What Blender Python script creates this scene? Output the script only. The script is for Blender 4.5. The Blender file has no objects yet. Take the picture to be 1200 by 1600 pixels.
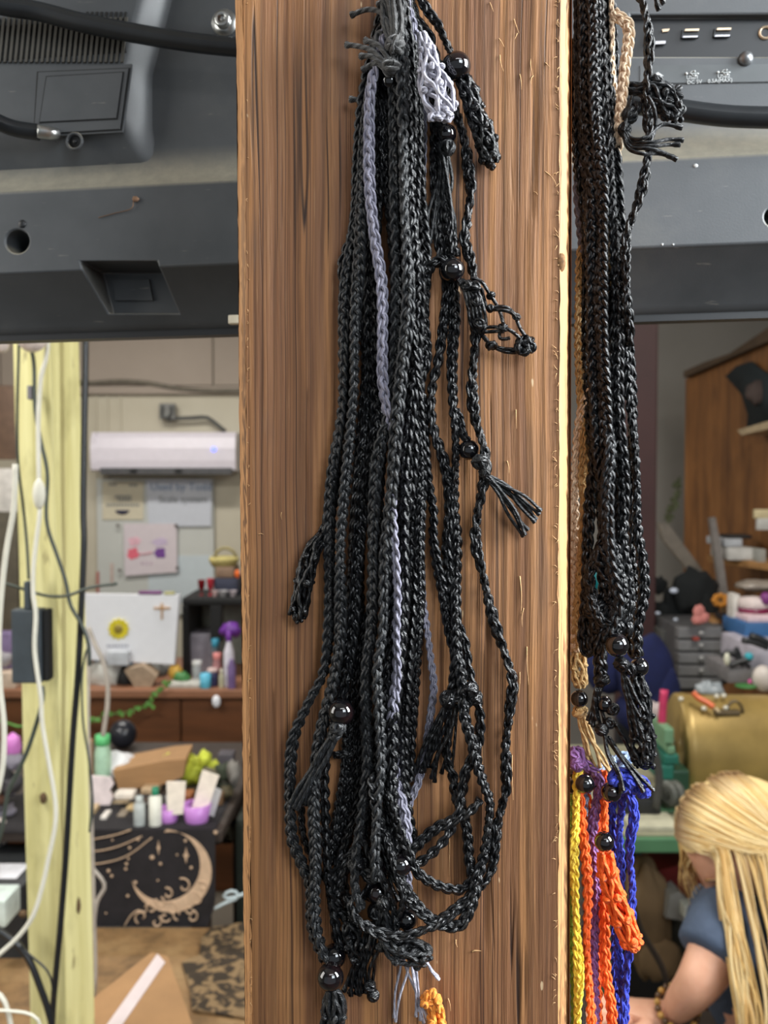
import bpy, bmesh, math, random
import numpy as np
from mathutils import Vector, Matrix
random.seed(7); rng = np.random.default_rng(7)
SC = bpy.context.scene
COL = SC.collection
PI = math.pi

# ---------------------------------------------------------------- camera
FPX = 1500.0
PITCH = math.radians(1.9)
CAMZ = 1.75
cam = bpy.data.cameras.new('camera'); camo = bpy.data.objects.new('camera', cam); COL.objects.link(camo)
camo.location = (0, 0, CAMZ); camo.rotation_euler = (PI/2 - PITCH, 0, 0)
cam.sensor_fit = 'VERTICAL'; cam.sensor_height = 32.0; cam.sensor_width = 24.0
cam.lens = 32.0*FPX/1600.0
cam.dof.use_dof = True; cam.dof.focus_distance = 0.42; cam.dof.aperture_fstop = 13.5
cam.clip_start = 0.02
SC.camera = camo
# ---------------------------------------------------------------- world, lamps, exposure
SC.view_settings.view_transform = 'Standard'; SC.view_settings.look = 'None'
SC.view_settings.gamma = 1.0; SC.view_settings.use_curve_mapping = False
SC.view_settings.exposure = 0.0
w = bpy.data.worlds.new('world'); SC.world = w; w.use_nodes = True
w.node_tree.nodes['Background'].inputs[0].default_value = (0.86, 0.93, 1.0, 1)
w.node_tree.nodes['Background'].inputs[1].default_value = 0.42
def area(name, loc, target, size, power, color, sy=None):
    l = bpy.data.lights.new(name, 'AREA'); o = bpy.data.objects.new(name, l); COL.objects.link(o)
    l.energy = power; l.color = color; l.size = size
    if sy: l.shape = 'RECTANGLE'; l.size_y = sy
    o.location = loc
    o.rotation_euler = (Vector(target)-Vector(loc)).to_track_quat('-Z', 'Y').to_euler()
    return o
area('window_light_right', (1.2, 0.20, 2.25), (0.24, 0.62, 1.88), 0.6, 23, (0.94, 0.98, 1.0), 0.9).data.spread = math.radians(100)
area('skylight_behind', (1.05, -1.25, 2.55), (0.25, 0.6, 1.95), 0.9, 8, (0.86, 0.94, 1.0), 0.8).data.spread = math.radians(90)
area('window_light_left', (-1.5, 0.16, 2.15), (-0.15, 0.5, 1.75), 0.7, 17, (1.0, 0.97, 0.92), 1.2)
area('ceiling_lamp_near', (0.35, -0.75, 2.85), (0.05, 0.5, 1.6), 1.1, 5, (0.97, 0.98, 1.0), 0.16)
area('ceiling_lamp_left', (-1.8, 1.5, 2.92), (-1.5, 2.3, 0), 1.2, 46, (1.0, 0.98, 0.93), 0.2)
area('ceiling_lamp_back', (-1.2, 4.0, 2.92), (-1.2, 4.2, 0), 1.2, 36, (1.0, 0.97, 0.92), 0.2)
area('ceiling_lamp_right', (1.0, 1.7, 2.92), (0.8, 1.9, 0), 1.0, 33, (1.0, 0.95, 0.86), 0.2)

# ---------------------------------------------------------------- geometry helpers
cP, sP = math.cos(PITCH), math.sin(PITCH)
def ray(px, py):
    x = (px-600.0)/FPX; y = -(py-800.0)/FPX
    return np.array([x, cP + y*sP, -sP + y*cP])
CAM = np.array([0, 0, CAMZ])
def at(px, py, Y):
    d = ray(px, py); return CAM + d*(Y/d[1])
def atz(px, py, z):
    d = ray(px, py); return CAM + d*((z-CAMZ)/d[2])
FACE = 0.42
def P(px, py, h=3.0):
    return at(px, py, FACE - h*0.001)

def spline(pts, step=0.001):
    """Catmull-Rom through points (n x 3), resampled evenly."""
    pts = np.array(pts, float)
    if len(pts) == 2: dense = np.linspace(pts[0], pts[1], 24)
    else:
        p = np.vstack([2*pts[0]-pts[1], pts, 2*pts[-1]-pts[-2]])
        out = []
        t = np.linspace(0, 1, 12, endpoint=False)[:, None]
        for i in range(1, len(p)-2):
            a, b, c, d = p[i-1], p[i], p[i+1], p[i+2]
            out.append(0.5*((2*b)+(-a+c)*t+(2*a-5*b+4*c-d)*t**2+(-a+3*b-3*c+d)*t**3))
        dense = np.vstack(out+[p[-2][None]])
    seg = np.linalg.norm(np.diff(dense, axis=0), axis=1); s = np.concatenate([[0], np.cumsum(seg)])
    n = max(3, int(s[-1]/step)+1)
    q = np.linspace(0, s[-1], n)
    return np.stack([np.interp(q, s, dense[:, k]) for k in range(3)], 1)
def frames(c, ref=(0, -1, 0)):
    T = np.gradient(c, axis=0); T /= np.linalg.norm(T, axis=1)[:, None]+1e-12
    r = np.array(ref, float)
    N = r - (T@r)[:, None]*T
    bad = np.linalg.norm(N, axis=1) < 0.15
    if bad.any():
        r2 = np.array([1.0, 0, 0.2]); N2 = r2 - (T@r2)[:, None]*T
        N[bad] = N2[bad]
    N /= np.linalg.norm(N, axis=1)[:, None]+1e-12
    B = np.cross(T, N)
    return T, N, B

class MB:
    def __init__(s): s.v = []; s.q = []; s.n = 0; s.ng = []; s.a = []
    def addv(s, v, a=None):
        v = np.asarray(v, float); k = s.n; s.v.append(v); s.n += len(v)
        s.a.append(np.zeros((len(v), 3)) if a is None else a); return k
    def tube(s, c, r, sides=6, cap=True):
        c = np.asarray(c, float); n = len(c)
        r = np.full(n, r) if np.isscalar(r) else np.asarray(r)
        T, N, B = frames(c)
        th = np.linspace(0, 1, sides+1)
        ca, sa = np.cos(th*2*PI), np.sin(th*2*PI)
        V = c[:, None, :] + r[:, None, None]*(N[:, None, :]*ca[None, :, None] + B[:, None, :]*sa[None, :, None])
        sl = np.concatenate([[0], np.cumsum(np.linalg.norm(np.diff(c, axis=0), axis=1))])
        A = np.zeros((n, sides+1, 3)); A[..., 0] = th[None]; A[..., 1] = sl[:, None]*1000; A[..., 2] = random.random()
        k = s.addv(V.reshape(-1, 3), A.reshape(-1, 3))
        m = sides+1
        i = np.arange(n-1)[:, None]*m; j = np.arange(sides)[None]
        a = k+i+j
        s.q.append(np.stack([a, a+1, a+1+m, a+m], -1).reshape(-1, 4))
        if cap:
            s.ng.append([k+x for x in range(sides)][::-1]); s.ng.append([k+(n-1)*m+x for x in range(sides)])
        return s
    def box(s, lo, hi, M=None):
        lo = np.array(lo, float); hi = np.array(hi, float)
        v = np.array([[x, y, z] for z in (lo[2], hi[2]) for y in (lo[1], hi[1]) for x in (lo[0], hi[0])])
        if M is not None: v = xf(M, v)
        k = s.addv(v)
        s.q.append(np.array([[0,2,3,1],[4,5,7,6],[0,1,5,4],[2,6,7,3],[0,4,6,2],[1,3,7,5]])+k); return s
    def cbox(s, c, size, M=None):
        c = np.array(c, float); h = np.array(size, float)/2; return s.box(c-h, c+h, M)
    def bbox(s, lo, hi, b=0.004, M=None):
        """box with chamfered edges"""
        lo = np.array(lo, float); hi = np.array(hi, float)
        b = min(b, *(0.45*(hi-lo)))
        bm = bmesh.new(); bmesh.ops.create_cube(bm, size=1)
        for v in bm.verts:
            v.co = Vector([(lo[i]+hi[i])/2 + v.co[i]*(hi[i]-lo[i]) for i in range(3)])
        bmesh.ops.bevel(bm, geom=bm.edges[:], offset=float(b), segments=2, affect='EDGES', profile=0.6)
        s.bm(bm, M); return s
    def bm(s, bm, M=None):
        bm.verts.index_update(); v = np.array([v.co[:] for v in bm.verts])
        if M is not None: v = xf(M, v)
        k = s.addv(v)
        for f in bm.faces: s.ng.append([k+x.index for x in f.verts])
        bm.free(); return s
    def prism(s, pts, d, axis=None):
        """closed outline of 3D points, extruded by vector d"""
        p = np.array(pts, float); d = np.array(d, float); n = len(p)
        k = s.addv(np.vstack([p, p+d]))
        s.ng.append([k+i for i in range(n)]); s.ng.append([k+n+i for i in range(n)][::-1])
        for i in range(n):
            j = (i+1) % n; s.ng.append([k+j, k+i, k+n+i, k+n+j])
        return s
    def lathe(s, prof, c, seg=20, axis='Z', M=None):
        prof = np.array(prof, float); n = len(prof)
        th = np.arange(seg)/seg*2*PI
        V = np.stack([prof[:, None, 0]*np.cos(th), prof[:, None, 0]*np.sin(th), np.repeat(prof[:, None, 1], seg, 1)], -1).reshape(-1, 3)
        if axis == 'X': V = V[:, [2, 0, 1]]
        if axis == 'Y': V = V[:, [1, 2, 0]]
        if M is not None: V = xf(M, V)
        V = V + np.array(c, float)
        k = s.addv(V)
        i = np.arange(n-1)[:, None]*seg; j = np.arange(seg)[None]; j2 = (j+1) % seg
        s.q.append(np.stack([k+i+j, k+i+j2, k+i+seg+j2, k+i+seg+j], -1).reshape(-1, 4))
        if prof[0, 0] > 1e-6: s.ng.append([k+x for x in range(seg)][::-1])
        if prof[-1, 0] > 1e-6: s.ng.append([k+(n-1)*seg+x for x in range(seg)])
        return s
    def ball(s, c, r, seg=14, rings=9, M=None, noise=0, ns=10):
        r = np.array([r]*3) if np.isscalar(r) else np.array(r)
        ph = np.linspace(0, PI, rings+1)
        prof = np.stack([np.sin(ph), -np.cos(ph)], 1); prof[0, 0] = prof[-1, 0] = 1e-4
        th = np.arange(seg)/seg*2*PI
        V = np.stack([prof[:, None, 0]*np.cos(th), prof[:, None, 0]*np.sin(th), np.repeat(prof[:, None, 1], seg, 1)], -1).reshape(-1, 3)
        if noise:
            ph0 = rng.random(6)*6
            f = 1+noise*(np.sin(V[:, 0]*ns*.5+ph0[0])*np.sin(V[:, 1]*ns*.6+ph0[1])+np.sin(V[:, 2]*ns*.45+ph0[2])*np.cos(V[:, 0]*ns*.7+ph0[3]))
            V = V*f[:, None]
        V = V*r
        if M is not None: V = xf(M, V)
        k = s.addv(V+np.array(c, float))
        i = np.arange(rings)[:, None]*seg; j = np.arange(seg)[None]; j2 = (j+1) % seg
        s.q.append(np.stack([k+i+j, k+i+j2, k+i+seg+j2, k+i+seg+j], -1).reshape(-1, 4))
        return s
    def grid(s, V):
        """V: (n, m, 3) surface"""
        n, m = V.shape[:2]; k = s.addv(V.reshape(-1, 3))
        i = np.arange(n-1)[:, None]*m; j = np.arange(m-1)[None]; a = k+i+j
        s.q.append(np.stack([a, a+1, a+1+m, a+m], -1).reshape(-1, 4)); return s
    def build(s, name, mat, parent=None, smooth=True, kind=None, label=None, auto=None):
        V = np.vstack(s.v); A = np.vstack(s.a)
        org = np.array(parent['_o']) if parent is not None else V.mean(0)
        if parent is None: org[2] = V[:, 2].min()
        V = V - org
        me = bpy.data.meshes.new(name)
        ql = np.concatenate([q.reshape(-1) for q in s.q]) if s.q else np.zeros(0, int)
        nq = len(ql)//4
        nl = [x for f in s.ng for x in f]; nt = [len(f) for f in s.ng]
        loops = np.concatenate([ql, np.array(nl, int)]).astype(np.int32)
        tot = np.concatenate([np.full(nq, 4), np.array(nt, int)]).astype(np.int32)
        st = np.concatenate([[0], np.cumsum(tot)[:-1]]).astype(np.int32)
        me.vertices.add(len(V)); me.vertices.foreach_set('co', V.astype(np.float32).ravel())
        me.loops.add(len(loops)); me.loops.foreach_set('vertex_index', loops)
        me.polygons.add(len(tot)); me.polygons.foreach_set('loop_start', st); me.polygons.foreach_set('loop_total', tot)
        me.update(calc_edges=True)
        me.polygons.foreach_set('use_smooth', np.full(len(tot), bool(smooth)))
        at_ = me.attributes.new('cuv', 'FLOAT_VECTOR', 'POINT'); at_.data.foreach_set('vector', A.astype(np.float32).ravel())
        me.materials.append(mat); me.validate()
        if auto: me.set_sharp_from_angle(angle=math.radians(auto))
        o = bpy.data.objects.new(name, me); COL.objects.link(o)
        if parent is not None:
            o.parent = parent; o['_o'] = list(map(float, parent['_o']))
        else: o.location = org; o['_o'] = list(map(float, org))
        if kind: o['kind'] = kind
        if label: o['label'] = label
        return o
def xf(M, v):
    M = np.array(M); 
    return v@M[:3, :3].T + (M[:3, 3] if M.shape == (4, 4) else 0)
def thing(name, label, cat, loc, group=None):
    o = bpy.data.objects.new(name, None); COL.objects.link(o); o.empty_display_size = 0.01
    o.location = tuple(map(float, loc)); o['_o'] = list(map(float, loc))
    o['label'] = label; o['category'] = cat
    if group: o['group'] = group
    return o
def tag(o, label, cat, group=None):
    o['label'] = label; o['category'] = cat
    if group: o['group'] = group
    return o
def struct(o): o['kind'] = 'structure'; return o
def frameM(o, x, y, z):
    M = np.eye(4); M[:3, 0] = x; M[:3, 1] = y; M[:3, 2] = z; M[:3, 3] = o; return M
def rotM(rx=0, ry=0, rz=0, loc=(0, 0, 0)):
    from mathutils import Euler
    return np.array(Matrix.Translation(Vector([float(q) for q in loc])) @ Euler((rx, ry, rz)).to_matrix().to_4x4())

# ---------------------------------------------------------------- materials
def srgb(r, g, b):
    f = lambda c: (c/255/12.92 if c/255 <= .04045 else ((c/255+.055)/1.055)**2.4)
    return (f(r), f(g), f(b), 1)
class NT:
    def __init__(s, name):
        s.m = bpy.data.materials.new(name); s.m.use_nodes = True; s.t = s.m.node_tree; s.b = s.t.nodes['Principled BSDF']
    def n(s, t, **k):
        x = s.t.nodes.new(t)
        for a, v in k.items():
            if a in x.inputs.keys() if isinstance(a, str) else False: x.inputs[a].default_value = v
            else: setattr(x, a, v)
        return x
    def l(s, a, b): s.t.links.new(a, b)
    def coord(s, scale=(1, 1, 1), rot=(0, 0, 0), kind='Object'):
        c = s.n('ShaderNodeTexCoord'); m = s.n('ShaderNodeMapping'); m.inputs['Scale'].default_value = scale; m.inputs['Rotation'].default_value = rot
        s.l(c.outputs[kind], m.inputs[0]); return m.outputs[0]
    def noise(s, vec, scale, detail=3, rough=.55, dist=0):
        x = s.n('ShaderNodeTexNoise'); x.inputs['Scale'].default_value = scale; x.inputs['Detail'].default_value = detail
        x.inputs['Roughness'].default_value = rough; x.inputs['Distortion'].default_value = dist
        s.l(vec, x.inputs['Vector']); return x.outputs[0]
    def ramp(s, fac, stops, interp='LINEAR'):
        x = s.n('ShaderNodeValToRGB'); x.color_ramp.interpolation = interp
        e = x.color_ramp.elements
        while len(e) < len(stops): e.new(.5)
        for i, (p, c) in enumerate(stops): e[i].position = p; e[i].color = c if len(c) == 4 else (*c, 1)
        s.l(fac, x.inputs[0]); return x.outputs[0]
    def mix(s, fac, a, b, mode='MIX'):
        x = s.n('ShaderNodeMix'); x.data_type = 'RGBA'; x.blend_type = mode
        for v, i in ((fac, 0), (a, 6), (b, 7)):
            if hasattr(v, 'links') or hasattr(v, 'is_linked'): s.l(v, x.inputs[i])
            else: x.inputs[i].default_value = v
        return x.outputs[2]
    def math(s, op, a, b=None, c=None):
        x = s.n('ShaderNodeMath'); x.operation = op
        for i, v in enumerate((a, b, c)):
            if v is None: continue
            if hasattr(v, 'is_linked'): s.l(v, x.inputs[i])
            else: x.inputs[i].default_value = v
        return x.outputs[0]
    def bump(s, h, strength=.3, dist=.001):
        x = s.n('ShaderNodeBump'); x.inputs['Strength'].default_value = strength; x.inputs['Distance'].default_value = dist
        s.l(h, x.inputs['Height']); s.l(x.outputs[0], s.b.inputs['Normal']); return x
    def set(s, **k):
        for a, v in k.items():
            a = a.replace('_', ' ')
            if hasattr(v, 'is_linked'): s.l(v, s.b.inputs[a])
            else: s.b.inputs[a].default_value = v
        return s.m
MC = {}
def flat(name, rgb, rough=.6, metal=0, var=.18, ns=30, spec=.5, bump=.0, coat=0, scale=(1, 1, 1), trans=0):
    """plain surface with mottled colour"""
    key = (name)
    if key in MC: return MC[key]
    t = NT(name); c = srgb(*rgb)
    v = t.coord(scale)
    nz = t.noise(v, ns, 4)
    d = tuple(x*(1-var) for x in c[:3])+(1,); h = tuple(min(1, x*(1+var)) for x in c[:3])+(1,)
    t.set(Base_Color=t.ramp(nz, [(.3, d), (.7, h)]), Roughness=rough, Metallic=metal)
    t.b.inputs['Specular IOR Level'].default_value = spec
    if coat: t.b.inputs['Coat Weight'].default_value = coat
    if trans: t.b.inputs['Transmission Weight'].default_value = trans
    if bump: t.bump(t.noise(v, ns*4, 3), bump, .002)
    MC[key] = t.m; return t.m
def cordmat(name, c1, c2, rough=.45, spec=.5, sheen=0.0, bs=.9):
    t = NT(name)
    a = t.n('ShaderNodeAttribute'); a.attribute_name = 'cuv'
    sp = t.n('ShaderNodeSeparateXYZ'); t.l(a.outputs['Vector'], sp.inputs[0])
    th, s, r = sp.outputs
    ph = t.math('ADD', t.math('MULTIPLY', th, 2*2*PI), t.math('MULTIPLY', s, 1.5))
    w1 = t.math('SINE', ph)
    f2 = t.math('SINE', t.math('ADD', t.math('MULTIPLY', th, 9*2*PI), t.math('MULTIPLY', s, 5.5)))
    o = t.coord()
    nz = t.noise(o, 1400, 2)
    big = t.noise(o, 60, 3)
    h = t.math('ADD', t.math('MULTIPLY', w1, .5), t.math('ADD', t.math('MULTIPLY', f2, .12), t.math('MULTIPLY', nz, .5)))
    t.bump(h, bs, .00042)
    fac = t.math('ADD', t.math('MULTIPLY', w1, .12), t.math('ADD', t.math('MULTIPLY', nz, .5), t.math('ADD', t.math('MULTIPLY', big, .6), t.math('MULTIPLY', r, .25))))
    t.set(Base_Color=t.ramp(fac, [(.3, srgb(*c1)), (.95, srgb(*c2))]), Roughness=rough)
    t.b.inputs['Specular IOR Level'].default_value = spec
    if sheen:
        t.b.inputs['Sheen Weight'].default_value = sheen; t.b.inputs['Sheen Roughness'].default_value = .4
    return t.m
BLACK = cordmat('black_waxed_cord', (2, 3, 4), (15, 16, 19), .3, .6, .01)
BLACK2 = cordmat('faded_black_cord', (5, 6, 7), (27, 29, 32), .4, .5, .05)
GREY = cordmat('lavender_grey_cord', (84, 82, 97), (136, 134, 149), .6, .35, .3)
GREYP = cordmat('pale_lavender_cord', (128, 126, 140), (188, 186, 198), .6, .35, .3)
TAN = cordmat('tan_cord', (176, 138, 84), (216, 180, 124), .55, .4, .1)
CREAM = cordmat('cream_cord', (218, 186, 152), (244, 220, 190), .55, .4, .1)
ORANGE = cordmat('orange_cord', (226, 78, 20), (250, 112, 38), .6, .35, .1)
YELLOW = cordmat('yellow_cord', (234, 196, 44), (252, 228, 96), .6, .35, .1)
PURPLE = cordmat('purple_cord', (104, 66, 116), (146, 100, 156), .6, .35, .1)
BLUE = cordmat('royal_blue_cord', (26, 34, 120), (50, 66, 186), .6, .35, .1)
LBLUE = cordmat('pale_blue_cord', (120, 148, 190), (170, 192, 222), .6, .35, .1)
LIME = cordmat('lime_cord', (130, 170, 40), (170, 205, 80), .6, .35, .1)
def beadmat():
    t = NT('glossy_black_bead')
    nz = t.noise(t.coord(), 160, 2)
    t.set(Base_Color=t.ramp(nz, [(.5, (.003, .003, .004)), (.85, (.016, .005, .005))]), Roughness=.06)
    t.b.inputs['Coat Weight'].default_value = .6; t.b.inputs['Coat Roughness'].default_value = .03
    return t.m
BEAD = beadmat()

def woodpost(lit_edge=False):
    t = NT('sawn_cedar_lit_edge' if lit_edge else 'sawn_cedar')
    v = t.coord()
    # slight waviness of the grain
    wob = t.noise(t.coord((3, 3, 2.2)), 3, 2)
    vm = t.n('ShaderNodeVectorMath'); vm.operation = 'MULTIPLY_ADD'
    cmb = t.n('ShaderNodeCombineXYZ'); t.l(wob, cmb.inputs[0]); 
    t.l(cmb.outputs[0], vm.inputs[0]); vm.inputs[1].default_value = (.0045, 0, 0); t.l(v, vm.inputs[2])
    def st(sx, sz, rot=0):
        m = t.n('ShaderNodeMapping'); m.inputs['Scale'].default_value = (sx, sx*.6, sz); t.l(vm.outputs[0], m.inputs[0]); return m.outputs[0]
    broad = t.noise(st(28, 1.1), 1, 4, .6)
    mid = t.noise(st(150, 4), 1, 5, .65)
    fine = t.noise(st(520, 9), 1, 4, .7)
    pores = t.noise(st(900, 34), 1, 3, .6)
    if lit_edge:
        base = t.ramp(broad, [(.25, srgb(158, 108, 66)), (.5, srgb(198, 146, 96)), (.75, srgb(176, 124, 80))])  # lighter tones put the side light on the chamfers into the colour
    else:
        base = t.ramp(broad, [(.2, srgb(98, 66, 44)), (.34, srgb(148, 102, 63)), (.44, srgb(122, 83, 55)), (.52, srgb(157, 110, 68)), (.6, srgb(118, 80, 54)), (.68, srgb(144, 98, 61)), (.8, srgb(122, 86, 59))])
    c = t.mix(t.ramp(mid, [(.36, (1, 1, 1)), (.47, (0, 0, 0))]), base, t.mix(.42 if not lit_edge else .3, base, srgb(80, 52, 34)))
    c = t.mix(t.ramp(mid, [(.55, (0, 0, 0)), (.75, (.5, .5, .5))]), c, srgb(178, 132, 88))
    c = t.mix(t.ramp(fine, [(.32, (.75, .75, .75)), (.47, (0, 0, 0))]), c, srgb(84, 52, 32))
    c = t.mix(t.ramp(pores, [(.6, (0, 0, 0)), (.8, (.28, .28, .28))]), c, srgb(196, 158, 116))
    # long dark checks
    crack = t.noise(st(95, 2.6), 1, 2, .4)
    ck = t.ramp(crack, [(.487, (0, 0, 0)), (.497, (1, 1, 1)), (.503, (1, 1, 1)), (.513, (0, 0, 0))])
    gate = t.ramp(t.noise(st(24, 5), 1, 2), [(.56, (0, 0, 0)), (.64, (1, 1, 1))])
    cg = t.math('MULTIPLY', ck, gate)
    c = t.mix(cg, c, srgb(40, 24, 16))
    ln = t.noise(st(185, .9), 1, 1, .3)
    lr = t.ramp(ln, [(.478, (0, 0, 0)), (.493, (1,)*3), (.507, (1,)*3), (.522, (0, 0, 0))])
    ln2 = t.noise(st(330, 1.6), 1, 1, .3)
    lr2 = t.ramp(ln2, [(.455, (0, 0, 0)), (.49, (.6,)*3), (.51, (.6,)*3), (.545, (0, 0, 0))])
    lg = t.ramp(t.noise(st(30, 2.2), 1, 2), [(.35, (.25,)*3), (.6, (1,)*3)])
    c = t.mix(t.math('MULTIPLY', lr, lg), c, srgb(62, 38, 24)); c = t.mix(t.math('MULTIPLY', lr2, lg), c, srgb(88, 58, 36))
    if not lit_edge:
        # soft weathered grey stains
        stn = t.ramp(t.noise(st(42, 7), 1, 3), [(.60, (0, 0, 0)), (.72, (.55, .55, .55))])
        c = t.mix(stn, c, srgb(78, 62, 52))
        # pale scuffs, short and thin
        sc = t.ramp(t.noise(st(210, 60), 1, 2), [(.745, (0, 0, 0)), (.775, (.8, .8, .8))])
        c = t.mix(sc, c, srgb(214, 186, 148))
    h = t.math('ADD', t.math('MULTIPLY', mid, .6), t.math('ADD', t.math('MULTIPLY', fine, .5), t.math('SUBTRACT', t.math('MULTIPLY', pores, .25), t.math('MULTIPLY', cg, .9))))
    t.bump(h, .75, .0012)
    t.set(Base_Color=c, Roughness=t.ramp(mid, [(.3, (.75,)*3), (.7, (.52,)*3)]))
    t.b.inputs['Specular IOR Level'].default_value = .35
    return t.m
WOOD = woodpost(); WOODLIT = woodpost(True)
TVM = None
def tvmat():
    t = NT('dusty_black_plastic')
    n1 = t.noise(t.coord((1, 1, 1)), 9, 5, .65); n2 = t.noise(t.coord(), 120, 4, .7)
    sc = t.noise(t.coord((14, 14, 120), (0, .5, 0)), 3, 3)
    c = t.ramp(n1, [(.3, srgb(58, 62, 65)), (.6, srgb(72, 75, 78)), (.8, srgb(86, 88, 88))])
    g = t.n('ShaderNodeNewGeometry'); sx = t.n('ShaderNodeSeparateXYZ'); t.l(g.outputs['Normal'], sx.inputs[0])
    dust = t.math('MULTIPLY', t.ramp(sx.outputs[2], [(.12, (0, 0, 0)), (.7, (.75,)*3)]), t.ramp(n2, [(.25, (.5,)*3), (.7, (.85,)*3)]))
    c = t.mix(dust, c, srgb(176, 168, 146))
    c = t.mix(t.ramp(sc, [(.70, (0, 0, 0)), (.76, (.35,)*3)]), c, srgb(150, 146, 136))
    t.bump(t.noise(t.coord(), 900, 2), .12, .0004)
    t.set(Base_Color=c, Roughness=t.ramp(n1, [(.3, (.42,)*3), (.7, (.55,)*3)]))
    return t.m
TVM = tvmat()
DARKP = flat('dark_plastic', (22, 24, 27), .45, var=.2)
BLKP = flat('matt_black', (10, 11, 12), .7, var=.2)
RUBBER = flat('black_cable_rubber', (26, 29, 32), .38, var=.2, ns=60)
STEEL = flat('zinc_steel', (176, 178, 176), .3, .9, var=.15, ns=200)
WIREW = flat('white_cable', (222, 220, 206), .5, var=.06)
# ================================================================ room shell
def wallmat(name, c1, c2):
    t = NT(name); n = t.noise(t.coord(), 1.3, 5, .6)
    t.set(Base_Color=t.ramp(n, [(.3, srgb(*c1)), (.7, srgb(*c2))]), Roughness=.85); t.bump(t.noise(t.coord(), 60, 3), .1, .003); return t.m
WALL = wallmat('painted_wall', (176, 168, 148), (196, 190, 172)); WALLG = wallmat('grey_wall', (128, 124, 118), (146, 142, 136))
UPW = wallmat('upper_wall_board', (150, 138, 126), (164, 152, 140)); CEIL = wallmat('ceiling_paint', (190, 188, 180), (204, 202, 196))
FLOOR = wallmat('concrete_floor', (96, 88, 78), (120, 112, 100))
BY = 5.6
xs = at(700, 700, BY)[0]
seamz = at(250, 603, BY)[2]
struct(MB().box((-3.2, -2.5, -.1), (3.2, BY+.2, 0)).build('floor', FLOOR, smooth=False))
struct(MB().box((-3.2, -2.5, 3.0), (3.2, BY+.2, 3.1)).build('ceiling', CEIL, smooth=False))
wb = struct(MB().box((-3.2, BY, 0), (xs, BY+.15, 3.0)).build('wall_back', WALL, smooth=False))
struct(MB().box((xs, BY-.9, 0), (3.2, BY-.75, 3.0)).build('wall_back', WALLG, smooth=False))
struct(MB().box((xs, BY-.75, 0), (xs+.12, BY+.15, 3.0)).build('wall_partition', WALLG, smooth=False))
struct(MB().box((-3.35, -2.5, 0), (-3.2, BY+.2, 3.0)).build('wall_left', WALL, smooth=False))
struct(MB().box((3.2, -2.5, 0), (3.35, BY+.2, 3.0)).build('wall_right', WALLG, smooth=False))
# upper boards, proud of the wall, with their seam showing at x ~ 333
xa = at(333, 560, BY-.03)[0]
for x0, x1 in ((-3.2, -2.22), (-2.214, xa-.004), (xa+.004, xs)):
    MB().bbox((x0, BY-.03, seamz), (x1, BY, 3.0), .004).build('panel', UPW, wb, smooth=False)
tr = MB(); tr.bbox((-3.2, BY-.04, seamz-.05), (xs, BY, seamz-.004), .006)
struct(tr.build('trim_1', UPW, smooth=False))
for px in (152, 170, 190):      # narrow vertical battens of the lower wall by the corner
    a = at(px, 800, BY)
    MB().box((a[0]-.006, BY-.012, .9), (a[0]+.006, BY, seamz-.05)).build('batten', WALL, wb, smooth=False)
# maroon steel column
a, b = at(975, 700, 3.3), at(1027, 700, 3.3)
MAR = flat('maroon_paint', (58, 30, 30), .6, var=.15, ns=8)
c = MB().bbox((a[0], 3.3, 0), (b[0], 3.42, 3.0), .006).build('steel_column', MAR, smooth=False)
tag(c, 'dark maroon square column behind the cords right of the post', 'column')

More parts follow.
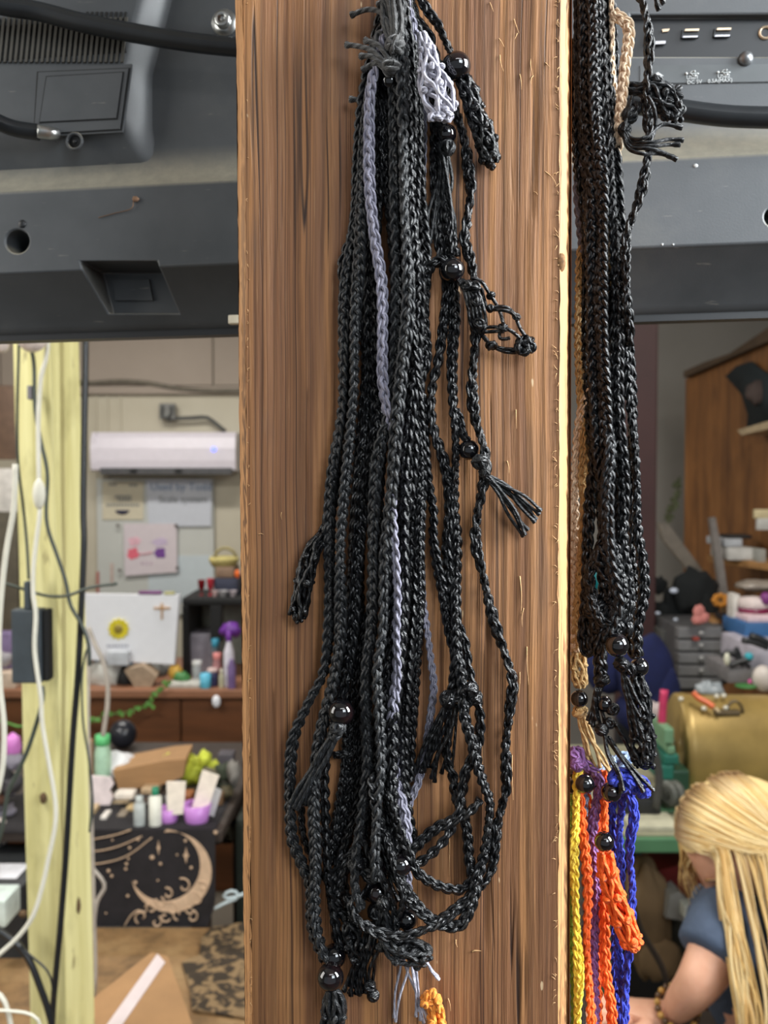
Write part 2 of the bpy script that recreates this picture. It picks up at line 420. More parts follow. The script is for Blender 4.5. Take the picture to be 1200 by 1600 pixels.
# ================================================================ the wooden post
def build_post():
    x0 = at(366, 0, FACE)[0]; x1 = at(897, 0, FACE)[0]; D = .14; ch = .0062
    root = thing('wooden_post', 'large rough-sawn brown wooden post with worn edges coloured as side-lit in the middle', 'post', ((x0+x1)/2, FACE+D/2, 0))
    tilt = .0040
    zc = at(600, 0, FACE)[2]
    zs = np.concatenate([[0, .4, .8, 1.1, 1.3], np.arange(1.42, 2.10, .004), [2.2, 2.5, 3.0]])
    W = x1-x0
    def sheary(V):
        V = V.copy(); V[..., 0] += (zc-V[..., 2])*tilt; return V
    # front face: shallow waviness and splits
    xf_ = np.linspace(x0+ch*.62, x1-ch*.98, 110)
    ZZ, XX = np.meshgrid(zs, xf_, indexing='ij')
    def nz(x, z, a, b, s):
        return np.sin(x*a+s+1.3*np.sin(z*b+s*2))*np.sin(x*a*.63+z*b*.3+s*5)
    Yf = FACE + .00025*nz(XX, ZZ, 700, 4, 1) + .0004*nz(XX, ZZ, 160, 2, 2)
    for (cx, z0, z1, wd) in ((.205, 1.71, 1.79, .0006), (.24, 1.60, 1.69, .0005), (.88, 1.86, 1.93, .0007), (.10, 1.57, 1.66, .0005), (.74, 1.54, 1.7, .0004)):
        xc = x0+W*cx+.0006*np.sin(ZZ*60)
        Yf += .002*np.exp(-((XX-xc)/.0009)**2)*np.clip(np.sin(np.clip((ZZ-z0)/(z1-z0), 0, 1)*PI), 0, 1)**.5
    V = np.stack([XX, Yf, ZZ], -1)
    MB().grid(sheary(V)[:, ::-1]).build('front_face', WOOD, root)
    # worn corner strips; the side light on them is painted as lighter wood
    r2 = np.random.default_rng(3)
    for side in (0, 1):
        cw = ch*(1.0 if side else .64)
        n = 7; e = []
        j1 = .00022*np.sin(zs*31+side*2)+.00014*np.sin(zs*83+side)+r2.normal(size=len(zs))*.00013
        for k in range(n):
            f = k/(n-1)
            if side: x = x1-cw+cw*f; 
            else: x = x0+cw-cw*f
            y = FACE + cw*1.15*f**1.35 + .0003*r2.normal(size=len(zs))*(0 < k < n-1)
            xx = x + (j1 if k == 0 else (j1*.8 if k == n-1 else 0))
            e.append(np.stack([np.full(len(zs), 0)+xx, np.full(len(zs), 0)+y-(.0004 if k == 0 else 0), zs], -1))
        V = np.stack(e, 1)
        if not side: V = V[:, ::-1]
        MB().grid(sheary(V)[:, ::-1]).build('worn_edge', WOODLIT, root, label='worn corner of the post, painted paler as if lit from the side')
    m = MB()
    for x, s in ((x0, 1), (x1, -1)):
        ys = np.linspace(FACE+ch*.7, FACE+D, 12)
        Z2, Y2 = np.meshgrid(zs, ys, indexing='ij'); V = np.stack([np.full_like(Y2, x)+.0003*np.sin(Y2*600), Y2, Z2], -1)
        m.grid(sheary(V) if s > 0 else sheary(V)[:, ::-1])
    m.build('side_faces', WOOD, root)
    Z2, X2 = np.meshgrid(zs, np.linspace(x0, x1, 8), indexing='ij')
    MB().grid(sheary(np.stack([X2, np.full_like(X2, FACE+D), Z2], -1))).build('rear_face', WOOD, root)
    # splinters standing off the face and corner
    SPL = flat('pale_splinter', (196, 156, 110), .8, var=.15, ns=300)
    sp = MB()
    def splin(px, py, dx, dy, w=.9, h=1.0):
        a = P(px, py, .2); b = P(px+dx, py+dy, h); mid = (a+b)/2+np.array([.0006*random.uniform(-1, 1), 0, .0004])
        c = spline([a, mid, b], .0012); sp.tube(c, np.linspace(.00028*w, .00006, len(c)), 4)
    for q in ((803, 30, 8, 22), (808, 52, -4, 10), (779, 60, 9, 14), (781, 86, 6, 26), (829, 92, 4, 26), (833, 118, -3, 14), (765, 4, 6, 14), (852, 98, 8, 8), (812, 116, 3, 24), (834, 300, 6, 4), (852, 268, 18, 22),
              (812, 900, 2, 60, 1.2), (818, 950, -2, 30), (823, 1010, 3, 60), (738, 1487, 14, -1, 2), (757, 1350, 12, 1), (702, 1310, 0, 60), (712, 1468, 3, 12), (812, 1050, -2, 40), (800, 1180, 2, 70), (806, 640, 1, 30), (792, 720, 3, 20), (440, 800, 0, 12), (404, 835, 8, 0), (700, 1560, 4, 20)):
        splin(*q)
    for i in range(100):
        y = random.uniform(2, 1598); x = 873 + (y/1600)*-3 + random.uniform(-3, 1)
        splin(x, y, random.uniform(-7, -1), random.uniform(-9, 9), .7, .9)
    for i in range(40):
        y = random.uniform(2, 1598); splin(385+y/1600*6, y, random.uniform(-2, 4), random.uniform(-6, 6), .6, .7)
    sp.build('splinters', SPL, root, kind='stuff', label='fine pale splinters')
    kn = MB(); kn.ball(at(876, 410, FACE+.001), (.0022, .0016, .0042), 10, 8, noise=.12)
    kn.build('knot', flat('wood_knot', (120, 86, 50), .8, var=.4, ns=600), root, label='small rough knot on the right corner')
build_post()

# ================================================================ television hanging behind the post
TA, TB = at(0, 525, .685), at(1200, 487, .625)
ux = (TB-TA)/np.linalg.norm(TB-TA); nn = np.cross(ux, [0, 0, 1]); nn /= np.linalg.norm(nn); up = np.cross(nn, ux)
TM = frameM(TA, ux, -nn, up)       # local: x along, y away from camera, z up
def tvl(px, py, off=0.0):
    d = ray(px, py); p0 = TA+nn*off; t = ((p0-CAM)@nn)/(d@nn); q = CAM+d*t-TA
    return np.array([q@ux, -off, q@up])
def tvw(px, py, off=0.0): return xf(TM, tvl(px, py, off)[None])[0]
tv = thing('television', 'large dusty black flat television seen from behind, running behind the post', 'television', xf(TM, np.array([[.27, .03, 0]]))[0])
vz = lambda y, off: tvl(600, y, off)[2]
def shell():
    prof = [(0, vz(506, 0)), (-.004, vz(499, .004)), (-.006, vz(492, .006)), (-.034, vz(407, .034)), (-.036, vz(403, .036)), (-.036, vz(272, .036)), (-.0350, vz(269, .035)), (-.0295, vz(259, .0295)), (-.0250, vz(248, .025)), (-.0218, vz(236, .0218)), (-.0200, vz(222, .0200)), (-.0191, vz(206, .0191)), (-.019, vz(192, .019)), (-.019, .62), (.03, .62), (.03, 0)]
    bm = bmesh.new()
    U = [-.42, 1.05]
    rings = [[bm.verts.new((u, y, z)) for y, z in prof] for u in U]
    n = len(prof)
    for i in range(n): bm.faces.new([rings[0][i], rings[0][(i+1) % n], rings[1][(i+1) % n], rings[1][i]])
    bm.faces.new(rings[0][::-1]); bm.faces.new(rings[1])
    bmesh.ops.recalc_face_normals(bm, faces=bm.faces[:])
    me = bpy.data.meshes.new('tv_a'); bm.to_mesh(me); bm.free(); o = bpy.data.objects.new('tv_a', me); COL.objects.link(o)
    cut = bmesh.new()
    def addbox(l, t, r, b, o0, o1, skew=0, tap=0, so=.036):
        """pocket outline given in pixels, cut from offset o1 back to o0"""
        q = [(l, t), (r, t), (r+skew, b), (l+skew, b)]
        f = [tvl(x, y, so) for x, y in q]
        A = [cut.verts.new((p[0], -o1, p[2])) for p in f]
        cx = sum(p[0] for p in f)/4; cz = sum(p[2] for p in f)/4
        Bv = [cut.verts.new((cx+(p[0]-cx)*(1-tap), -o0, cz+(p[2]-cz)*(1-tap))) for p in f]
        for i in range(4): cut.faces.new([A[i], A[(i+1) % 4], Bv[(i+1) % 4], Bv[i]])
        cut.faces.new(A[::-1]); cut.faces.new(Bv)
    addbox(121, 405, 248, 484, .004, .06, 20, .12)
    addbox(985, 22, 1260, 88, .0125, .06, 0, 0, .019)
    def hole(px, py, r, o0):
        p = tvl(px, py, .036); n = 20
        A = [cut.verts.new((p[0]+r*math.cos(k/n*2*PI), -.06, p[2]+r*.94*math.sin(k/n*2*PI))) for k in range(n)]
        Bv = [cut.verts.new((v.co.x, -o0, v.co.z)) for v in A]
        for i in range(n): cut.faces.new([A[i], A[(i+1) % n], Bv[(i+1) % n], Bv[i]])
        cut.faces.new(A[::-1]); cut.faces.new(Bv)
    hole(27, 377, .0083, .008); hole(1213, 338, .007, .008)
    bmesh.ops.recalc_face_normals(cut, faces=cut.faces[:])
    mc = bpy.data.meshes.new('tv_b'); cut.to_mesh(mc); cut.free(); oc = bpy.data.objects.new('tv_b', mc); COL.objects.link(oc)
    md = o.modifiers.new('b', 'BOOLEAN'); md.operation = 'DIFFERENCE'; md.object = oc; md.solver = 'EXACT'
    bpy.context.view_layer.update()
    ev = o.evaluated_get(bpy.context.evaluated_depsgraph_get()); m2 = ev.to_mesh()
    bm = bmesh.new(); bm.from_mesh(m2); ev.to_mesh_clear()
    bpy.data.objects.remove(o); bpy.data.objects.remove(oc)
    mb = MB(); mb.bm(bm, TM); return mb
s_ = shell().build('back_shell', TVM, tv, smooth=True, auto=24)
bv = s_.modifiers.new('bevel', 'BEVEL'); bv.width = .0012; bv.segments = 2; bv.limit_method = 'ANGLE'; bv.angle_limit = math.radians(26)
MB().box((-.42, -.0005, -.004), (1.05, .012, .003), TM).build('bottom_bezel', DARKP, tv, smooth=False)
# raised cover on the left with rounded shoulder
def cover():
    n, m = 60, 22
    rows = []
    y0, y1 = -700, 262
    for i in range(n):
        f = i/(n-1); py = y1+(y0-y1)*f**1.6
        ex = 222+ (25*max(0, (py-190)/72)**2) + max(0, (120-py))*.26      # right edge of the shoulder in px
        base = tvl(ex+16, py, .019)
        row = []
        hh = .016*min(1, (262-py)/70)**.8 if py < 262 else 0
        for k in range(m):
            g = k/(m-1)
            if g < .4: u = -.42+(base[0]-.018+.42)*g/.4; h = hh
            else:
                a = (g-.4)/.6; u = base[0]-.018+.018*a; h = hh*(.5+.5*math.cos(PI*a))
            row.append([u, -.0190-h, base[2]])
        rows.append(row)
    return MB().grid(xf(TM, np.array(rows).reshape(-1, 3)).reshape(n, m, 3))
cover().build('raised_cover', TVM, tv)
CO = .0352
def tvbox(px0, py0, px1, py1, off, th, name, mat, bev=.0008, **k):
    a = tvl(px0, py1, off); b = tvl(px1, py0, off)
    return MB().bbox((min(a[0], b[0]), -off-th, min(a[2], b[2])), (max(a[0], b[0]), -off+.001, max(a[2], b[2])), bev, TM).build(name, mat, tv, smooth=False, **k)
# vents: dark bed with raised slats
tvbox(-60, 27, 196, 99, CO, .0004, 'vent_bed', BLKP)
SL = flat('vent_slat_plastic', (66, 64, 58), .55)
for i in range(31):
    x = -55+i*8.3
    a0, a1 = tvl(x+4, 28, CO+.0005), tvl(x-3, 98, CO+.0005)
    top = 22+ (0 if i < 16 else -(i-16)*.3)
    m = MB(); m.prism(xf(TM, np.array([[a0[0]-.0009, -CO-.0002, a0[2]], [a0[0]+.0009, -CO-.0002, a0[2]], [a1[0]+.0009, -CO-.0002, a1[2]], [a1[0]-.0009, -CO-.0002, a1[2]]])), nn*.0016)
    m.build('slat', SL, tv, smooth=False)
for i in range(9):      # upper short row
    x = 134+i*7.5; a0, a1 = tvl(x+3, 19, CO), tvl(x, 34, CO)
    MB().prism(xf(TM, np.array([[a0[0]-.0008, -CO, a0[2]], [a0[0]+.0008, -CO, a0[2]], [a1[0]+.0008, -CO, a1[2]], [a1[0]-.0008, -CO, a1[2]]])), nn*.0006).build('vent_slot', BLKP, tv, smooth=False)
# access cover: stepped frame
def plate(q, off, th, name, mat):
    v = np.array([tvl(x, y, off) for x, y in q]); 
    return MB().prism(xf(TM, v), nn*th).build(name, mat, tv, smooth=False)
plate([(61, 108), (208, 102), (193, 208), (49, 216)], CO-.001, .0018, 'cover_rim', TVM)
plate([(58, 112), (204, 106), (190, 204), (52, 212)], CO+.0008, .0003, 'cover_gap', BLKP)
plate([(61, 114), (201, 108), (188, 202), (54, 210)], CO+.0008, .0010, 'access_cover', TVM)
plate([(72, 119), (194, 112), (184, 187), (61, 193)], CO+.0018, .00025, 'cover_groove', BLKP)
plate([(74, 121), (192, 114), (182, 185), (63, 191)], CO+.0018, .0009, 'cover_plate', TVM)
p = tvw(118, 222, CO); 
m = MB(); m.lathe([(.0052, 0), (.0062, .0015), (.0052, .003), (.0042, .0015), (.0042, 0)], p, 22, 'Z', frameM((0, 0, 0), ux, up, nn)[:3, :3]); m.build('screw_socket', TVM, tv)
m = MB(); m.lathe([(.0001, 0), (.0042, 0), (.0042, .0006), (.0001, .0006)], p, 18, 'Z', frameM((0, 0, 0), ux, up, nn)[:3, :3]); m.build('socket_recess', BLKP, tv)
m = MB(); m.lathe([(.0001, 0), (.0018, 0), (.0016, .0016), (.0001, .002)], p, 12, 'Z', frameM((0, 0, 0), ux, up, nn)[:3, :3]); m.build('screw', DARKP, tv)
plate([(176, 437), (234, 437), (240, 470), (182, 470)], .0045, .0016, 'pocket_plate', TVM)
p = tvw(35, 350, .036); MB().ball(p, (.0028, .0012, .0028), 12, 8).build('plug', DARKP, tv)
# port strip at the right
plate([(984, 21), (1262, 20), (1262, 90), (984, 91)], .0126, .0004, 'port_bay', DARKP)
def port(px, py, w=26, h=13):
    l, t = px-w/2, py-h/2
    plate([(l, t), (l+w+1.5, t-.5), (l+w-1, t+h), (l-2, t+h+.5)], .0131, .0012, 'port_frame', DARKP)
    g = plate([(l+4, t+.5), (l+w, t), (l+w-1, t+3.2), (l+3, t+3.6)], .0143, .0016, 'port_tongue', flat('port_contact_metal', (206, 186, 160), .35, .6))
    plate([(l+1, t+h-2), (l+w-2, t+h-2.5), (l+w-3, t+h), (l, t+h+.4)], .0143, .0012, 'port_lip', flat('port_shell_metal', (190, 190, 196), .3, .7))
port(1079, 53); port(1129, 51.5)
plate([(1012, 48), (1046, 46), (1040, 69), (1006, 71)], .0131, .0014, 'socket_frame', DARKP)
plate([(1010, 66), (1040, 65), (1039, 69.5), (1008, 71)], .0145, .0012, 'port_lip', flat('port_shell_metal', (190, 190, 196)))
plate([(1034, 47), (1046, 46), (1044, 50), (1035, 51)], .0145, .0012, 'port_tongue', flat('port_contact_metal', (206, 186, 160)))
for k_, (ax, ay) in enumerate([(1196, 51)]):
    m = MB(); th = np.linspace(0, 2*PI, 24); c = tvw(ax, ay, .0135)+.0036*(np.cos(th)[:, None]*ux+np.sin(th)[:, None]*up)
    m.tube(c, .0009, 6); m.build('round_socket', flat('port_contact_metal', (206, 186, 160)), tv)
m = MB(); m.lathe([(.0001, .004), (.0022, .0036), (.0042, .0018), (.0046, 0), (.004, -.001)], tvw(1165, 92, .0195), 18, 'Z', frameM((0, 0, 0), ux, up, nn)[:3, :3]); m.build('dome_screw', flat('screw_head', (120, 122, 124), .35, .7), tv)
plate([(990, 131.8), (1260, 127.8), (1260, 128.8), (990, 132.8)], .0190, .0003, 'panel_seam', BLKP)
plate([(1000, 103), (1260, 100), (1260, 127), (1000, 131)], .0188, .0006, 'label_strip', flat('label_strip_plastic', (72, 76, 78), .5))
PRT = flat('white_print', (186, 190, 190), .6, var=.05)
def text(body, p, size, parent, mat, xdir, updir, name='lettering', ext=.0001, align='CENTER', sx=1.0):
    cu = bpy.data.curves.new('t', 'FONT'); cu.body = body; cu.size = size; cu.align_x = align; cu.extrude = ext; cu.resolution_u = 3
    o = bpy.data.objects.new('t', cu); COL.objects.link(o); bpy.context.view_layer.update()
    me = bpy.data.meshes.new_from_object(o.evaluated_get(bpy.context.evaluated_depsgraph_get())); bpy.data.objects.remove(o)
    bm = bmesh.new(); bm.from_mesh(me); bpy.data.meshes.remove(me)
    z = np.cross(xdir, updir); M = frameM(p, np.array(xdir)*sx, updir, z)
    return MB().bm(bm, M).build(name, mat, parent, smooth=False)
LX, LO = ux, .0197
text('USB1', tvw(1082, 123.5, LO), .0034, tv, PRT, ux, up); text('USB2', tvw(1131, 121.5, LO), .0034, tv, PRT, ux, up)
text('DC 5V    0.5A(MAX)', tvw(1109, 129.3, LO), .0032, tv, PRT, ux, up)
for (cx, cy) in ((1081, 115), (1130.5, 113)):
    m = MB(); q = lambda x, y: tvw(cx+x, cy+y, LO+.0002)
    m.tube([q(-8, 0), q(0, 0), q(8, 0)], .0003, 4); m.tube(spline([q(-3, 0), q(0, -3.5), q(4, -3.5)], .0006), .0003, 4); m.tube(spline([q(-1, 0), q(2, 3.2), q(5, 3.2)], .0006), .0003, 4)
    m.ball(q(-8.5, 0), .0008, 8, 6); m.prism([q(8, -2), q(8, 2), q(11, 0)], nn*.0003); m.ball(q(4.5, -3.5), .0006, 8, 6); m.cbox(q(5.5, 3.2), (.0010, .0006, .0010))
    m.build('usb_symbol', PRT, tv)
m = MB(); q = lambda x, y: tvw(1028+x, 119+y, LO+.0001)
m.prism([q(-9, 0), q(0, -6), q(9, 0), q(6, 0), q(6, 6), q(-6, 6), q(-6, 0)], nn*.0004); m.build('port_symbol', PRT, tv, smooth=False)
m = MB(); m.ball(tvw(1087, 259, .036), (.0016, .0008, .0012), 8, 6); m.ball(tvw(1035, 382, .036), (.0007, .0004, .0007), 6, 5); m.ball(tvw(1052, 382, .036), (.0006, .0004, .0006), 6, 5)
m.build('white_speck', PRT, tv)
m = MB(); c = spline([tvw(154, 340, .037), tvw(180, 333, .037), tvw(205, 326, .0375), tvw(209, 312, .037)], .002); m.tube(c, .0003, 4); m.ball(tvw(211, 311, .0375), (.0022, .001, .0018), 8, 6, noise=.2)
m.build('dust_thread', flat('tan_dust', (120, 92, 70), .9), tv)
# cables on the television
def cable(name, label, pts, r, mat, cat='cable', sides=12, group=None):
    c = spline(pts, max(.003, r*.8)); o = MB().tube(c, r, sides).build(name, mat)
    return tag(o, label, cat, group)
def tp(l): return [tvw(*q) for q in l]
cable('power_cable', 'thick black cable sagging across the top left of the television', tp([(-80, -15, .06), (0, 8, .055), (60, 18, .05), (130, 36, .048), (200, 50, .046), (270, 62, .045), (330, 70, .044), (400, 76, .043), (520, 84, .042), (640, 90, .04)]), .0060, RUBBER)
cable('power_cable', 'thick black cable on the right side below the white port symbols', tp([(700, 110, .04), (860, 138, .042), (960, 156, .044), (1060, 172, .045), (1130, 181, .045), (1200, 184, .045), (1300, 186, .045)]), .0064, RUBBER)
t = thing('plugged_cable', 'short black cable with silver ferrule entering the cover under the vents', 'cable', tvw(40, 203, .045))
MB().tube(spline(tp([(-80, 165, .07), (-20, 184, .055), (20, 200, .046), (62, 207, .042)]), .003), .0052, 10).build('cable_jacket', RUBBER, t)
m = MB(); c = spline(tp([(58, 205, .044), (78, 208, .040), (90, 210, .034)]), .002); m.tube(c, np.linspace(.0046, .0040, len(c)), 12); m.build('ferrule', STEEL, t)
t = thing('eye_bolt', 'small shiny silver bolt head beside the left edge of the post', 'bolt', tvw(358, 48, .02))
BM = frameM((0, 0, 0), ux, up, nn)[:3, :3]
m = MB(); m.lathe([(.003, 0), (.003, .012), (.0052, .013), (.0055, .017), (.003, .0185), (.0025, .016), (.0001, .016)], tvw(358, 48, .019), 16, 'Z', BM); m.build('bolt_head', STEEL, t)
m = MB(); m.lathe([(.0001, .0105), (.0085, .0105), (.0085, .012), (.0001, .012)], tvw(358, 48, .019), 20, 'Z', BM); m.build('washer', STEEL, t)
t = tag(MB().bbox((0, 0, 0), (.010, .006, .006), .001, frameM(tvw(356, 506, .02), ux, -nn, up)).build('wall_clip', flat('cream_plastic', (214, 206, 184), .5)), 'tiny cream plastic clip at the television bottom edge beside the post', 'clip')
# ================================================================ macrame necklaces
PX = FACE/FPX          # metres per pixel at the post face
def px_path(pts, h0=3.0):
    out = []
    for q in pts:
        h = max(2.7, q[2] if len(q) > 2 else h0)
        out.append(P(q[0], q[1], h))
    return np.array(out)
def braid(mb, pts, wpx=20, pitch=None, twist=0.0, h0=3.0, sides=6, phase=None, strands=3, raw=False):
    c = np.array(pts) if raw else px_path(pts, h0)
    pitch = pitch or random.uniform(46, 66)
    c = spline(c, .00105)
    s = np.arange(len(c))*.00105
    # gentle irregularity
    ph = rng.random(4)*6
    c = c + np.stack([.00035*np.sin(s*70+ph[0]), .0003*np.sin(s*55+ph[1]), 0*s], 1)
    T, N, B = frames(c)
    if phase is None: phase = random.random()*6
    tw = twist*s/(.001) * .001 + ph[2] if twist else np.zeros_like(s)+random.uniform(-.5, .5)+.75*np.sin(s*26+ph[3])+.35*np.sin(s*71+ph[0])
    N2 = N*np.cos(tw)[:, None]+B*np.sin(tw)[:, None]; B2 = B*np.cos(tw)[:, None]-N*np.sin(tw)[:, None]
    W = wpx*PX; r = W*.235
    a = (W/2-r); b = r*.78
    k = 2*PI/(pitch*PX)
    sc = 1+.08*np.sin(s*130+ph[1])
    for i in range(strands):
        q = k*s+phase+2*PI*i/strands
        cc = c + B2*(a*sc*np.sin(q))[:, None] + N2*(b*np.sin(2*q))[:, None]
        Ts = np.gradient(cc, axis=0); Ts /= np.linalg.norm(Ts, axis=1)[:, None]
        od = np.cross(Ts, N2+B2*(.5*np.cos(q))[:, None]); od /= np.linalg.norm(od, axis=1)[:, None]
        for e in (-1, 1):
            mb.tube(cc+od*(e*r*.52)+N2*(r*.12*np.sin(q*1.7+e*2+ph[0]))[:, None], r*.66*(1+.10*np.sin(q*2+1+e)), 6 if sides == 6 else sides)
    return mb
def knot(mb, c, r, cr=None, n=4):
    """a lump of cord: random loops round a centre"""
    c = np.array(c, float); cr = cr or r*.36
    th = np.linspace(0, 2*PI, 15)
    for i in range(n):
        u = rng.normal(size=3); u /= np.linalg.norm(u); v = np.cross(u, rng.normal(size=3)); v /= np.linalg.norm(v)
        R = (r-cr)*random.uniform(.75, 1.0)
        mb.tube(c + R*(np.cos(th)[:, None]*u+np.sin(th)[:, None]*v), cr, 6, cap=False)
    mb.ball(c, (r-cr)*.8, 8, 6); return mb
def bead(root, px, py, rpx, h, axis=(0, 0, 1), mat=None, label=None, shift=None):
    c = P(px, py, h) if shift is None else shift
    R = rpx*PX; n = 16; ph = np.linspace(.16, PI-.16, n)
    prof = np.stack([np.sin(ph), -np.cos(ph)], 1)*R
    prof = np.vstack([[prof[0, 0]*.75, prof[0, 1]+R*.15], prof, [prof[-1, 0]*.75, prof[-1, 1]-R*.15]])
    ax = np.array(axis, float); ax /= np.linalg.norm(ax); x = np.cross(ax, [0, 1, .1]); x /= np.linalg.norm(x); y = np.cross(ax, x)
    M = np.stack([x, y, ax], 1)
    m = MB(); m.lathe(prof, c, 28, 'Z', M)
    return m.build('bead', mat or BEAD, root, label=label)
def tassel(mb, root_px, tips, r=.00075, h0=5, h1=3, spread=2.0, sag=0, fray=True):
    rx, ry = root_px
    for (tx, ty) in tips:
        a = P(rx+random.uniform(-spread, spread), ry, h0+random.uniform(-1, 1))
        e = P(tx, ty, h1+random.uniform(-1.2, 1.2))
        d = e-a; L = np.linalg.norm(d)
        m1 = a+d*.33+np.array([random.uniform(-.05, .05)*L, random.uniform(-.04, .02)*L, sag*L*.3])
        m2 = a+d*.68+np.array([random.uniform(-.06, .06)*L, random.uniform(-.04, .02)*L, sag*L*.35])
        c = spline([a, m1, m2, e], .0012)
        rr = np.full(len(c), r)
        if fray: rr[-2:] *= 1.35; rr[-1] *= 1.1
        mb.tube(c, rr, 6)
    return mb
def net(mb, pts, wpx, n=8, r=.0009, h0=6, knots=3, endknot=6, depth=.7, prof=None, raw=False):
    """knotted net sleeve (gemstone holder) collapsed round a centre path"""
    c = np.array(pts) if raw else px_path(pts, h0)
    c = spline(c, .0011); T, N, B = frames(c); m = len(c); t = np.linspace(0, 1, m)
    W = wpx*PX/2
    if prof is None: prof = np.interp(t, [0, .15, .75, 1], [.35, 1, .95, .45])
    else: prof = np.interp(t, np.linspace(0, 1, len(prof)), prof)
    for i in range(n):
        s = 1 if i % 2 else -1
        th = 2*PI*(i+.5*s*0)/n + s*(PI/n)*.95*np.cos(t*PI*knots+ (0))
        th = th + rng.normal()*.1
        R = W*prof
        cc = c + B*(R*np.cos(th))[:, None] + N*(R*depth*np.sin(th))[:, None]
        cc += .00018*np.sin(t[:, None]*40+rng.random(3)*6)
        mb.tube(cc, r, 6)
    for i in range(max(3, n//2)):
        th = 2*PI*i/max(3, n//2)+1.2*np.sin(t*PI*knots*1.4+i); R = W*prof*.5
        mb.tube(c+B*(R*np.cos(th))[:, None]+N*(R*depth*np.sin(th)-.0004)[:, None], r*1.15, 6)
    for k in range(1, knots+1):
        f = (k)/(knots+.35); j = min(m-1, int(f*m))
        for i in range(0, n, 2):
            th = 2*PI*(i+.5+.5*(k % 2))/n
            q = c[j]+B[j]*W*prof[j]*math.cos(th)+N[j]*W*prof[j]*depth*math.sin(th)
            knot(mb, q+rng.normal(size=3)*.0002, r*2.1, r*.95, 2)
    if endknot:
        knot(mb, c[-1], endknot*PX, r*1.1, 7)
        for _ in range(5): knot(mb, c[-1]+rng.normal(size=3)*endknot*PX*.5, endknot*PX*.5, r, 2)
    return mb
def neck(label, mat_root=(620, -25), cat='necklace', group='black macrame necklaces on the nail', name='macrame_necklace', loc=None):
    return thing(name, label, cat, P(*mat_root, 5) if loc is None else loc, group)
TOP = (628, -30)
def fromtop(x, y, *rest, h=4):
    """prefix a path with its run from the nail"""
    return [(TOP[0]+(x-TOP[0])*.15, -28, h), ((TOP[0]+x)/2, min(-2, y-60) if y > 80 else y-30, h), (x, y, h)]+[(q[0], q[1], q[2] if len(q) > 2 else h) for q in rest]

NAILM = flat('old_nail_steel', (96, 88, 78), .45, .8)
t = thing('nail', 'iron nail at the top of the post that holds the black necklaces', 'nail', at(628, -36, FACE-.02))
m = MB(); a = at(628, -38, FACE+.02); b = at(628, -44, FACE-.032); m.tube([a, (a+b)/2, b], .0021, 10); m.build('shank', NAILM, t)
m = MB(); m.lathe([(.0001, 0), (.005, 0), (.005, .0012), (.0001, .0014)], b, 14, 'Y'); m.build('nail_head', NAILM, t)

def cords(root, mat, *paths, w=20, **k):
    for p in paths:
        kw = dict(k)
        if isinstance(p, dict): kw.update(p); q = kw.pop('p'); ww = kw.pop('w', w); mm = kw.pop('m', mat)
        else: q = p; ww = w; mm = mat
        braid(MB(), q, ww, **kw).build('braided_cord', mm, root)

# --- 1: long left necklace ending in the lowest bead
n1 = neck('black necklace whose reddish-black bead hangs lowest, at the bottom left of the post')
cords(n1, BLACK2,
  dict(p=fromtop(592, 60, (568, 150), (559, 250), (556, 330), (543, 430), (539, 490), (535, 600), (532, 650), (519, 750), (515, 850), (515, 900), (513, 980), (506, 1050), (484, 1096), (460, 1150), (453, 1200), (452, 1260), (456, 1310), (470, 1345), (486, 1385), (487, 1433), (492, 1465), (506, 1500), h=6), w=20),
  dict(p=fromtop(600, 60, (578, 150), (566, 300), (560, 400), (556, 490), (554, 600), (550, 650), (539, 750), (533, 850), (532, 980), (524, 1040), (511, 1100), (500, 1150), (494, 1200), (491, 1270), (492, 1340), (490, 1400), (494, 1450), (510, 1500), h=10), w=20, m=BLACK2))
bead(n1, 516, 1527, 21, 12)
m = MB(); net(m, [(520, 1545, 11), (522, 1565, 10), (521, 1590, 9), (512, 1640, 8), (505, 1690, 8)], 33, 12, .0011, endknot=12); m.build('net_pouch', BLACK2, n1)
# --- 2
n2 = neck('black necklace whose bead sits just above and behind the lowest bead')
cords(n2, BLACK,
  dict(p=fromtop(608, 60, (598, 150), (592, 300), (586, 440), (584, 560), (590, 640), (579, 718), (566, 770), (560, 830), (556, 900), (552, 980), (544, 1040), (536, 1075), (520, 1130), (508, 1200), (509, 1270), (511, 1340), (516, 1400), (524, 1450), (530, 1485), h=7), w=21),
  dict(p=fromtop(600, 50, (590, 150), (585, 300), (572, 440), (570, 520), (570, 600), (568, 650), (560, 750), (552, 850), (550, 940), (546, 1010), (556, 1080), (562, 1140), (556, 1200), (545, 1240), (534, 1290), (530, 1340), (540, 1400), (545, 1450), (536, 1490), h=3), w=20))
bead(n2, 522, 1494, 19, 6)
m = MB(); net(m, [(545, 1440, 10), (552, 1470, 9), (556, 1500, 8)], 24, 6, endknot=7); m.build('net_pouch', BLACK, n2)
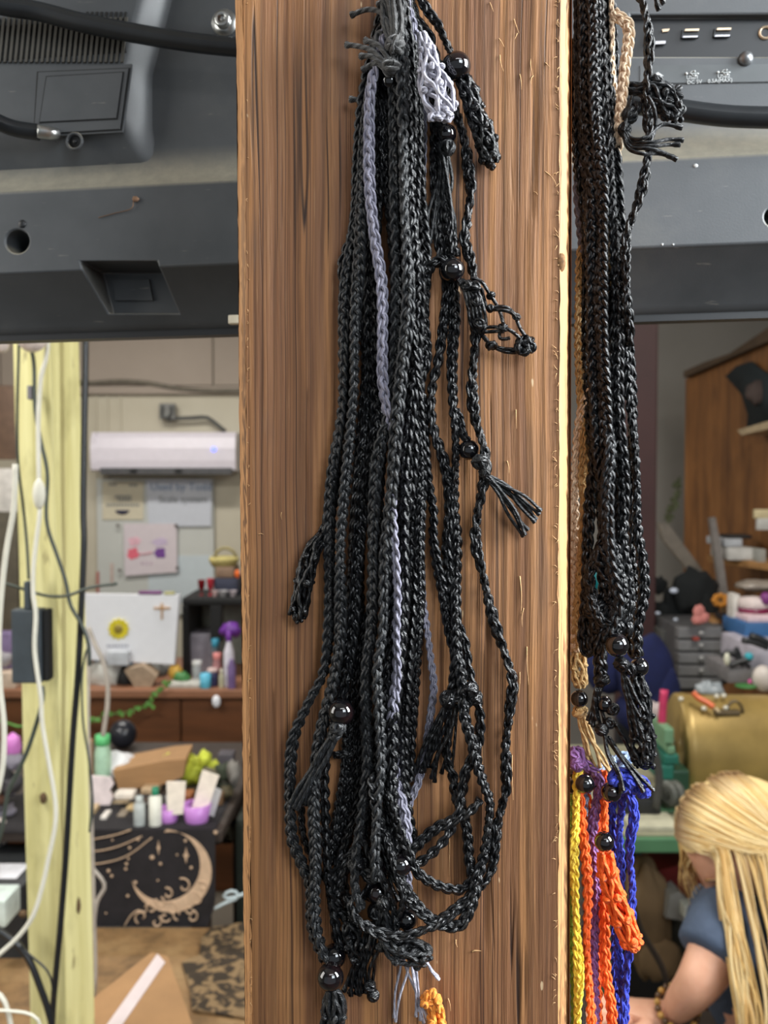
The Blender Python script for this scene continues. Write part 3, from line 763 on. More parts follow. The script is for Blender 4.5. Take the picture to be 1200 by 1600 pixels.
# --- 3: tassel necklace on the left
n3 = neck('black necklace with a thick grey-black tassel under a round bead at lower left')
cords(n3, BLACK,
  dict(p=fromtop(590, 70, (575, 170), (570, 300), (566, 400), (566, 480), (574, 560), (568, 640), (562, 720), (557, 800), (553, 880), (553, 980), (549, 1050), (544, 1100), h=2), w=20),
  dict(p=fromtop(596, 70, (586, 200), (580, 320), (576, 450), (577, 560), (571, 660), (567, 700), (560, 760), (552, 850), (544, 930), (538, 1000), (532, 1060), (528, 1100), h=5), w=18),
  dict(p=[(544, 1120, 3), (553, 1150, 3), (553, 1174, 4), (540, 1178, 4), (522, 1180, 3)], w=14, pitch=40),
  dict(p=[(540, 1120, 3), (535, 1200, 3), (524, 1290, 3), (520, 1350, 3)], w=15))
bead(n3, 533, 1113, 20.5, 13)
m = MB(); knot(m, P(528, 1137, 15), .0040, .0011, 6); knot(m, P(524, 1147, 14), .0034, .001, 5)
tassel(m, (522, 1150), [(452+i*1.9+random.uniform(-2, 2), 1262-abs(i-5)*.8+random.uniform(-6, 6)) for i in range(15)], .00085, 14, 9, 7); m.build('tassel', BLACK2, n3, label='thick faded charcoal tassel')
# --- 4: grey
n4 = neck('lavender-grey necklace among the black ones, pale pouch near the top and pale tassel below', group=None)
cords(n4, GREY,
  dict(p=fromtop(603, 40, (594, 75), (584, 115), (579, 150), (578, 200), (577, 260), (578, 310), (584, 370), (593, 420), (598, 460), (599, 520), (598, 590), (602, 630), (609, 665), (614, 700, 9), (612, 750, 12), (614, 800, 14), (619, 870, 15), (621, 930, 15), (618, 990, 14), (619, 1050, 13), (615, 1100, 11), (613, 1150, 8), (620, 1220, 6), (631, 1270, 9), (634, 1300, 10), (632, 1340, 8), (636, 1390, 6), (634, 1450, 6), h=13), w=18, pitch=62),
  dict(p=fromtop(648, 40, (658, 120, 3), (660, 300, 2), (660, 500, 2), (655, 700, 2), (655, 850, 2), (660, 930, 3), (668, 980, 4), (674, 1030, 4), (678, 1070, 4), (673, 1110, 4), (668, 1140, 3), (660, 1190, 3), (652, 1225, 4), (640, 1255, 5), (634, 1290, 6), (636, 1340, 5), h=9), w=13, pitch=50))
m = MB(); net(m, [(659, 52, 16), (668, 85, 18), (675, 120, 19), (686, 155, 19), (697, 180, 17)], 36, 10, .0008, knots=4, endknot=13, prof=[.3, .55, .75, 1.25, 1.3, 1.0]); 
for _ in range(10): knot(m, P(690+random.uniform(-16, 16), 165+random.uniform(-22, 20), 20), .0024, .0007, 2)
m.build('net_pouch', GREYP, n4, label='paler grey net pouch')
m = MB(); tassel(m, (636, 1470), [(618, 1596), (616, 1590), (650, 1588), (655, 1580), (662, 1598), (657, 1594), (668, 1592)], .0006, 6, 4, 10)
tassel(m, (655, 1490), [(686, 1531), (684, 1527)], .00065, 5, 5, 3)
knot(m, P(638, 1462, 7), .0036, .001, 6); m.build('tassel', GREYP, n4, label='pale grey tassel')
# --- 5..: dense middle of the hank
n5 = neck('black necklace down the front of the hank with the bead low in the middle')
cords(n5, BLACK2,
  dict(p=fromtop(614, 50, (616, 150), (616, 300), (618, 430), (616, 560), (610, 640), (594, 700), (588, 750), (582, 850), (580, 980), (574, 1050), (573, 1130), (573, 1200), (565, 1270), (556, 1340), (556, 1390), (566, 1420), h=12), w=20),
  dict(p=fromtop(626, 50, (628, 150), (632, 300), (637, 430), (635, 500), (628, 580), (622, 650), (613, 750), (603, 850), (600, 980), (590, 1050), (592, 1130), (595, 1200), (590, 1270), (588, 1330), (590, 1375), h=15), w=21))
bead(n5, 590, 1394, 18, 8)
m = MB(); knot(m, P(588, 1425, 9), .0045, .0011, 6)
tassel(m, (583, 1440), [(540+i*3.4+random.uniform(-3, 3), 1552+random.uniform(-10, 8)-abs(i-5)) for i in range(13)], .0009, 9, 5, 10); knot(m, P(583, 1555, 7), .0032, .001, 6); knot(m, P(578, 1540, 7), .003, .001, 5)
m.build('tassel', BLACK, n5)
n6 = neck('black necklace with the folded net pouch pointing right near the bottom')
cords(n6, BLACK,
  dict(p=fromtop(636, 60, (640, 150), (642, 300), (652, 430), (652, 500), (646, 600), (640, 660), (632, 750), (631, 850), (631, 930), (629, 980), (622, 1050), (613, 1130), (612, 1200), (616, 1270), (618, 1320), (620, 1350), h=10), w=21),
  dict(p=fromtop(644, 60, (652, 150), (656, 300), (662, 400), (660, 490), (656, 560), (652, 640), (648, 750), (645, 850), (645, 930), (643, 980), (637, 1050), (631, 1130), (631, 1200), (634, 1260), (640, 1300), (646, 1330), h=5), w=22))
bead(n6, 626, 1352, 17, 13); bead(n6, 607, 1350, 16, 9)
m = MB(); net(m, [(600, 1462, 12), (620, 1482, 13), (645, 1488, 13), (666, 1496, 12)], 36, 10, .0010, knots=2, endknot=8, prof=[.5, 1, 1.1, .9]); knot(m, P(668, 1485, 12), .003, .001, 5); m.build('net_pouch', BLACK2, n6)
cords(n6, BLACK, dict(p=[(600, 1300, 14), (612, 1340, 16), (622, 1372, 16), (632, 1400, 15), (625, 1430, 12)], w=14), dict(p=[(560, 1290, 10), (575, 1330, 12), (600, 1380, 13), (618, 1440, 12), (612, 1470, 10)], w=15))
# --- 7: far right loop
n7 = neck('black necklace forming the outermost loop down the right side, fanned tassel at mid height')
cords(n7, BLACK,
  dict(p=fromtop(672, 60, (690, 120, 3), (706, 165, 3), (718, 195, 4), (727, 230, 4), (733, 270, 4), (737, 300, 4), (731, 343, 4), (727, 374, 4), (734, 402, 5), (741, 440, 6), (742, 500, 6), (741, 545, 5), (738, 595, 4), (740, 630, 4), (745, 659, 5), (754, 688, 8), (760, 721, 8), (753, 765, 6), (744, 809, 4), (743, 853, 4), (754, 895, 4), (766, 945, 4), (777, 985, 4), (792, 1029, 4), (801, 1066, 4), (796, 1103, 4), (790, 1158, 4), (791, 1207, 4), (791, 1235, 4), (781, 1277, 4), (774, 1312, 4), (770, 1350, 4), (758, 1376, 6), (738, 1396, 8), (714, 1419, 12), (686, 1440, 14), (661, 1454, 15), (630, 1464, 16), (602, 1461, 16), (577, 1450, 15), (553, 1428, 13), (546, 1400, 11), h=4), w=19, twist=95),
  dict(p=[(712, 640, 3), (719, 655, 4), (724, 678, 5), (732, 690, 6)], w=14, pitch=40))
bead(n7, 733, 703, 16, 5)
m = MB(); knot(m, P(750, 722, 11), .0042, .0012, 6); knot(m, P(757, 735, 10), .0036, .0011, 5)
tassel(m, (760, 742), [(845, 798), (843, 804), (838, 812), (836, 816), (825, 828), (820, 836), (814, 824)], .0008, 8, 4, 3, sag=.12)
tassel(m, (758, 745), [(830, 800), (818, 838)], .0008, 8, 3, 2, sag=.1); m.build('tassel', BLACK2, n7)
# --- 8: open net pouch
n8 = neck('black necklace with a wide open net pouch sticking out to the right above the middle')
cords(n8, BLACK,
  dict(p=fromtop(668, 60, (682, 150, 3), (692, 230, 3), (699, 300, 3), (706, 360, 4), (711, 400, 5), h=4), w=18),
  dict(p=[(700, 412, 5), (685, 409, 5), (672, 418, 5), (662, 440, 5), (660, 500, 4), (665, 560, 4), (655, 600, 4), (660, 633, 4), (664, 707, 4), (668, 750, 4), (676, 798, 4), (676, 839, 4), (682, 879, 4), (693, 927, 4), (700, 965, 5), (706, 993, 6), (716, 1029, 8), (722, 1060, 10), (724, 1116, 12), (736, 1158, 12), (747, 1200, 11), (757, 1228, 9), (766, 1256, 7), (762, 1305, 6), (756, 1340, 6), (745, 1375, 9), (740, 1400, 11), (731, 1426, 13), (717, 1446, 14), (693, 1446, 14), (666, 1432, 14), (647, 1410, 14), (633, 1389, 14), (616, 1360, 13), (604, 1320, 12), (590, 1270, 14), (580, 1210, 15)], w=19))
bead(n8, 707, 422, 18.5, 9)
def net_open():
    m = MB(); r = .00085
    def ln(*q): m.tube(spline(px_path(q), .0011), r, 6)
    def kn(x, y, h, s=.0022): knot(m, P(x, y, h), s, .0008, 3)
    for dx in (-9, -4, 1, 6, 11): ln((717+dx*.4, 437, 9), (733+dx, 452, 11), (742+dx*1.2, 480, 11), (746+dx*1.2, 505, 9), (750+dx*.6, 520, 8))
    ln((735, 434, 11), (752, 440, 11), (763, 456, 10), (767, 462, 9)); kn(767, 462, 9)
    ln((767, 462, 9), (775, 475, 9), (782, 490, 10), (786, 505, 10)); ln((752, 450, 9), (760, 480, 8), (766, 482, 9)); kn(766, 482, 9)
    ln((766, 482, 9), (780, 479, 10), (795, 482, 10), (806, 494, 9)); ln((768, 484, 9), (782, 484, 12), (798, 488, 12), (806, 496, 10)); kn(807, 495, 9)
    kn(786, 512, 11, .0026); ln((750, 512, 8), (770, 511, 9), (788, 512, 11)); ln((750, 519, 8), (770, 518, 9), (788, 516, 11))
    ln((788, 512, 11), (800, 518, 11), (812, 528, 10)); ln((784, 512, 10), (780, 525, 9), (785, 530, 9), (797, 528, 10)); ln((806, 496, 9), (812, 512, 9), (820, 524, 9))
    ln((750, 519, 8), (760, 530, 7), (768, 540, 6), (790, 550, 6), (812, 550, 7), (822, 544, 8)); ln((752, 523, 7), (764, 536, 6), (782, 544, 6), (806, 546, 7)); kn(768, 540, 7, .003)
    for q in ((815, 535), (826, 532), (829, 542), (820, 548), (812, 544), (822, 538)): kn(*q, 8, .0032)
    kn(742, 448, 12, .003); kn(730, 446, 12, .003); kn(749, 505, 10, .003); kn(745, 470, 12, .0028); kn(753, 512, 9, .0028)
    return m
net_open().build('net_pouch', BLACK, n8)
# --- 9
n9 = neck('black necklace with paired cords right of centre and a loose tassel beside the lower loops')
cords(n9, BLACK,
  dict(p=fromtop(664, 60, (676, 150, 2), (680, 250, 2), (684, 340, 2), (690, 400, 3), (698, 448, 3), (694, 490, 3), (689, 532, 3), (684, 569, 3), (677, 600, 3), (675, 640, 4), (680, 677, 4), (692, 715, 4), (699, 750, 4), (701, 800, 4), (697, 850, 4), (700, 880, 4), (704, 912, 4), (711, 945, 5), (716, 975, 5), (727, 1005, 5), (732, 1044, 6), (740, 1080, 7), (748, 1112, 7), (748, 1150, 6), (740, 1180, 7), (728, 1205, 8), (722, 1240, 8), (717, 1270, 9), (700, 1305, 10), (679, 1330, 11), (652, 1349, 12), (630, 1345, 13), h=3), w=18),
  dict(p=fromtop(670, 80, (688, 200, 5), (694, 300, 5), (702, 380, 4), (709, 455, 4), (710, 500, 4), (706, 540, 4), (705, 583, 4), (708, 630, 4), (713, 690, 4), (712, 750, 4), (711, 800, 4), (713, 840, 4), (711, 900, 4), (712, 950, 7), (714, 1000, 8), (712, 1050, 7), (702, 1120, 5), (697, 1165, 4), (698, 1190, 4), (707, 1215, 5), (712, 1245, 6), (724, 1272, 6), (731, 1305, 6), (734, 1340, 6), (738, 1372, 7), (722, 1389, 8), (693, 1386, 10), (665, 1373, 12), (648, 1358, 13), (636, 1331, 14), (620, 1290, 14), (606, 1240, 15), h=5), w=18))
m = MB(); knot(m, P(700, 1092, 10), .0042, .0012, 6); knot(m, P(735, 1078, 11), .0042, .0012, 6); knot(m, P(742, 1090, 9), .004, .0012, 6); knot(m, P(728, 1095, 9), .004, .0012, 6); knot(m, P(712, 1088, 9), .0036, .001, 6)
tassel(m, (704, 1100), [(646+i*3.3+random.uniform(-3, 3), 1204+random.uniform(-8, 5)) for i in range(9)]+[(674, 1216), (679, 1222), (690, 1208)], .0008, 9, 4, 12); tassel(m, (716, 1100), [(708, 1250)], .0007, 6, 3, 2)
m.build('tassel', BLACK, n9)
# --- 10: top right bead with hanging pouch
n10 = neck('black necklace with bead and long narrow pouch hanging right of the hank near the top')
cords(n10, BLACK, dict(p=[(650, -28, 5), (662, 5, 5), (672, 22, 5), (685, 40, 5), (694, 62, 6), (704, 84, 6)], w=16, pitch=44, twist=90),
  dict(p=fromtop(648, 80, (650, 200, 8), (648, 330, 8), (642, 450, 10), (646, 540, 11), (655, 640, 8), (660, 740, 6), (655, 850, 6), (654, 980, 5), (650, 1060, 3), (642, 1150, 3), (640, 1220, 4), h=8), w=18))
bead(n10, 713, 104, 22, 10); bead(n10, 697, 112, 17, 6)
m = MB(); net(m, [(724, 122, 9), (733, 145, 9), (742, 175, 8), (754, 205, 7), (763, 232, 6), (765, 255, 5)], 29, 10, .0010, endknot=9, knots=5, prof=[.7, .8, .8, .95, 1.0, .8]); m.build('net_pouch', BLACK, n10)
# --- 11
n11 = neck('black necklace whose bead hides under the pale grey pouch, straight tassel beneath it')
cords(n11, BLACK, dict(p=fromtop(655, 60, (668, 120, 6), (684, 165, 6), (694, 196, 5), h=6), w=16),
  dict(p=fromtop(640, 90, (634, 200, 6), (626, 330, 8), (624, 430, 8), (606, 520, 6), (600, 640, 5), (592, 800, 5), (590, 900, 5), (566, 1010, 4), (566, 1080, 5), (568, 1160, 4), (560, 1250, 5), (540, 1320, 6), (524, 1380, 6), (530, 1420, 6), (550, 1440, 7)), w=19))
bead(n11, 697, 210, 16, 5)
m = MB(); knot(m, P(698, 232, 7), .0042, .0011, 6)
tassel(m, (696, 240), [(668, 376), (672, 380), (676, 374), (684, 384), (688, 390), (700, 380), (706, 385), (712, 392), (681, 380)], .00085, 7, 3, 8); m.build('tassel', BLACK2, n11)
# --- 12: knot with frayed ends at the top left
n12 = neck('black necklace with faded frayed cord ends sticking out left near the top')
cords(n12, BLACK,
  dict(p=fromtop(618, 100, (604, 200, 8), (606, 300, 9), (612, 380, 9), (622, 470, 9), (634, 560, 8), (646, 660, 7), (640, 760, 9), (622, 860, 8), (612, 960, 9), (606, 1050, 10), (598, 1120, 9), (606, 1200, 9), (604, 1270, 10), (614, 1330, 10)), w=20),
  dict(p=fromtop(624, 100, (618, 200, 4), (622, 330, 4), (626, 500, 4), (620, 640, 4), (626, 800, 4), (612, 950, 4), (600, 1060, 4), (586, 1160, 6), (578, 1240, 7), (572, 1320, 8)), w=20))
bead(n12, 609, 128, 14, 11)
m = MB(); knot(m, P(617, 72, 18), .0050, .0012, 7); knot(m, P(611, 104, 16), .0046, .0012, 6)
def strand(m, *q, r=.0011):
    c = spline(px_path(q), .0011); rr = np.full(len(c), r); rr[-2:] *= 1.35; m.tube(c, rr, 7)
for q in (((608, 104, 17), (596, 92, 17), (580, 78, 15), (558, 72, 11), (540, 70, 9)), ((610, 100, 17), (602, 84, 18), (590, 70, 17), (570, 63, 14)), ((606, 108, 16), (596, 100, 17), (580, 88, 15), (563, 88, 12)), ((604, 112, 16), (592, 100, 16), (578, 102, 13), (566, 110, 11)),
          ((612, 60, 18), (606, 40, 18), (596, 20, 14), (574, 15, 10), (548, 24, 7)), ((608, 30, 16), (600, 5, 16), (590, 8, 14)), ((614, 66, 19), (612, 30, 20), (606, -5, 18)), ((621, 64, 19), (627, 40, 20), (625, 10, 19), (620, -10, 17)), ((617, 64, 19), (617, 30, 21), (613, -5, 18)), ((609, 64, 17), (600, 40, 17), (598, 10, 16), (602, -10, 15)), ((606, 66, 14), (592, 50, 13), (586, 70, 12), (580, 110, 11)), ((585, 155, 6), (565, 156, 6), (546, 155, 5))):
    strand(m, *q)
m.build('tassel', cordmat('frayed_grey_black_cord', (18, 18, 19), (72, 71, 70), .6, .4, .3), n12, label='faded grey-black frayed cord ends')
# --- 13: left pouch
n13 = neck('black necklace with the narrow pouch poking out left halfway down')
cords(n13, BLACK, dict(p=fromtop(582, 90, (570, 200, 3), (560, 330, 3), (536, 410, 2), (537, 440, 2), (545, 520, 2), (546, 640, 3), (530, 740, 3), (512, 810, 3), (504, 838, 3)), w=19),
  dict(p=[(596, 900, 3), (590, 830, 3), (586, 800, 2), (576, 796, 2), (570, 812, 2), (566, 860, 2), (562, 930, 2), (560, 1040, 2), (552, 1120, 2), (540, 1220, 2), (536, 1300, 3), (528, 1380, 3)], w=16))
m = MB(); net(m, [(506, 836, 5), (494, 850, 6), (482, 880, 6), (474, 915, 6), (468, 950, 5), (464, 964, 5)], 25, 8, .0009, endknot=8, knots=3, prof=[.6, .9, 1, 1, 1.0]); m.build('net_pouch', BLACK, n13)
# --- 14
n14 = neck('black necklace whose half-hidden bead shows a dark red glint right of the low tassels')
cords(n14, BLACK, dict(p=fromtop(640, 90, (646, 250, 4), (654, 420, 2), (640, 600, 2), (640, 760, 2), (654, 880, 2), (650, 1000, 2), (626, 1080, 3), (622, 1180, 3), (624, 1260, 4), (630, 1330, 6), (634, 1420, 6)), w=20),
  dict(p=[(749, 1249, 9), (735, 1266, 10), (710, 1280, 10), (686, 1291, 10), (665, 1308, 10), (644, 1330, 10), (625, 1345, 9), (600, 1356, 8), (575, 1346, 8), (556, 1330, 8), (540, 1350, 8), (528, 1400, 6)], w=17),
  dict(p=[(470, 1255, 4), (472, 1290, 4), (479, 1320, 4), (500, 1360, 4), (520, 1390, 4)], w=14))
bead(n14, 636, 1436, 17, 8)
m = MB(); knot(m, P(600, 1410, 13), .0038, .0011, 6); tassel(m, (602, 1415), [(575+i*7, 1478+random.uniform(-6, 8)) for i in range(8)], .0011, 13, 11, 6)
tassel(m, (596, 1330), [(560+i*9, 1408+random.uniform(-10, 10)) for i in range(9)], .001, 8, 8, 10)
knot(m, P(560, 1350, 9), .005, .0012, 5); knot(m, P(580, 1365, 10), .005, .0012, 5); m.build('tassel', BLACK, n14)
# --- orange pouch at the bottom edge
no = neck('bright orange necklace pouch curling up at the bottom edge of the post', group=None, loc=P(672, 1700, 4))
m = MB(); net(m, [(690, 1700, 6), (686, 1640, 6), (683, 1600, 7), (680, 1575, 7), (672, 1560, 7), (664, 1566, 7)], 24, 8, .0011, endknot=8, knots=4, prof=[.7, .9, 1, .9, .6]); 
for q in ((668, 1556), (676, 1552), (684, 1562), (664, 1568), (686, 1575)): knot(m, P(*q, 9), .0026, .0009, 3)
m.build('net_pouch', cordmat('amber_orange_cord', (214, 116, 30), (240, 156, 66), .6, .35, .1), no)
braid(MB(), [(690, 1700, 5), (688, 1760, 4), (684, 1850, 4), (684, 1960, 4)], 18).build('braided_cord', ORANGE, no)

# ================================================================ necklaces on the right side of the post
RY = .452
def R(px, py, d=0.0): return at(px, py, RY+d*.001)
def rp(l, d0=0):
    return [R(q[0], q[1], q[2] if len(q) > 2 else d0) for q in l]
t = thing('nail', 'nail on the right side of the post that holds the second hank of necklaces', 'nail', R(905, -60, 10))
m = MB(); a, b = R(885, -50, 12), R(985, -58, 4); m.tube([a, (a+b)/2, b], .002, 10); m.build('shank', NAILM, t)
m = MB(); m.lathe([(.0001, 0), (.005, 0), (.005, .0012), (.0001, .0014)], b, 14, 'X'); m.build('nail_head', NAILM, t)
t = thing('nail', 'lower nail on the right side of the post that holds the coloured necklaces', 'nail', R(905, 1215, 14))
m = MB(); a, b = R(880, 1208, 14), R(975, 1204, 10); m.tube([a, (a+b)/2, b], .002, 10); m.build('shank', NAILM, t)
RG = 'black macrame necklaces hanging right of the post'
def rneck(label, group=RG, mat=None): return thing('macrame_necklace', label, 'necklace', R(930, -50), group)
def rcords(root, mat, *paths, w=19, **k):
    for p in paths:
        kw = dict(k); q = p
        if isinstance(p, dict): kw.update(p); q = kw.pop('p'); ww = kw.pop('w', w); mm = kw.pop('m', mat)
        else: ww = w; mm = mat
        d = kw.pop('d', 0)
        braid(MB(), rp(q, d), ww*1.06, raw=True, **kw).build('braided_cord', mm, root)
r1 = rneck('black necklace with the highest bead and a loose tassel right of the post')
rcords(r1, BLACK2, dict(p=[(925, -40), (928, 50), (930, 154), (936, 230), (940, 320), (940, 400), (940, 500), (943, 600), (946, 680), (950, 760), (952, 840), (957, 900), (962, 950), (964, 990)], d=-6, w=23, m=BLACK),
   dict(p=[(938, -40), (940, 50), (943, 154), (951, 205), (956, 300), (962, 400), (966, 500), (966, 590), (968, 650), (973, 750), (974, 840), (984, 900), (986, 950), (970, 990)], d=-4, w=20, m=BLACK))
bead(r1, 0, 0, 19.5, 0, shift=R(964, 1008, -14))
def rtassel(m, root, tips, r=.0008, d0=0, d1=0, spread=2, sag=0, bow=0):
    for tx, ty in tips:
        a = R(root[0]+random.uniform(-spread, spread), root[1], d0+random.uniform(-1, 1)); e = R(tx, ty, d1+random.uniform(-1.5, 1.5)); d = e-a; L = np.linalg.norm(d)
        m1 = a+d*.33+np.array([bow*L+random.uniform(-.04, .04)*L, random.uniform(-.03, .03)*L, 0]); m2 = a+d*.68+np.array([bow*L*.6+random.uniform(-.05, .05)*L, 0, 0])
        c = spline([a, m1, m2, e], .0012); rr = np.full(len(c), r); rr[-2:] *= 1.3; m.tube(c, rr, 6)
m = MB(); knot(m, R(971, 1038, -12), .0042, .0012, 6); knot(m, R(984, 1045, -11), .0036, .001, 6)
rtassel(m, (974, 1045), [(994, 1140), (988, 1150), (1000, 1120), (996, 1150), (1004, 1140), (1006, 1110), (990, 1135)], .0009, -11, -10, 3, bow=-.02); m.build('tassel', BLACK, r1)
r2 = rneck('black necklace with bead and long net pouch at the outer right of the hank')
rcords(r2, BLACK, dict(p=[(945, -40), (948, 30), (951, 120), (958, 205), (964, 300), (971, 370), (976, 440), (975, 500), (977, 560), (984, 630), (992, 690), (996, 750), (996, 830), (1003, 880), (1005, 930), (997, 980), (998, 1025)], d=0, w=19),
   dict(p=[(952, -40), (956, 60), (960, 170), (966, 280), (970, 350), (974, 430), (985, 560), (988, 640), (986, 720), (990, 800), (988, 870), (992, 930), (984, 1000), (992, 1028)], d=6, w=17))
bead(r2, 0, 0, 15.5, 0, shift=R(999, 1042, -6))
m = MB(); net(m, rp([(996, 1056), (1000, 1090), (1003, 1130), (1004, 1165), (1008, 1192)], -8), 36, 10, .0009, raw=True, knots=4, endknot=13, prof=[.5, .8, .95, .95, 1.1, .8]); m.build('net_pouch', BLACK, r2)
r3 = rneck('black necklace whose tassel dangles lowest in front of the blue pouch')
rcords(r3, BLACK, dict(p=[(912, -40), (915, 60), (916, 154), (920, 230), (925, 320), (925, 400), (925, 500), (926, 600), (932, 700), (941, 760), (944, 830), (938, 870), (945, 920), (940, 960), (938, 1010), (940, 1060)], d=-3, w=22),
   dict(p=[(905, -40), (908, 100), (912, 230), (920, 340), (930, 430), (936, 540), (944, 600), (951, 660), (955, 700, -10), (951, 740, -9), (948, 800, -8), (952, 880, -8), (966, 940, -8), (958, 970, -8), (946, 1000, -6)], d=2, w=22, m=BLACK2))
bead(r3, 0, 0, 14, 0, shift=R(944, 1100, -2))
m = MB(); knot(m, R(940, 1062, -4), .0042, .0012, 6)
rtassel(m, (938, 1065), [(922, 1132), (926, 1136), (932, 1126), (918, 1126), (944, 1150), (946, 1155)], .0009, -4, -3, 6, bow=-.06)
knot(m, R(940, 1140, -5), .0036, .0011, 6); knot(m, R(957, 1108, -4), .0036, .0011, 6); knot(m, R(952, 1130, -4), .0032, .001, 5)
rtassel(m, (942, 1148), [(970, 1240), (974, 1236)], .0009, -5, -14, 3); rtassel(m, (946, 1150), [(1022, 1236), (1018, 1232), (1006, 1238), (1004, 1230)], .0009, -5, -14, 5, bow=-.05); rtassel(m, (962, 1130), [(994, 1196), (998, 1200), (990, 1190)], .0009, -5, -10, 3)
m.build('tassel', BLACK, r3)
r4 = rneck('black necklace with a crumpled net pouch looped at the lower left of the right hank')
rcords(r4, BLACK, dict(p=[(908, -40), (910, 60), (905, 200, 6), (906, 260, 8), (915, 340, 8), (918, 450, 8), (915, 560, 8), (918, 640, 7), (926, 720, 3), (923, 780, 2), (919, 850, 2), (917, 900, 2), (914, 950, 2), (910, 1000, 2), (920, 1020, 0), (928, 990, -2), (930, 950, -4), (922, 905, -4), (926, 880, -4), (938, 860, -4)], d=0, w=20),
  dict(p=[(960, 850, -6), (968, 890, -7), (978, 930, -8), (972, 960, -8), (950, 975, -8), (932, 960, -8), (922, 930, -7)], w=17))
m = MB(); net(m, rp([(938, 850, -4), (950, 880, -5), (962, 915, -5), (958, 950, -5)], -5), 38, 9, .001, raw=True, endknot=13, knots=3); 
for _ in range(10): knot(m, R(950+random.uniform(-28, 30), 950+random.uniform(-26, 36), -3), .0044, .0012, 4)
rtassel(m, (948, 970), [(930, 1010), (936, 1022), (960, 1000), (942, 1030)], .001, -4, -6, 6)
m.build('net_pouch', BLACK, r4)
r5 = rneck('black twisted single cord crossing the ports, netted lump and cut ends beside it')
rcords(r5, BLACK, dict(p=[(985, -40, -6), (1000, -10, -8), (1008, 14), (1015, 50), (1014, 90), (1011, 130), (1011, 160), (1010, 185), (1013, 215), (1012, 245), (1005, 290), (995, 325), (984, 355), (978, 390), (978, 440), (980, 480), (984, 540, -2)], d=-8, w=17, twist=100))
m = MB(); net(m, rp([(982, 138, -4), (1000, 140, -5), (1020, 142, -6), (1040, 160, -6), (1055, 180, -6)], 0), 44, 9, .001, raw=True, endknot=12, knots=3, prof=[.35, .35, .9, 1, .9, .6])
for _ in range(12): knot(m, R(1036+random.uniform(-26, 28), 158+random.uniform(-26, 26), -7), .0030, .0010, 3)
knot(m, R(1026, 128, -7), .004, .001, 5)
m.build('net_pouch', BLACK2, r5); m = MB(); m2_ = MB()
for q in ([(975, 190), (985, 215), (1008, 215, -11), (1035, 195), (1066, 200)], [(975, 205), (990, 222), (1020, 222, -11), (1045, 218), (1068, 219)], [(975, 205), (990, 226), (1020, 228, -11), (1045, 226), (1063, 226)], [(974, 208), (986, 230), (1016, 232, -11), (1040, 240), (1058, 250)], [(974, 210), (982, 232), (1004, 240, -11), (1030, 240), (1052, 246)], [(1012, 150, -12), (1022, 170, -12), (1024, 195), (1018, 215)], [(988, 150), (980, 180), (974, 205)], [(1022, -20), (1026, 5), (1030, 16)], [(1030, -20), (1036, 4), (1038, 6)]):
    c = spline(rp(q, -7), .0012); rr = np.full(len(c), .0009); rr[-3:] *= 1.4; (m2_ if q[0][1] == -20 else m).tube(c, rr, 6)
knot(m, R(984, 180, -5), .0045, .0011, 6); knot(m, R(992, 170, -5), .0038, .0011, 6); knot(m, R(976, 202, -5), .0038, .0011, 6)
m.build('tassel', BLACK2, r5); knot(m2_, R(1025, -24, -7), .004, .001, 5); m2_.build('cord_ends', BLACK2, r5)
r6 = rneck('black necklace at the back of the right hank, touching the post corner')
rcords(r6, BLACK, dict(p=[(920, -40, 10), (930, 200, 10), (934, 420, 10), (952, 600, 8), (960, 760, 6), (962, 870, 4)], w=19), dict(p=[(900, 60, 14), (900, 200, 14), (908, 330, 14), (925, 480, 14), (934, 640, 10), (938, 760, 6), (948, 860, 2)], w=19), dict(p=[(935, -40, 12), (946, 200, 10), (955, 400, 10), (958, 560, 8), (962, 700, 6), (970, 860, 2)], w=18))
# tan, cream and grey ones
CG = 'pale macrame necklaces behind the black hank'
r7 = rneck('tan necklace with bead and pale tassel beside the post corner', CG)
rcords(r7, TAN, dict(p=[(955, -40, 12), (930, 150, 14), (920, 320, 14), (908, 400, 12), (905, 470), (904, 540), (906, 600), (913, 700), (912, 750), (916, 800), (908, 860), (904, 920), (902, 980), (903, 1040)], d=8, w=17),
  dict(p=[(950, 330, 12), (951, 400, 10), (950, 440, 10), (938, 560, 10), (928, 620, 10), (925, 680, 9), (921, 740, 9), (912, 800, 9), (910, 870, 9), (901, 960, 9), (902, 1040, 9)], w=16))
bead(r7, 0, 0, 15, 0, shift=R(905, 1092, 2))
m = MB(); net(m, rp([(901, 1020, 6), (905, 1045, 5), (906, 1075, 4)]), 26, 8, .0008, raw=True, endknot=0, knots=2); knot(m, R(906, 1112, 4), .0042, .0012, 6)
rtassel(m, (907, 1116), [(930, 1212), (935, 1208), (938, 1200), (956, 1212), (952, 1206), (920, 1180), (917, 1172), (926, 1192)], .0008, 4, 2, 4, bow=-.02); m.build('tassel', TAN, r7)
r8 = rneck('cream necklace whose upper end crosses in front of the port strip', CG)
rcords(r8, CREAM, dict(p=[(955, -40, -2), (956, 10, -2), (957, 45, -2), (957, 100, 0), (961, 150, 2)], w=13), dict(p=[(957, 20, -4), (968, 28, -5), (980, 38, -6), (982, 60, -6), (977, 100, -6), (974, 140, -5), (970, 180, -4), (968, 210, -2), (962, 245, 2), (955, 300, 6), (952, 420, 10), (940, 500, 11), (924, 545, 8), (922, 590, 8), (914, 620, 8), (907, 650, 8), (901, 700, 10), (898, 800, 12), (897, 900, 12), (900, 1020, 8)], w=18))
r9 = rneck('mauve-grey necklace tucked against the post corner at the top right', CG)
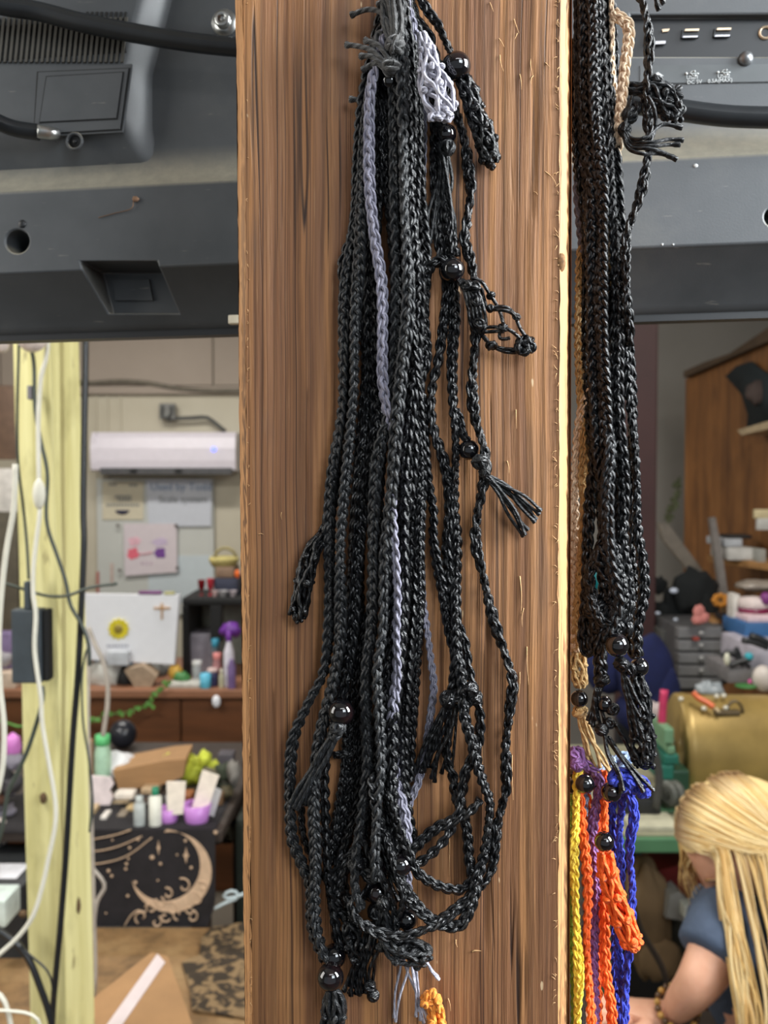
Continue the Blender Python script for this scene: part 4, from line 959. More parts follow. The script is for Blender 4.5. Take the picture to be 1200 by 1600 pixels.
rcords(r9, GREY, dict(p=[(905, -40, 8), (903, 40, 8), (905, 100, 8), (902, 120, 10)], w=14, m=PURPLE), dict(p=[(930, -40, 16), (915, 180, 14), (908, 230, 10), (903, 260, 8), (900, 300, 10), (912, 400, 12), (918, 520, 12), (913, 600, 12)], w=14))
# ---- coloured ones on the lower nail
CC = 'coloured macrame necklaces on the lower nail'
def cneck(label): return thing('macrame_necklace', label, 'necklace', R(930, 1215, 10), CC)
def tail(x, y, x2=None): return [(x2 or x, 1700), (x2 or x, 1850), (x2 or x, 1960)]
c1 = cneck('yellow necklace hanging closest to the post corner')
rcords(c1, YELLOW, dict(p=[(902, 1205, 2), (900, 1240), (900, 1290), (897, 1340), (899, 1400), (901, 1460), (904, 1530), (903, 1590)]+tail(906, 0), d=-7, w=17, twist=60), dict(p=[(897, 1210, 12), (893, 1260), (894, 1400), (896, 1500), (898, 1700), (906, 1960)], d=14, w=14, m=LIME))
c2 = cneck('orange necklace just right of the yellow one')
rcords(c2, ORANGE, dict(p=[(905, 1205, 6), (907, 1253), (911, 1300), (914, 1340), (917, 1387), (917, 1430), (917, 1472), (921, 1530), (924, 1590)]+tail(926, 0), d=-2, w=18), dict(p=[(916, 1210, 12), (920, 1300, 10), (926, 1380, 8), (934, 1420), (934, 1480), (935, 1540), (936, 1600)]+tail(934, 0), d=6, w=17))
bead(c2, 0, 0, 16, 0, shift=R(914, 1225, -8))
c3 = cneck('orange necklace with a black bead and long orange net pouch angled right')
rcords(c3, ORANGE, dict(p=[(945, 1205, 6), (944, 1240, 2), (946, 1275, -2), (945, 1300, -4)], w=18), dict(p=[(938, 1210, 12), (936, 1300, 8), (938, 1370, 4), (943, 1420), (945, 1470), (948, 1520), (954, 1560), (956, 1600)]+tail(946, 0), d=0, w=18))
bead(c3, 0, 0, 16.5, 0, shift=R(944, 1315, -12))
m = MB(); net(m, rp([(945, 1332), (950, 1365), (960, 1400), (972, 1432), (984, 1465), (992, 1478)], -10), 32, 9, .0012, raw=True, endknot=10, knots=4, prof=[.65, .8, .85, .9, 1, .8]); m.build('net_pouch', ORANGE, c3)
c4 = cneck('purple necklace between the two orange ones')
rcords(c4, PURPLE, dict(p=[(905, 1170, 4), (915, 1195, 2), (934, 1215, 2), (933, 1250), (926, 1290), (929, 1340), (931, 1400), (927, 1460), (926, 1520), (932, 1600)]+tail(930, 0), d=2, w=18))
m = MB(); net(m, rp([(898, 1168, 0), (902, 1185, -2), (903, 1200, -2)]), 22, 8, .001, raw=True, endknot=8, knots=1)
for _ in range(6): knot(m, R(898+random.uniform(-5, 8), 1190+random.uniform(-10, 10), -3), .003, .001, 3)
m.build('net_pouch', PURPLE, c4)
bead(c4, 0, 0, 14, 0, shift=R(930, 1222, 6)); bead(c4, 0, 0, 14, 0, shift=R(897, 1228, 6))
c5 = cneck('royal blue necklace with a netted pouch draped over the top bead, cords at the right')
rcords(c5, BLUE, dict(p=[(980, 1215, -2), (984, 1240), (991, 1275), (986, 1310), (986, 1350), (989, 1385), (986, 1430), (984, 1470), (979, 1510), (978, 1540), (972, 1600)]+tail(960, 0), d=4, w=17, twist=60),
  dict(p=[(968, 1215, 2), (971, 1255), (967, 1300), (970, 1350), (968, 1400), (964, 1450), (968, 1510), (974, 1560), (976, 1600)]+tail(966, 0), d=8, w=17, twist=60), dict(p=[(955, 1215, 8), (955, 1300), (958, 1380), (960, 1450), (960, 1520), (964, 1600)]+tail(955, 0), d=14, w=17))
bead(c5, 0, 0, 17, 0, shift=R(955, 1238, -9))
m = MB(); net(m, rp([(953, 1222), (968, 1214), (984, 1216), (998, 1226), (1010, 1240)], -8), 26, 9, .0011, raw=True, endknot=9, knots=4)
for _ in range(7): knot(m, R(955+random.uniform(0, 58), 1222+random.uniform(-6, 14), -11), .0026, .0009, 3)
m.build('net_pouch', BLUE, c5)
c6 = cneck('pale blue necklace half hidden behind the purple one')
rcords(c6, LBLUE, dict(p=[(940, 1195, 10), (930, 1210, 10), (918, 1245), (917, 1290), (915, 1320), (912, 1400), (910, 1480), (913, 1540), (912, 1600)]+tail(920, 0), d=10, w=13))
m = MB(); net(m, rp([(985, 1180, 12), (970, 1190, 12), (950, 1200, 12), (930, 1208, 10)]), 24, 8, .001, raw=True, endknot=7, knots=2); m.build('net_pouch', LBLUE, c6)
# ================================================================ left side: yellow post with its cables
YP = 1.7
def yellow_post():
    t = NT('yellow_green_treated_pine')
    v = t.coord((1, 1, .06)); n = t.noise(v, 60, 4); n2 = t.noise(t.coord((1, 1, .5)), 9, 4, .6); n3 = t.noise(t.coord((2, 2, .7)), 14, 3)
    c = t.ramp(n, [(.3, srgb(206, 198, 134)), (.7, srgb(230, 224, 166))])
    c = t.mix(t.ramp(n2, [(.55, (0, 0, 0)), (.72, (.6,)*3)]), c, srgb(150, 142, 92))
    c = t.mix(t.ramp(n3, [(.68, (0, 0, 0)), (.76, (.8,)*3)]), c, srgb(104, 84, 56))
    t.set(Base_Color=c, Roughness=.75); m = t.m
    A, B, C = at(27, 800, YP), at(84, 800, YP-.03), at(129, 800, YP+.05)
    root = thing('timber_post', 'pale yellow-green square timber post with cables at the left', 'post', (B[0], YP, 0))
    # square section: front-left face A-B, right face B-C
    D = A+C-B
    def shift(p, z): return [p[0]+(1.75-z)*(.012), p[1], z]
    for (p, q, nm) in ((A, B, 'front_face'), (B, C, 'right_face'), (C, D, 'rear_face'), (D, A, 'left_face')):
        zs = np.linspace(0, 3, 40)
        V = np.array([[shift(p+(q-p)*f, z) for f in np.linspace(0, 1, 6)] for z in zs])
        V[..., 1] += .0015*np.sin(V[..., 2]*9)[..., ]
        MB().grid(V[:, ::-1]).build(nm, m, root)
    kn = flat('dark_wood_knot', (92, 70, 46), .8, var=.3, ns=200)
    for px, py, w_, h_ in ((101, 783, 6, 10), (100, 1245, 9, 20), (68, 1247, 6, 9), (36, 1428, 7, 6), (122, 1415, 4, 14), (73, 660, 3, 3)):
        q = at(px, py, YP-.02 if px < 86 else YP+.012); MB().ball(q, (w_*.0011, .006, h_*.0011), 12, 8, noise=.1).build('knot', kn, root)
yellow_post()
def ycable(label, pts, r, mat, d=-.05, cat='cable', group=None, Y=YP):
    c = spline([at(q[0], q[1], Y+d+(q[2] if len(q) > 2 else 0)) for q in pts], .012); return tag(MB().tube(c, r, 8).build('cable', mat), label, cat, group)
GC = flat('dark_green_grey_cable', (62, 70, 64), .5)
ycable('dark grey-green cable winding down the front of the yellow post and crossing its right edge', [(40, 470), (46, 530), (53, 570), (55, 640), (64, 690), (74, 740), (72, 800), (76, 830), (90, 870), (103, 910), (110, 945), (127, 975), (138, 1005), (140, 1040)], .0034, GC)
ycable('white cable with thick inline switch down the upper yellow post', [(76, 520), (72, 560), (64, 590), (60, 650), (60, 700), (61, 760), (62, 800), (56, 850), (52, 890), (52, 930), (56, 960), (54, 1010), (58, 1050), (64, 1090), (66, 1130), (76, 1190), (86, 1250), (86, 1290), (76, 1340), (66, 1385), (52, 1430), (30, 1462), (0, 1490), (-30, 1515)], .0040, WIREW, -.075)
tag(MB().ball(at(61, 772, YP-.08), (.011, .008, .026), 14, 10).build('inline_switch', WIREW), 'white inline cord switch on the white cable', 'switch')
ycable('thick black cable down the right edge of the yellow post', [(134, 480), (133, 600), (131, 700), (130, 800), (131, 850), (127, 950), (122, 1050), (114, 1150), (108, 1250), (102, 1350), (94, 1450), (84, 1560), (80, 1640), (78, 1720)], .0056, RUBBER, -.04)
ycable('thin dark cable along the left edge of the yellow post', [(30, 500), (29, 560), (27, 640), (28, 720), (36, 790), (42, 850), (45, 905)], .0026, GC, -.045)
ycable('dark cable leaving the power brick and slanting down left', [(66, 1072), (67, 1090), (60, 1120), (44, 1170), (26, 1210), (12, 1240), (4, 1290), (-8, 1330)], .0038, GC, -.065)
ycable('pair of thick black cables crossing the foot of the yellow post', [(-20, 1440), (10, 1462), (32, 1480), (48, 1505), (62, 1540), (74, 1575), (84, 1620), (90, 1720)], .0060, RUBBER, -.07)
ycable('thin black wire beside the thick cables low on the yellow post', [(32, 1478), (50, 1495), (70, 1512), (80, 1530), (84, 1560)], .002, RUBBER, -.075)
ycable('white cable hanging at the far left edge of the picture, upper run', [(24, 725, -.1), (22, 790, -.1), (10, 860, -.1), (2, 930, -.1), (-2, 1000, -.1), (0, 1070, -.1), (6, 1130, -.1), (5, 1190, -.1), (-4, 1240, -.1)], .0046, WIREW)
ycable('white cable curling at the bottom left corner', [(-30, 1540, -.1), (0, 1555, -.1), (12, 1580, -.1), (18, 1620, -.1), (16, 1700, -.1)], .0044, WIREW)
ycable('thin white wire running from the left corner over the foot of the yellow post', [(-20, 1578, -.12), (20, 1580, -.12), (48, 1585, -.12), (62, 1600, -.12), (70, 1660, -.1)], .0026, WIREW)
ycable('thin grey wire tied across the yellow post above the black box', [(-20, 905), (20, 915), (60, 928), (84, 932), (108, 930), (140, 918), (183, 912)], .0026, GC, -.06)
ycable('thin dark cable from the crossing down the right of the yellow post', [(140, 1010), (134, 1020), (128, 1060), (130, 1130), (138, 1180), (144, 1240), (140, 1300)], .002, GC, -.05)
BR = thing('power_brick', 'flat black power brick strapped to the yellow post', 'power brick', at(50, 1065, YP-.05))
M = rotM(0, 0, 0, at(50, 1066, YP-.062)); sx = (YP-.06)/FPX
MB().bbox((-28*sx, -.012, 0), (18*sx, .022, 116*sx), .004, M).build('case', flat('slate_plastic', (60, 68, 74), .5), BR, smooth=False)
MB().bbox((18*sx, -.006, 2*sx), (28*sx, .022, 115*sx), .004, M).build('case_side', BLKP, BR, smooth=False)
MB().bbox((-8*sx, -.012, 115*sx), (2*sx, .01, 160*sx), .004, M).build('strain_relief', flat('slate_plastic', (60, 68, 74)), BR, smooth=False)
tag(MB().bbox(at(42, 624, YP-.05), at(57, 604, YP-.03), .002).build('cable_clip', flat('grey_plastic', (128, 124, 130), .5)), 'small grey clip on the upper yellow post', 'clip')
LB = thing('globe_bulb', 'pinkish white round bulb at the top of the yellow post under the television', 'light bulb', at(50, 535, YP-.1))
MB().ball(at(50, 528, YP-.1), .024, 18, 12).build('globe', flat('frosted_bulb', (226, 212, 204), .25), LB)
MB().lathe([(.0001, 0), (.012, 0), (.012, .03), (.0001, .03)], at(50, 516, YP-.1), 14).build('cap', STEEL, LB)
tag(MB().ball(at(2, 538, YP-.1), .014, 14, 10).build('globe_bulb', flat('frosted_bulb', (226, 212, 204))), 'small round white bulb cut by the left picture edge', 'light bulb')

# ================================================================ far left wall: air conditioner, notices
WY = BY-.02
def wallbox(x0, y0, x1, y1, Y, d, b=.003): 
    a, c = at(x0, y1, Y), at(x1, y0, Y); return MB().bbox((a[0], Y, a[2]), (c[0], Y+d, c[2]), b)
ac = thing('air_conditioner', 'white wall-mounted air conditioner with a blue light', 'air conditioner', at(253, 738, 5.45))
ACW = flat('ac_white_plastic', (214, 208, 216), .35, var=.03)
a, c = at(142, 728, 5.38), at(368, 675, 5.38)
m = MB(); z0, z1 = a[2], c[2]
prof = [(0, z0-.02), (.02, z0-.03), (.2, z0-.03), (.2, z1), (.03, z1), (.0, z1-.03), (-.012, z1-.09), (-.010, z0+.03)]
m.prism([(a[0], 5.38+p, z) for p, z in prof], (c[0]-a[0], 0, 0)); m.build('body', ACW, ac, smooth=False)
wallbox(156, 741, 362, 731, 5.365, .03, .006).build('air_louver', flat('louver_grey', (66, 66, 68), .5), ac, smooth=False)
for px in (208, 278): wallbox(px-5, 738, px+5, 733, 5.355, .02).build('louver_clip', BLKP, ac, smooth=False)
wallbox(143, 676, 150, 726, 5.372, .02).build('end_cap', ACW, ac, smooth=False)
LED = NT('blue_led'); LED.b.inputs['Emission Color'].default_value = (.08, .12, 1, 1); LED.b.inputs['Emission Strength'].default_value = 4; LED.set(Base_Color=(.1, .1, .9, 1))
m = MB(); m.ball(at(334, 702, 5.368), .012, 12, 8); m.build('status_light', LED.m, ac)
tag(MB().tube(spline([at(x, y, WY-.02) for x, y in ((118, 596), (140, 599), (180, 596), (225, 598), (270, 606), (310, 610), (340, 611), (400, 610))], .05), .014, 8).build('wall_cable', flat('olive_grey_cable', (110, 104, 92), .6)), 'olive grey cable running along the wall above the air conditioner', 'cable')
cm = thing('junction_box', 'small dark grey junction box above the air conditioner', 'junction box', at(260, 655, WY-.03))
wallbox(248, 630, 273, 655, WY-.06, .05, .01).build('box_body', flat('dusty_grey', (120, 120, 116), .6), cm, smooth=False)
MB().tube(spline([at(x, y, WY-.075) for x, y in ((254, 633), (253, 648), (260, 653), (267, 646), (267, 634))], .01), .008, 6).build('cover_ring', flat('mid_grey', (84, 86, 84), .6), cm)
MB().tube(spline([at(x, y, WY-.04) for x, y in ((262, 656), (275, 654), (300, 653), (322, 652), (335, 660), (352, 674))], .03), .012, 6).build('conduit', flat('mid_grey', (84, 86, 84)), cm)
def paper(name, label, q, col, Y, cat='poster'):
    pts = [at(x, y, Y) for x, y in q]; o = MB().prism(pts, (0, .004, 0)).build(name, flat('paper_'+str(col), col, .7, var=.03, ns=8), smooth=False); return tag(o, label, cat)
WB = thing('whiteboard', 'long glossy pale board covering the wall under the air conditioner', 'board', at(250, 935, WY-.01))
MB().box(at(153, 960, WY-.012), at(334, 748, WY)).build('board_sheet', flat('pale_board', (190, 192, 186), .4, var=.05, ns=4), WB, smooth=False)
MB().box(at(232, 942, WY-.016), at(333, 868, WY-.012)).build('board_patch', flat('pale_blue_sheet', (190, 200, 204), .4, var=.03), WB, smooth=False)
def wroot(name, label, px, py, Y, cat): return thing(name, label, cat, at(px, py, Y))
INK = flat('faded_blue_ink', (112, 130, 160), .7); INKG = flat('grey_ink', (116, 118, 120), .7); INKN = flat('navy_ink', (58, 58, 84), .7)
p1 = wroot('poster', 'beige poster with a dark half-round emblem left on the board', 192, 812, WY-.02, 'poster')
MB().prism([at(x, y, WY-.02) for x, y in ((160, 752), (224, 752), (224, 812), (160, 812))], (0, .003, 0)).build('sheet', flat('beige_paper', (200, 192, 168), .7, var=.04), p1, smooth=False)
m = MB(); m.prism([at(191+11*math.cos(a), 797+7*max(0, math.sin(a)), WY-.024) for a in np.linspace(0, PI, 12)], (0, .003, 0)); m.build('emblem', INKN, p1)
m = MB()
for x0, x1, y in ((166, 216, 789), (180, 206, 776), (184, 202, 781), (170, 180, 757), (202, 214, 758)):
    xx = x0
    while xx < x1: m.box(at(xx, y+2, WY-.023), at(xx+3, y-2, WY-.02)); xx += 4.4
m.build('lettering', INKG, p1, smooth=False, kind='stuff')
p2 = wroot('handwritten_notice', 'pale blue-white paper with blurred blue handwriting right of the beige poster', 280, 822, WY-.03, 'paper')
MB().prism([at(x, y, WY-.03) for x, y in ((228, 749), (331, 749), (330, 822), (232, 823))], (0, .003, 0)).build('sheet', flat('bluish_paper', (192, 196, 204), .7, var=.03), p2, smooth=False)
X_, Z_ = np.array([1., 0, 0]), np.array([0, 0, 1.])
text('Used by Todd', at(283, 766, WY-.034), .062, p2, INK, X_, Z_, ext=.0015); text('Scale system', at(286, 785, WY-.034), .055, p2, INKG, X_, Z_, ext=.0012)
p3 = wroot('drawing', 'pale pink sheet with one red and one purple blot', 234, 900, WY-.04, 'drawing')
MB().prism([at(x, y, WY-.04) for x, y in ((193, 818), (276, 818), (277, 894), (195, 900))], (0, .003, 0)).build('sheet', flat('pinkish_paper', (206, 196, 200), .7, var=.03), p3, smooth=False)
def blot(cx, cy, r, col, par, Y, nm='blot', sq=1, n=26, jag=.18):
    m = MB(); m.prism([at(cx+r*(1+jag*math.sin(a*5+cx))*math.cos(a), cy+r*sq*(1+jag*math.cos(a*4+cy))*math.sin(a), Y) for a in np.linspace(0, 2*PI, n, endpoint=False)], (0, .0015, 0)); return m.build(nm, flat('ink_'+str(col), col, .7), par, smooth=False)
blot(208, 865, 9, (222, 104, 122), p3, WY-.043); blot(250, 864, 8.5, (112, 66, 142), p3, WY-.043); blot(210, 846, 9, (222, 176, 188), p3, WY-.043, sq=.8); blot(250, 847, 12, (190, 174, 198), p3, WY-.043, sq=.5)
m = MB(); m.tube([at(216, 865, WY-.043), at(225, 866, WY-.043), at(238, 863, WY-.043)], .005, 5); m.build('line', flat('ink_pink', (214, 160, 170), .7), p3)
m = MB(); [m.box(at(x, 882, WY-.043), at(x+4, 878, WY-.04)) for x in (220, 227, 234)]; m.build('lettering', flat('ink_mauve', (186, 166, 180), .7), p3, smooth=False, kind='stuff')
for (x, y, wh) in ((184, 821, 'upper left'), (275, 821, 'upper right'), (187, 891, 'lower left'), (277, 887, 'lower right')):
    tag(MB().ball(at(x, y, WY-.045), .010, 8, 6).build('pushpin', flat('dull_metal', (104, 96, 92), .5)), 'small dark pin at the %s corner of the pink drawing sheet' % wh, 'pin', 'pins holding the pink sheet')
for (x, y0, y1, c_) in ((153, 893, 928, (168, 110, 100)), (175, 880, 915, (188, 168, 158))):
    tag(MB().box(at(x-2.5, y1, WY-.02), at(x+2.5, y0, WY-.01)).build('paint_stroke', flat('stroke'+str(x), c_, .7), smooth=False), 'thin reddish vertical stroke on the board' if x == 153 else 'thin pale pink vertical stroke on the board', 'mark')

# ================================================================ brown counter at the back left
CY = 4.0
ctz = at(250, 1078, CY)[2]
BRN = NT('brown_laminate'); n = BRN.noise(BRN.coord((1, 1, 6)), 3, 4); BRN.set(Base_Color=BRN.ramp(n, [(.3, srgb(84, 50, 26)), (.7, srgb(112, 68, 38))]), Roughness=.45); BRN = BRN.m
cu = thing('counter', 'long brown counter along the back with a pale worn top edge', 'counter', (-1.5, CY+.3, 0))
xl, xr = -3.1, at(372, 1100, CY)[0]+.5
MB().bbox((xl, CY, ctz-.035), (xr, CY+.75, ctz), .006).build('worktop', flat('worn_brown_top', (140, 96, 70), .5, var=.15, ns=6), cu, smooth=False)
for k in range(4):
    x0 = xl+(xr-xl)*k/4; MB().bbox((x0+.004, CY+.03, .0), (x0+(xr-xl)/4-.004, CY+.05, ctz-.035), .003).build('front_panel', BRN, cu, smooth=False)
MB().box((xl, CY+.05, 0), (xr, CY+.72, ctz-.04)).build('carcass', BRN, cu, smooth=False)
def cpt(px, Y): # point on the counter top
    d = ray(px, 1050); return np.array([d[0]*Y/d[1], Y, ctz])
def sc(Y): return Y/FPX
def jar(name, label, px, ytop, ybot, wpx, Y, mat, cap=None, cat='bottle', group=None, base=None, neckf=.45, shoulder=.75, zbase=None):
    c = at(px, ybot, Y); 
    zb = ctz if zbase is None else zbase
    H = at(px, ytop, Y)[2]-zb; W = wpx*sc(Y)/2; c[2] = zb
    t = thing(name, label, cat, c, group)
    hb = H*(.82 if cap else 1)
    m = MB(); m.lathe([(.0001, 0), (W*.92, 0), (W, H*.04), (W, hb*shoulder), (W*neckf, hb*.97), (W*neckf, hb)]+([(.0001, hb)] if cap else [(W*neckf*.8, hb), (W*neckf*.8, hb*.9), (.0001, hb*.9)]), c, 18); m.build('body', mat, t)
    if cap: m = MB(); m.lathe([(W*neckf*1.05, hb-.002), (W*neckf*1.15, hb), (W*neckf*1.1, H), (.0001, H)], c, 16); m.build('cap', cap, t)
    return t
COLR = lambda n, c, **k: flat(n, c, k.pop('rough', .45), **k)
# sunflower panel
sp = thing('sunflower_board', 'white flat panel with a yellow sunflower picture propped on the counter', 'panel', (at(206, 1040, 4.12)[0], 4.2, ctz))
WHT = COLR('glossy_white', (236, 238, 244), rough=.3, var=.02)
a, b = at(122, 1040, 4.1), at(270, 1040, 4.1); top = at(200, 928, 4.1)[2]
m = MB(); m.prism([at(124, 1030, 4.1), at(272, 1038, 4.1), at(280, 930, 4.1), at(122, 928, 4.1)], (0, .03, 0)); 
m.build('panel_body', WHT, sp, smooth=False)
YEL = COLR('sunflower_yellow', (216, 200, 40)); 
for k in range(12):
    a = k/12*2*PI; r0, r1 = 7, 17; q = [(185+r0*math.cos(a-.25), 983+r0*math.sin(a-.25)), (185+14*math.cos(a-.26), 983+14*math.sin(a-.26)), (185+r1*math.cos(a), 983+r1*math.sin(a)), (185+14*math.cos(a+.26), 983+14*math.sin(a+.26)), (185+r0*math.cos(a+.25), 983+r0*math.sin(a+.25))]
    MB().prism([at(x, y, 4.092) for x, y in q], (0, .007, 0)).build('petal', YEL, sp, smooth=False)
MB().ball(at(185, 983, 4.094), (8*sc(4.1), .006, 8*sc(4.1)), 14, 8).build('flower_centre', COLR('olive_brown', (146, 128, 50)), sp)
m = MB(); CR = COLR('gold_brown', (186, 152, 118)); m.box(at(251.5, 968, 4.094), at(254.5, 942, 4.1)); m.box(at(240, 952, 4.094), at(266, 948.5, 4.1)); m.ball(at(253, 950, 4.094), (.012, .004, .012), 8, 6); m.build('cross_emblem', CR, sp, smooth=False)
m = MB()
for x in range(167, 202, 5): m.box(at(x, 1011, 4.093), at(x+3.4, 1007, 4.1))
m.build('lettering', COLR('pale_grey_ink', (168, 170, 180)), sp, smooth=False, kind='stuff')
tag(MB().bbox(at(216, 929, 4.1), at(254, 923, 4.13), .004).build('marker_pen', COLR('plum_marker', (110, 52, 110))), 'purple and black marker on top of the white sunflower panel', 'marker')
tag(MB().bbox(at(256, 930, 4.1), at(274, 924, 4.13), .004).build('eraser', COLR('olive_sponge', (170, 166, 110))), 'small olive sponge on top of the white sunflower panel', 'sponge')
# black rack and what stands on it
rk = thing('black_rack', 'black two-level rack standing on the counter beside the post', 'rack', (at(330, 1050, 4.3)[0], 4.35, ctz))
ra, rb = at(284, 946, 4.25), at(400, 934, 4.25)
MB().bbox((ra[0], 4.25, ra[2]), (rb[0], 4.6, rb[2]), .01).build('top_shelf', BLKP, rk, smooth=False)
for px, w_ in ((284, 10), (328, 18)):
    p = at(px, 940, 4.25); MB().bbox((p[0], 4.25, ctz+(.0 if px < 300 else .16)), (p[0]+w_*sc(4.25), 4.6 if px < 300 else 4.3, ra[2]), .004).build('side_post', BLKP, rk, smooth=False)
MB().box((ra[0], 4.58, ctz), (rb[0], 4.6, ra[2])).build('back_sheet', COLR('rack_back_grey', (120, 122, 112), rough=.6), rk, smooth=False)
MB().bbox((ra[0]+.01, 4.3, ctz), (ra[0]+.13, 4.5, ctz+.19), .01).build('inner_box', COLR('pale_lilac_grey', (150, 146, 158)), rk, smooth=False)
rz = rb[2]
def item(name, label, cat, mb, mat, group=None): return tag(mb.build(name, mat, auto=38), label, cat, group)
for px, h_, col, lb in ((315, 24, (120, 20, 28), 'dark red goblet on top of the black rack'), (329, 26, (180, 52, 64), 'lighter red goblet on top of the black rack, right of the dark red one')):
    c = at(px, 940, 4.35); c[2] = rz; s_ = sc(4.35)
    m = MB(); m.lathe([(.0001, 0), (4*s_, 0), (1*s_, 2*s_), (1*s_, 7*s_), (5*s_, 12*s_), (6*s_, h_*s_), (5*s_, h_*s_), (.0001, 13*s_)], c, 16); item('goblet', lb, 'goblet', m, COLR('red_glass'+str(px), col, rough=.2))
def rbox(name, label, x0, y0, x1, y1, Y, d, col, cat='box', zb=None, b=.006, rough=.6, group=None, mat=None):
    a, c = at(x0, y1, Y), at(x1, y0, Y); z = a[2] if zb is None else zb
    return item(name, label, cat, MB().bbox((a[0], Y, z), (c[0], Y+d, c[2]), b), mat or COLR(name+str(col), col, rough=rough), group)
rbox('folded_cloth', 'navy folded cloth stacked on the black rack', 334, 904, 372, 918, 4.36, .2, (46, 50, 70), 'cloth', zb=rz+.0)
rbox('brown_box', 'brown box on the navy cloth stack', 337, 886, 366, 903, 4.37, .16, (128, 104, 84))
bk = thing('straw_basket', 'olive-yellow straw basket on the brown box beside the post', 'basket', at(350, 886, 4.44))
m = MB(); m.lathe([(.0001, 0), (.055, 0), (.07, .03), (.066, .045), (.06, .03), (.0001, .01)], at(350, 885, 4.44), 18); m.build('bowl', COLR('straw', (168, 156, 98), rough=.8), bk)
th = np.linspace(0, PI, 14); m = MB(); m.tube(at(352, 873, 4.44)+np.stack([.05*np.cos(th), 0*th, .05*np.sin(th)], 1), .008, 6); m.build('handle', COLR('straw_dark', (140, 130, 92), rough=.8), bk)
tag(MB().ball(at(371, 897, 4.35), (.012, .012, .02), 10, 8).build('orange_ornament', COLR('bright_orange', (236, 110, 40))), 'bright orange ornament beside the post, above the rack', 'ornament')
s2 = [('silver_dish', 'pale grey dish on the rack top under the navy cloth', 348, 928, 10), ('silver_dish', 'pale pink dish on the rack top beside the goblets', 336, 930, 6), ('silver_dish', 'pale dish at the right of the rack top', 364, 932, 7)]
for i, (n_, lb, px, py, w_) in enumerate(s2):
    c = at(px, py, 4.3); c[2] = rz; s_ = sc(4.3); m = MB(); m.lathe([(.0001, 0), (w_*.5*s_, 0), (w_*s_, 9*s_), (w_*.9*s_, 9*s_), (.0001, 2*s_)], c, 14); item(n_, lb, 'dish', m, COLR('dish'+str(i), ((150, 148, 150), (196, 168, 166), (170, 160, 164))[i]))
# clutter on the counter
jar('spray_bottle', 'white-labelled bottle with a purple top on the counter beside the post', 358, 985, 1044, 17, 4.06, COLR('lilac_white', (214, 210, 220)), COLR('violet_cap', (110, 44, 150)))
jar('spray_bottle', 'violet bottle on the counter beside the post, lowest of the purple ones', 362, 1030, 1062, 13, 4.03, COLR('dusty_violet', (120, 98, 146)), None)
tag(MB().ball(at(361, 984, 4.12), (.045, .03, .032), 14, 9, noise=.2).build('purple_bow', COLR('purple_ribbon', (106, 50, 146))), 'purple ribbon bow above the labelled bottle beside the post', 'ribbon')
jar('cup', 'bright sky-blue cup on the counter front', 321, 1052, 1078, 17, 4.04, COLR('sky_blue', (88, 176, 204)), None, 'cup', neckf=.9, shoulder=.98)
jar('jar', 'teal lidded jar in front of the rack', 337, 998, 1062, 12, 4.2, COLR('slate_teal', (90, 104, 112)), COLR('teal', (44, 132, 158)), 'jar', neckf=.9, shoulder=.9)
jar('jar', 'pink lidded jar in front of the rack, right of the teal one', 340, 1020, 1064, 16, 4.12, COLR('dusty_pink', (170, 120, 122)), COLR('salmon', (206, 128, 124)), 'jar', neckf=.8)
jar('jar', 'small navy jar on the counter behind the blue cup', 332, 1044, 1070, 18, 4.08, COLR('navy_jar', (50, 52, 90)), COLR('rose_white', (206, 180, 176)), 'jar', neckf=.8)
jar('jar', 'cream narrow bottle on the counter between navy jar and violet bottle', 346, 1045, 1074, 8, 4.04, COLR('cream_bottle', (190, 186, 156)), COLR('cream_cap', (206, 200, 180)))
jar('jar', 'clear-grey jar behind the blue cup', 308, 1032, 1070, 15, 4.14, COLR('clear_grey', (170, 172, 174)), COLR('white_lid', (216, 216, 214)), 'jar', neckf=.9)
tag(MB().ball(at(274, 1050, 4.12), (.03, .025, .032), 12, 8, noise=.15).build('yellow_flower', COLR('warm_yellow', (206, 164, 72))), 'small warm-yellow flower ornament on the counter', 'ornament')
tag(MB().ball(at(284, 1058, 4.1), (.035, .03, .022), 12, 8, noise=.25).build('green_ornament', COLR('leaf_green', (72, 130, 72))), 'green leafy ornament on the counter right of the yellow flower', 'ornament')
rbox('white_tray', 'flat white tray at the counter edge under the green ornament', 262, 1068, 312, 1074, 4.03, .1, (186, 184, 176), 'tray', zb=ctz)
m = MB(); s_ = sc(4.08)
m.prism([at(x, y, 4.06) for x, y in ((194, 1048), (222, 1040), (244, 1058), (232, 1082), (214, 1080))], (0, .07, .01)); item('paper_bag', 'crumpled tan paper bag on the counter above the vine', 'bag', m, COLR('tan_paper', (158, 138, 116), rough=.8))
tag(MB().ball(at(165, 1056, 4.15), (.085, .06, .075), 18, 12, noise=.12).build('plastic_bag', COLR('milky_plastic', (188, 188, 182), rough=.35)), 'milky white plastic bag on the counter left of the paper bag', 'bag')
tag(MB().ball(at(178, 1036, 4.26), (.095, .05, .03), 18, 10, noise=.2).build('plastic_bag', COLR('blue_plastic', (92, 126, 148), rough=.35)), 'greyish blue plastic bag behind the milky one', 'bag')
rbox('amber_box', 'brown amber box on the counter just right of the yellow post', 121, 1030, 135, 1078, 4.1, .12, (140, 92, 50), zb=ctz)
rbox('clear_box', 'clear plastic box leaning below the sunflower', 166, 1018, 200, 1040, 4.05, .04, (196, 200, 206), rough=.2)
tag(MB().ball(at(238, 1050, 4.3), (.06, .06, .045), 14, 9, noise=.2).build('grey_bundle', COLR('grey_cloth', (110, 110, 106), rough=.8)), 'dark grey bundle on the counter below the white sunflower panel', 'cloth')
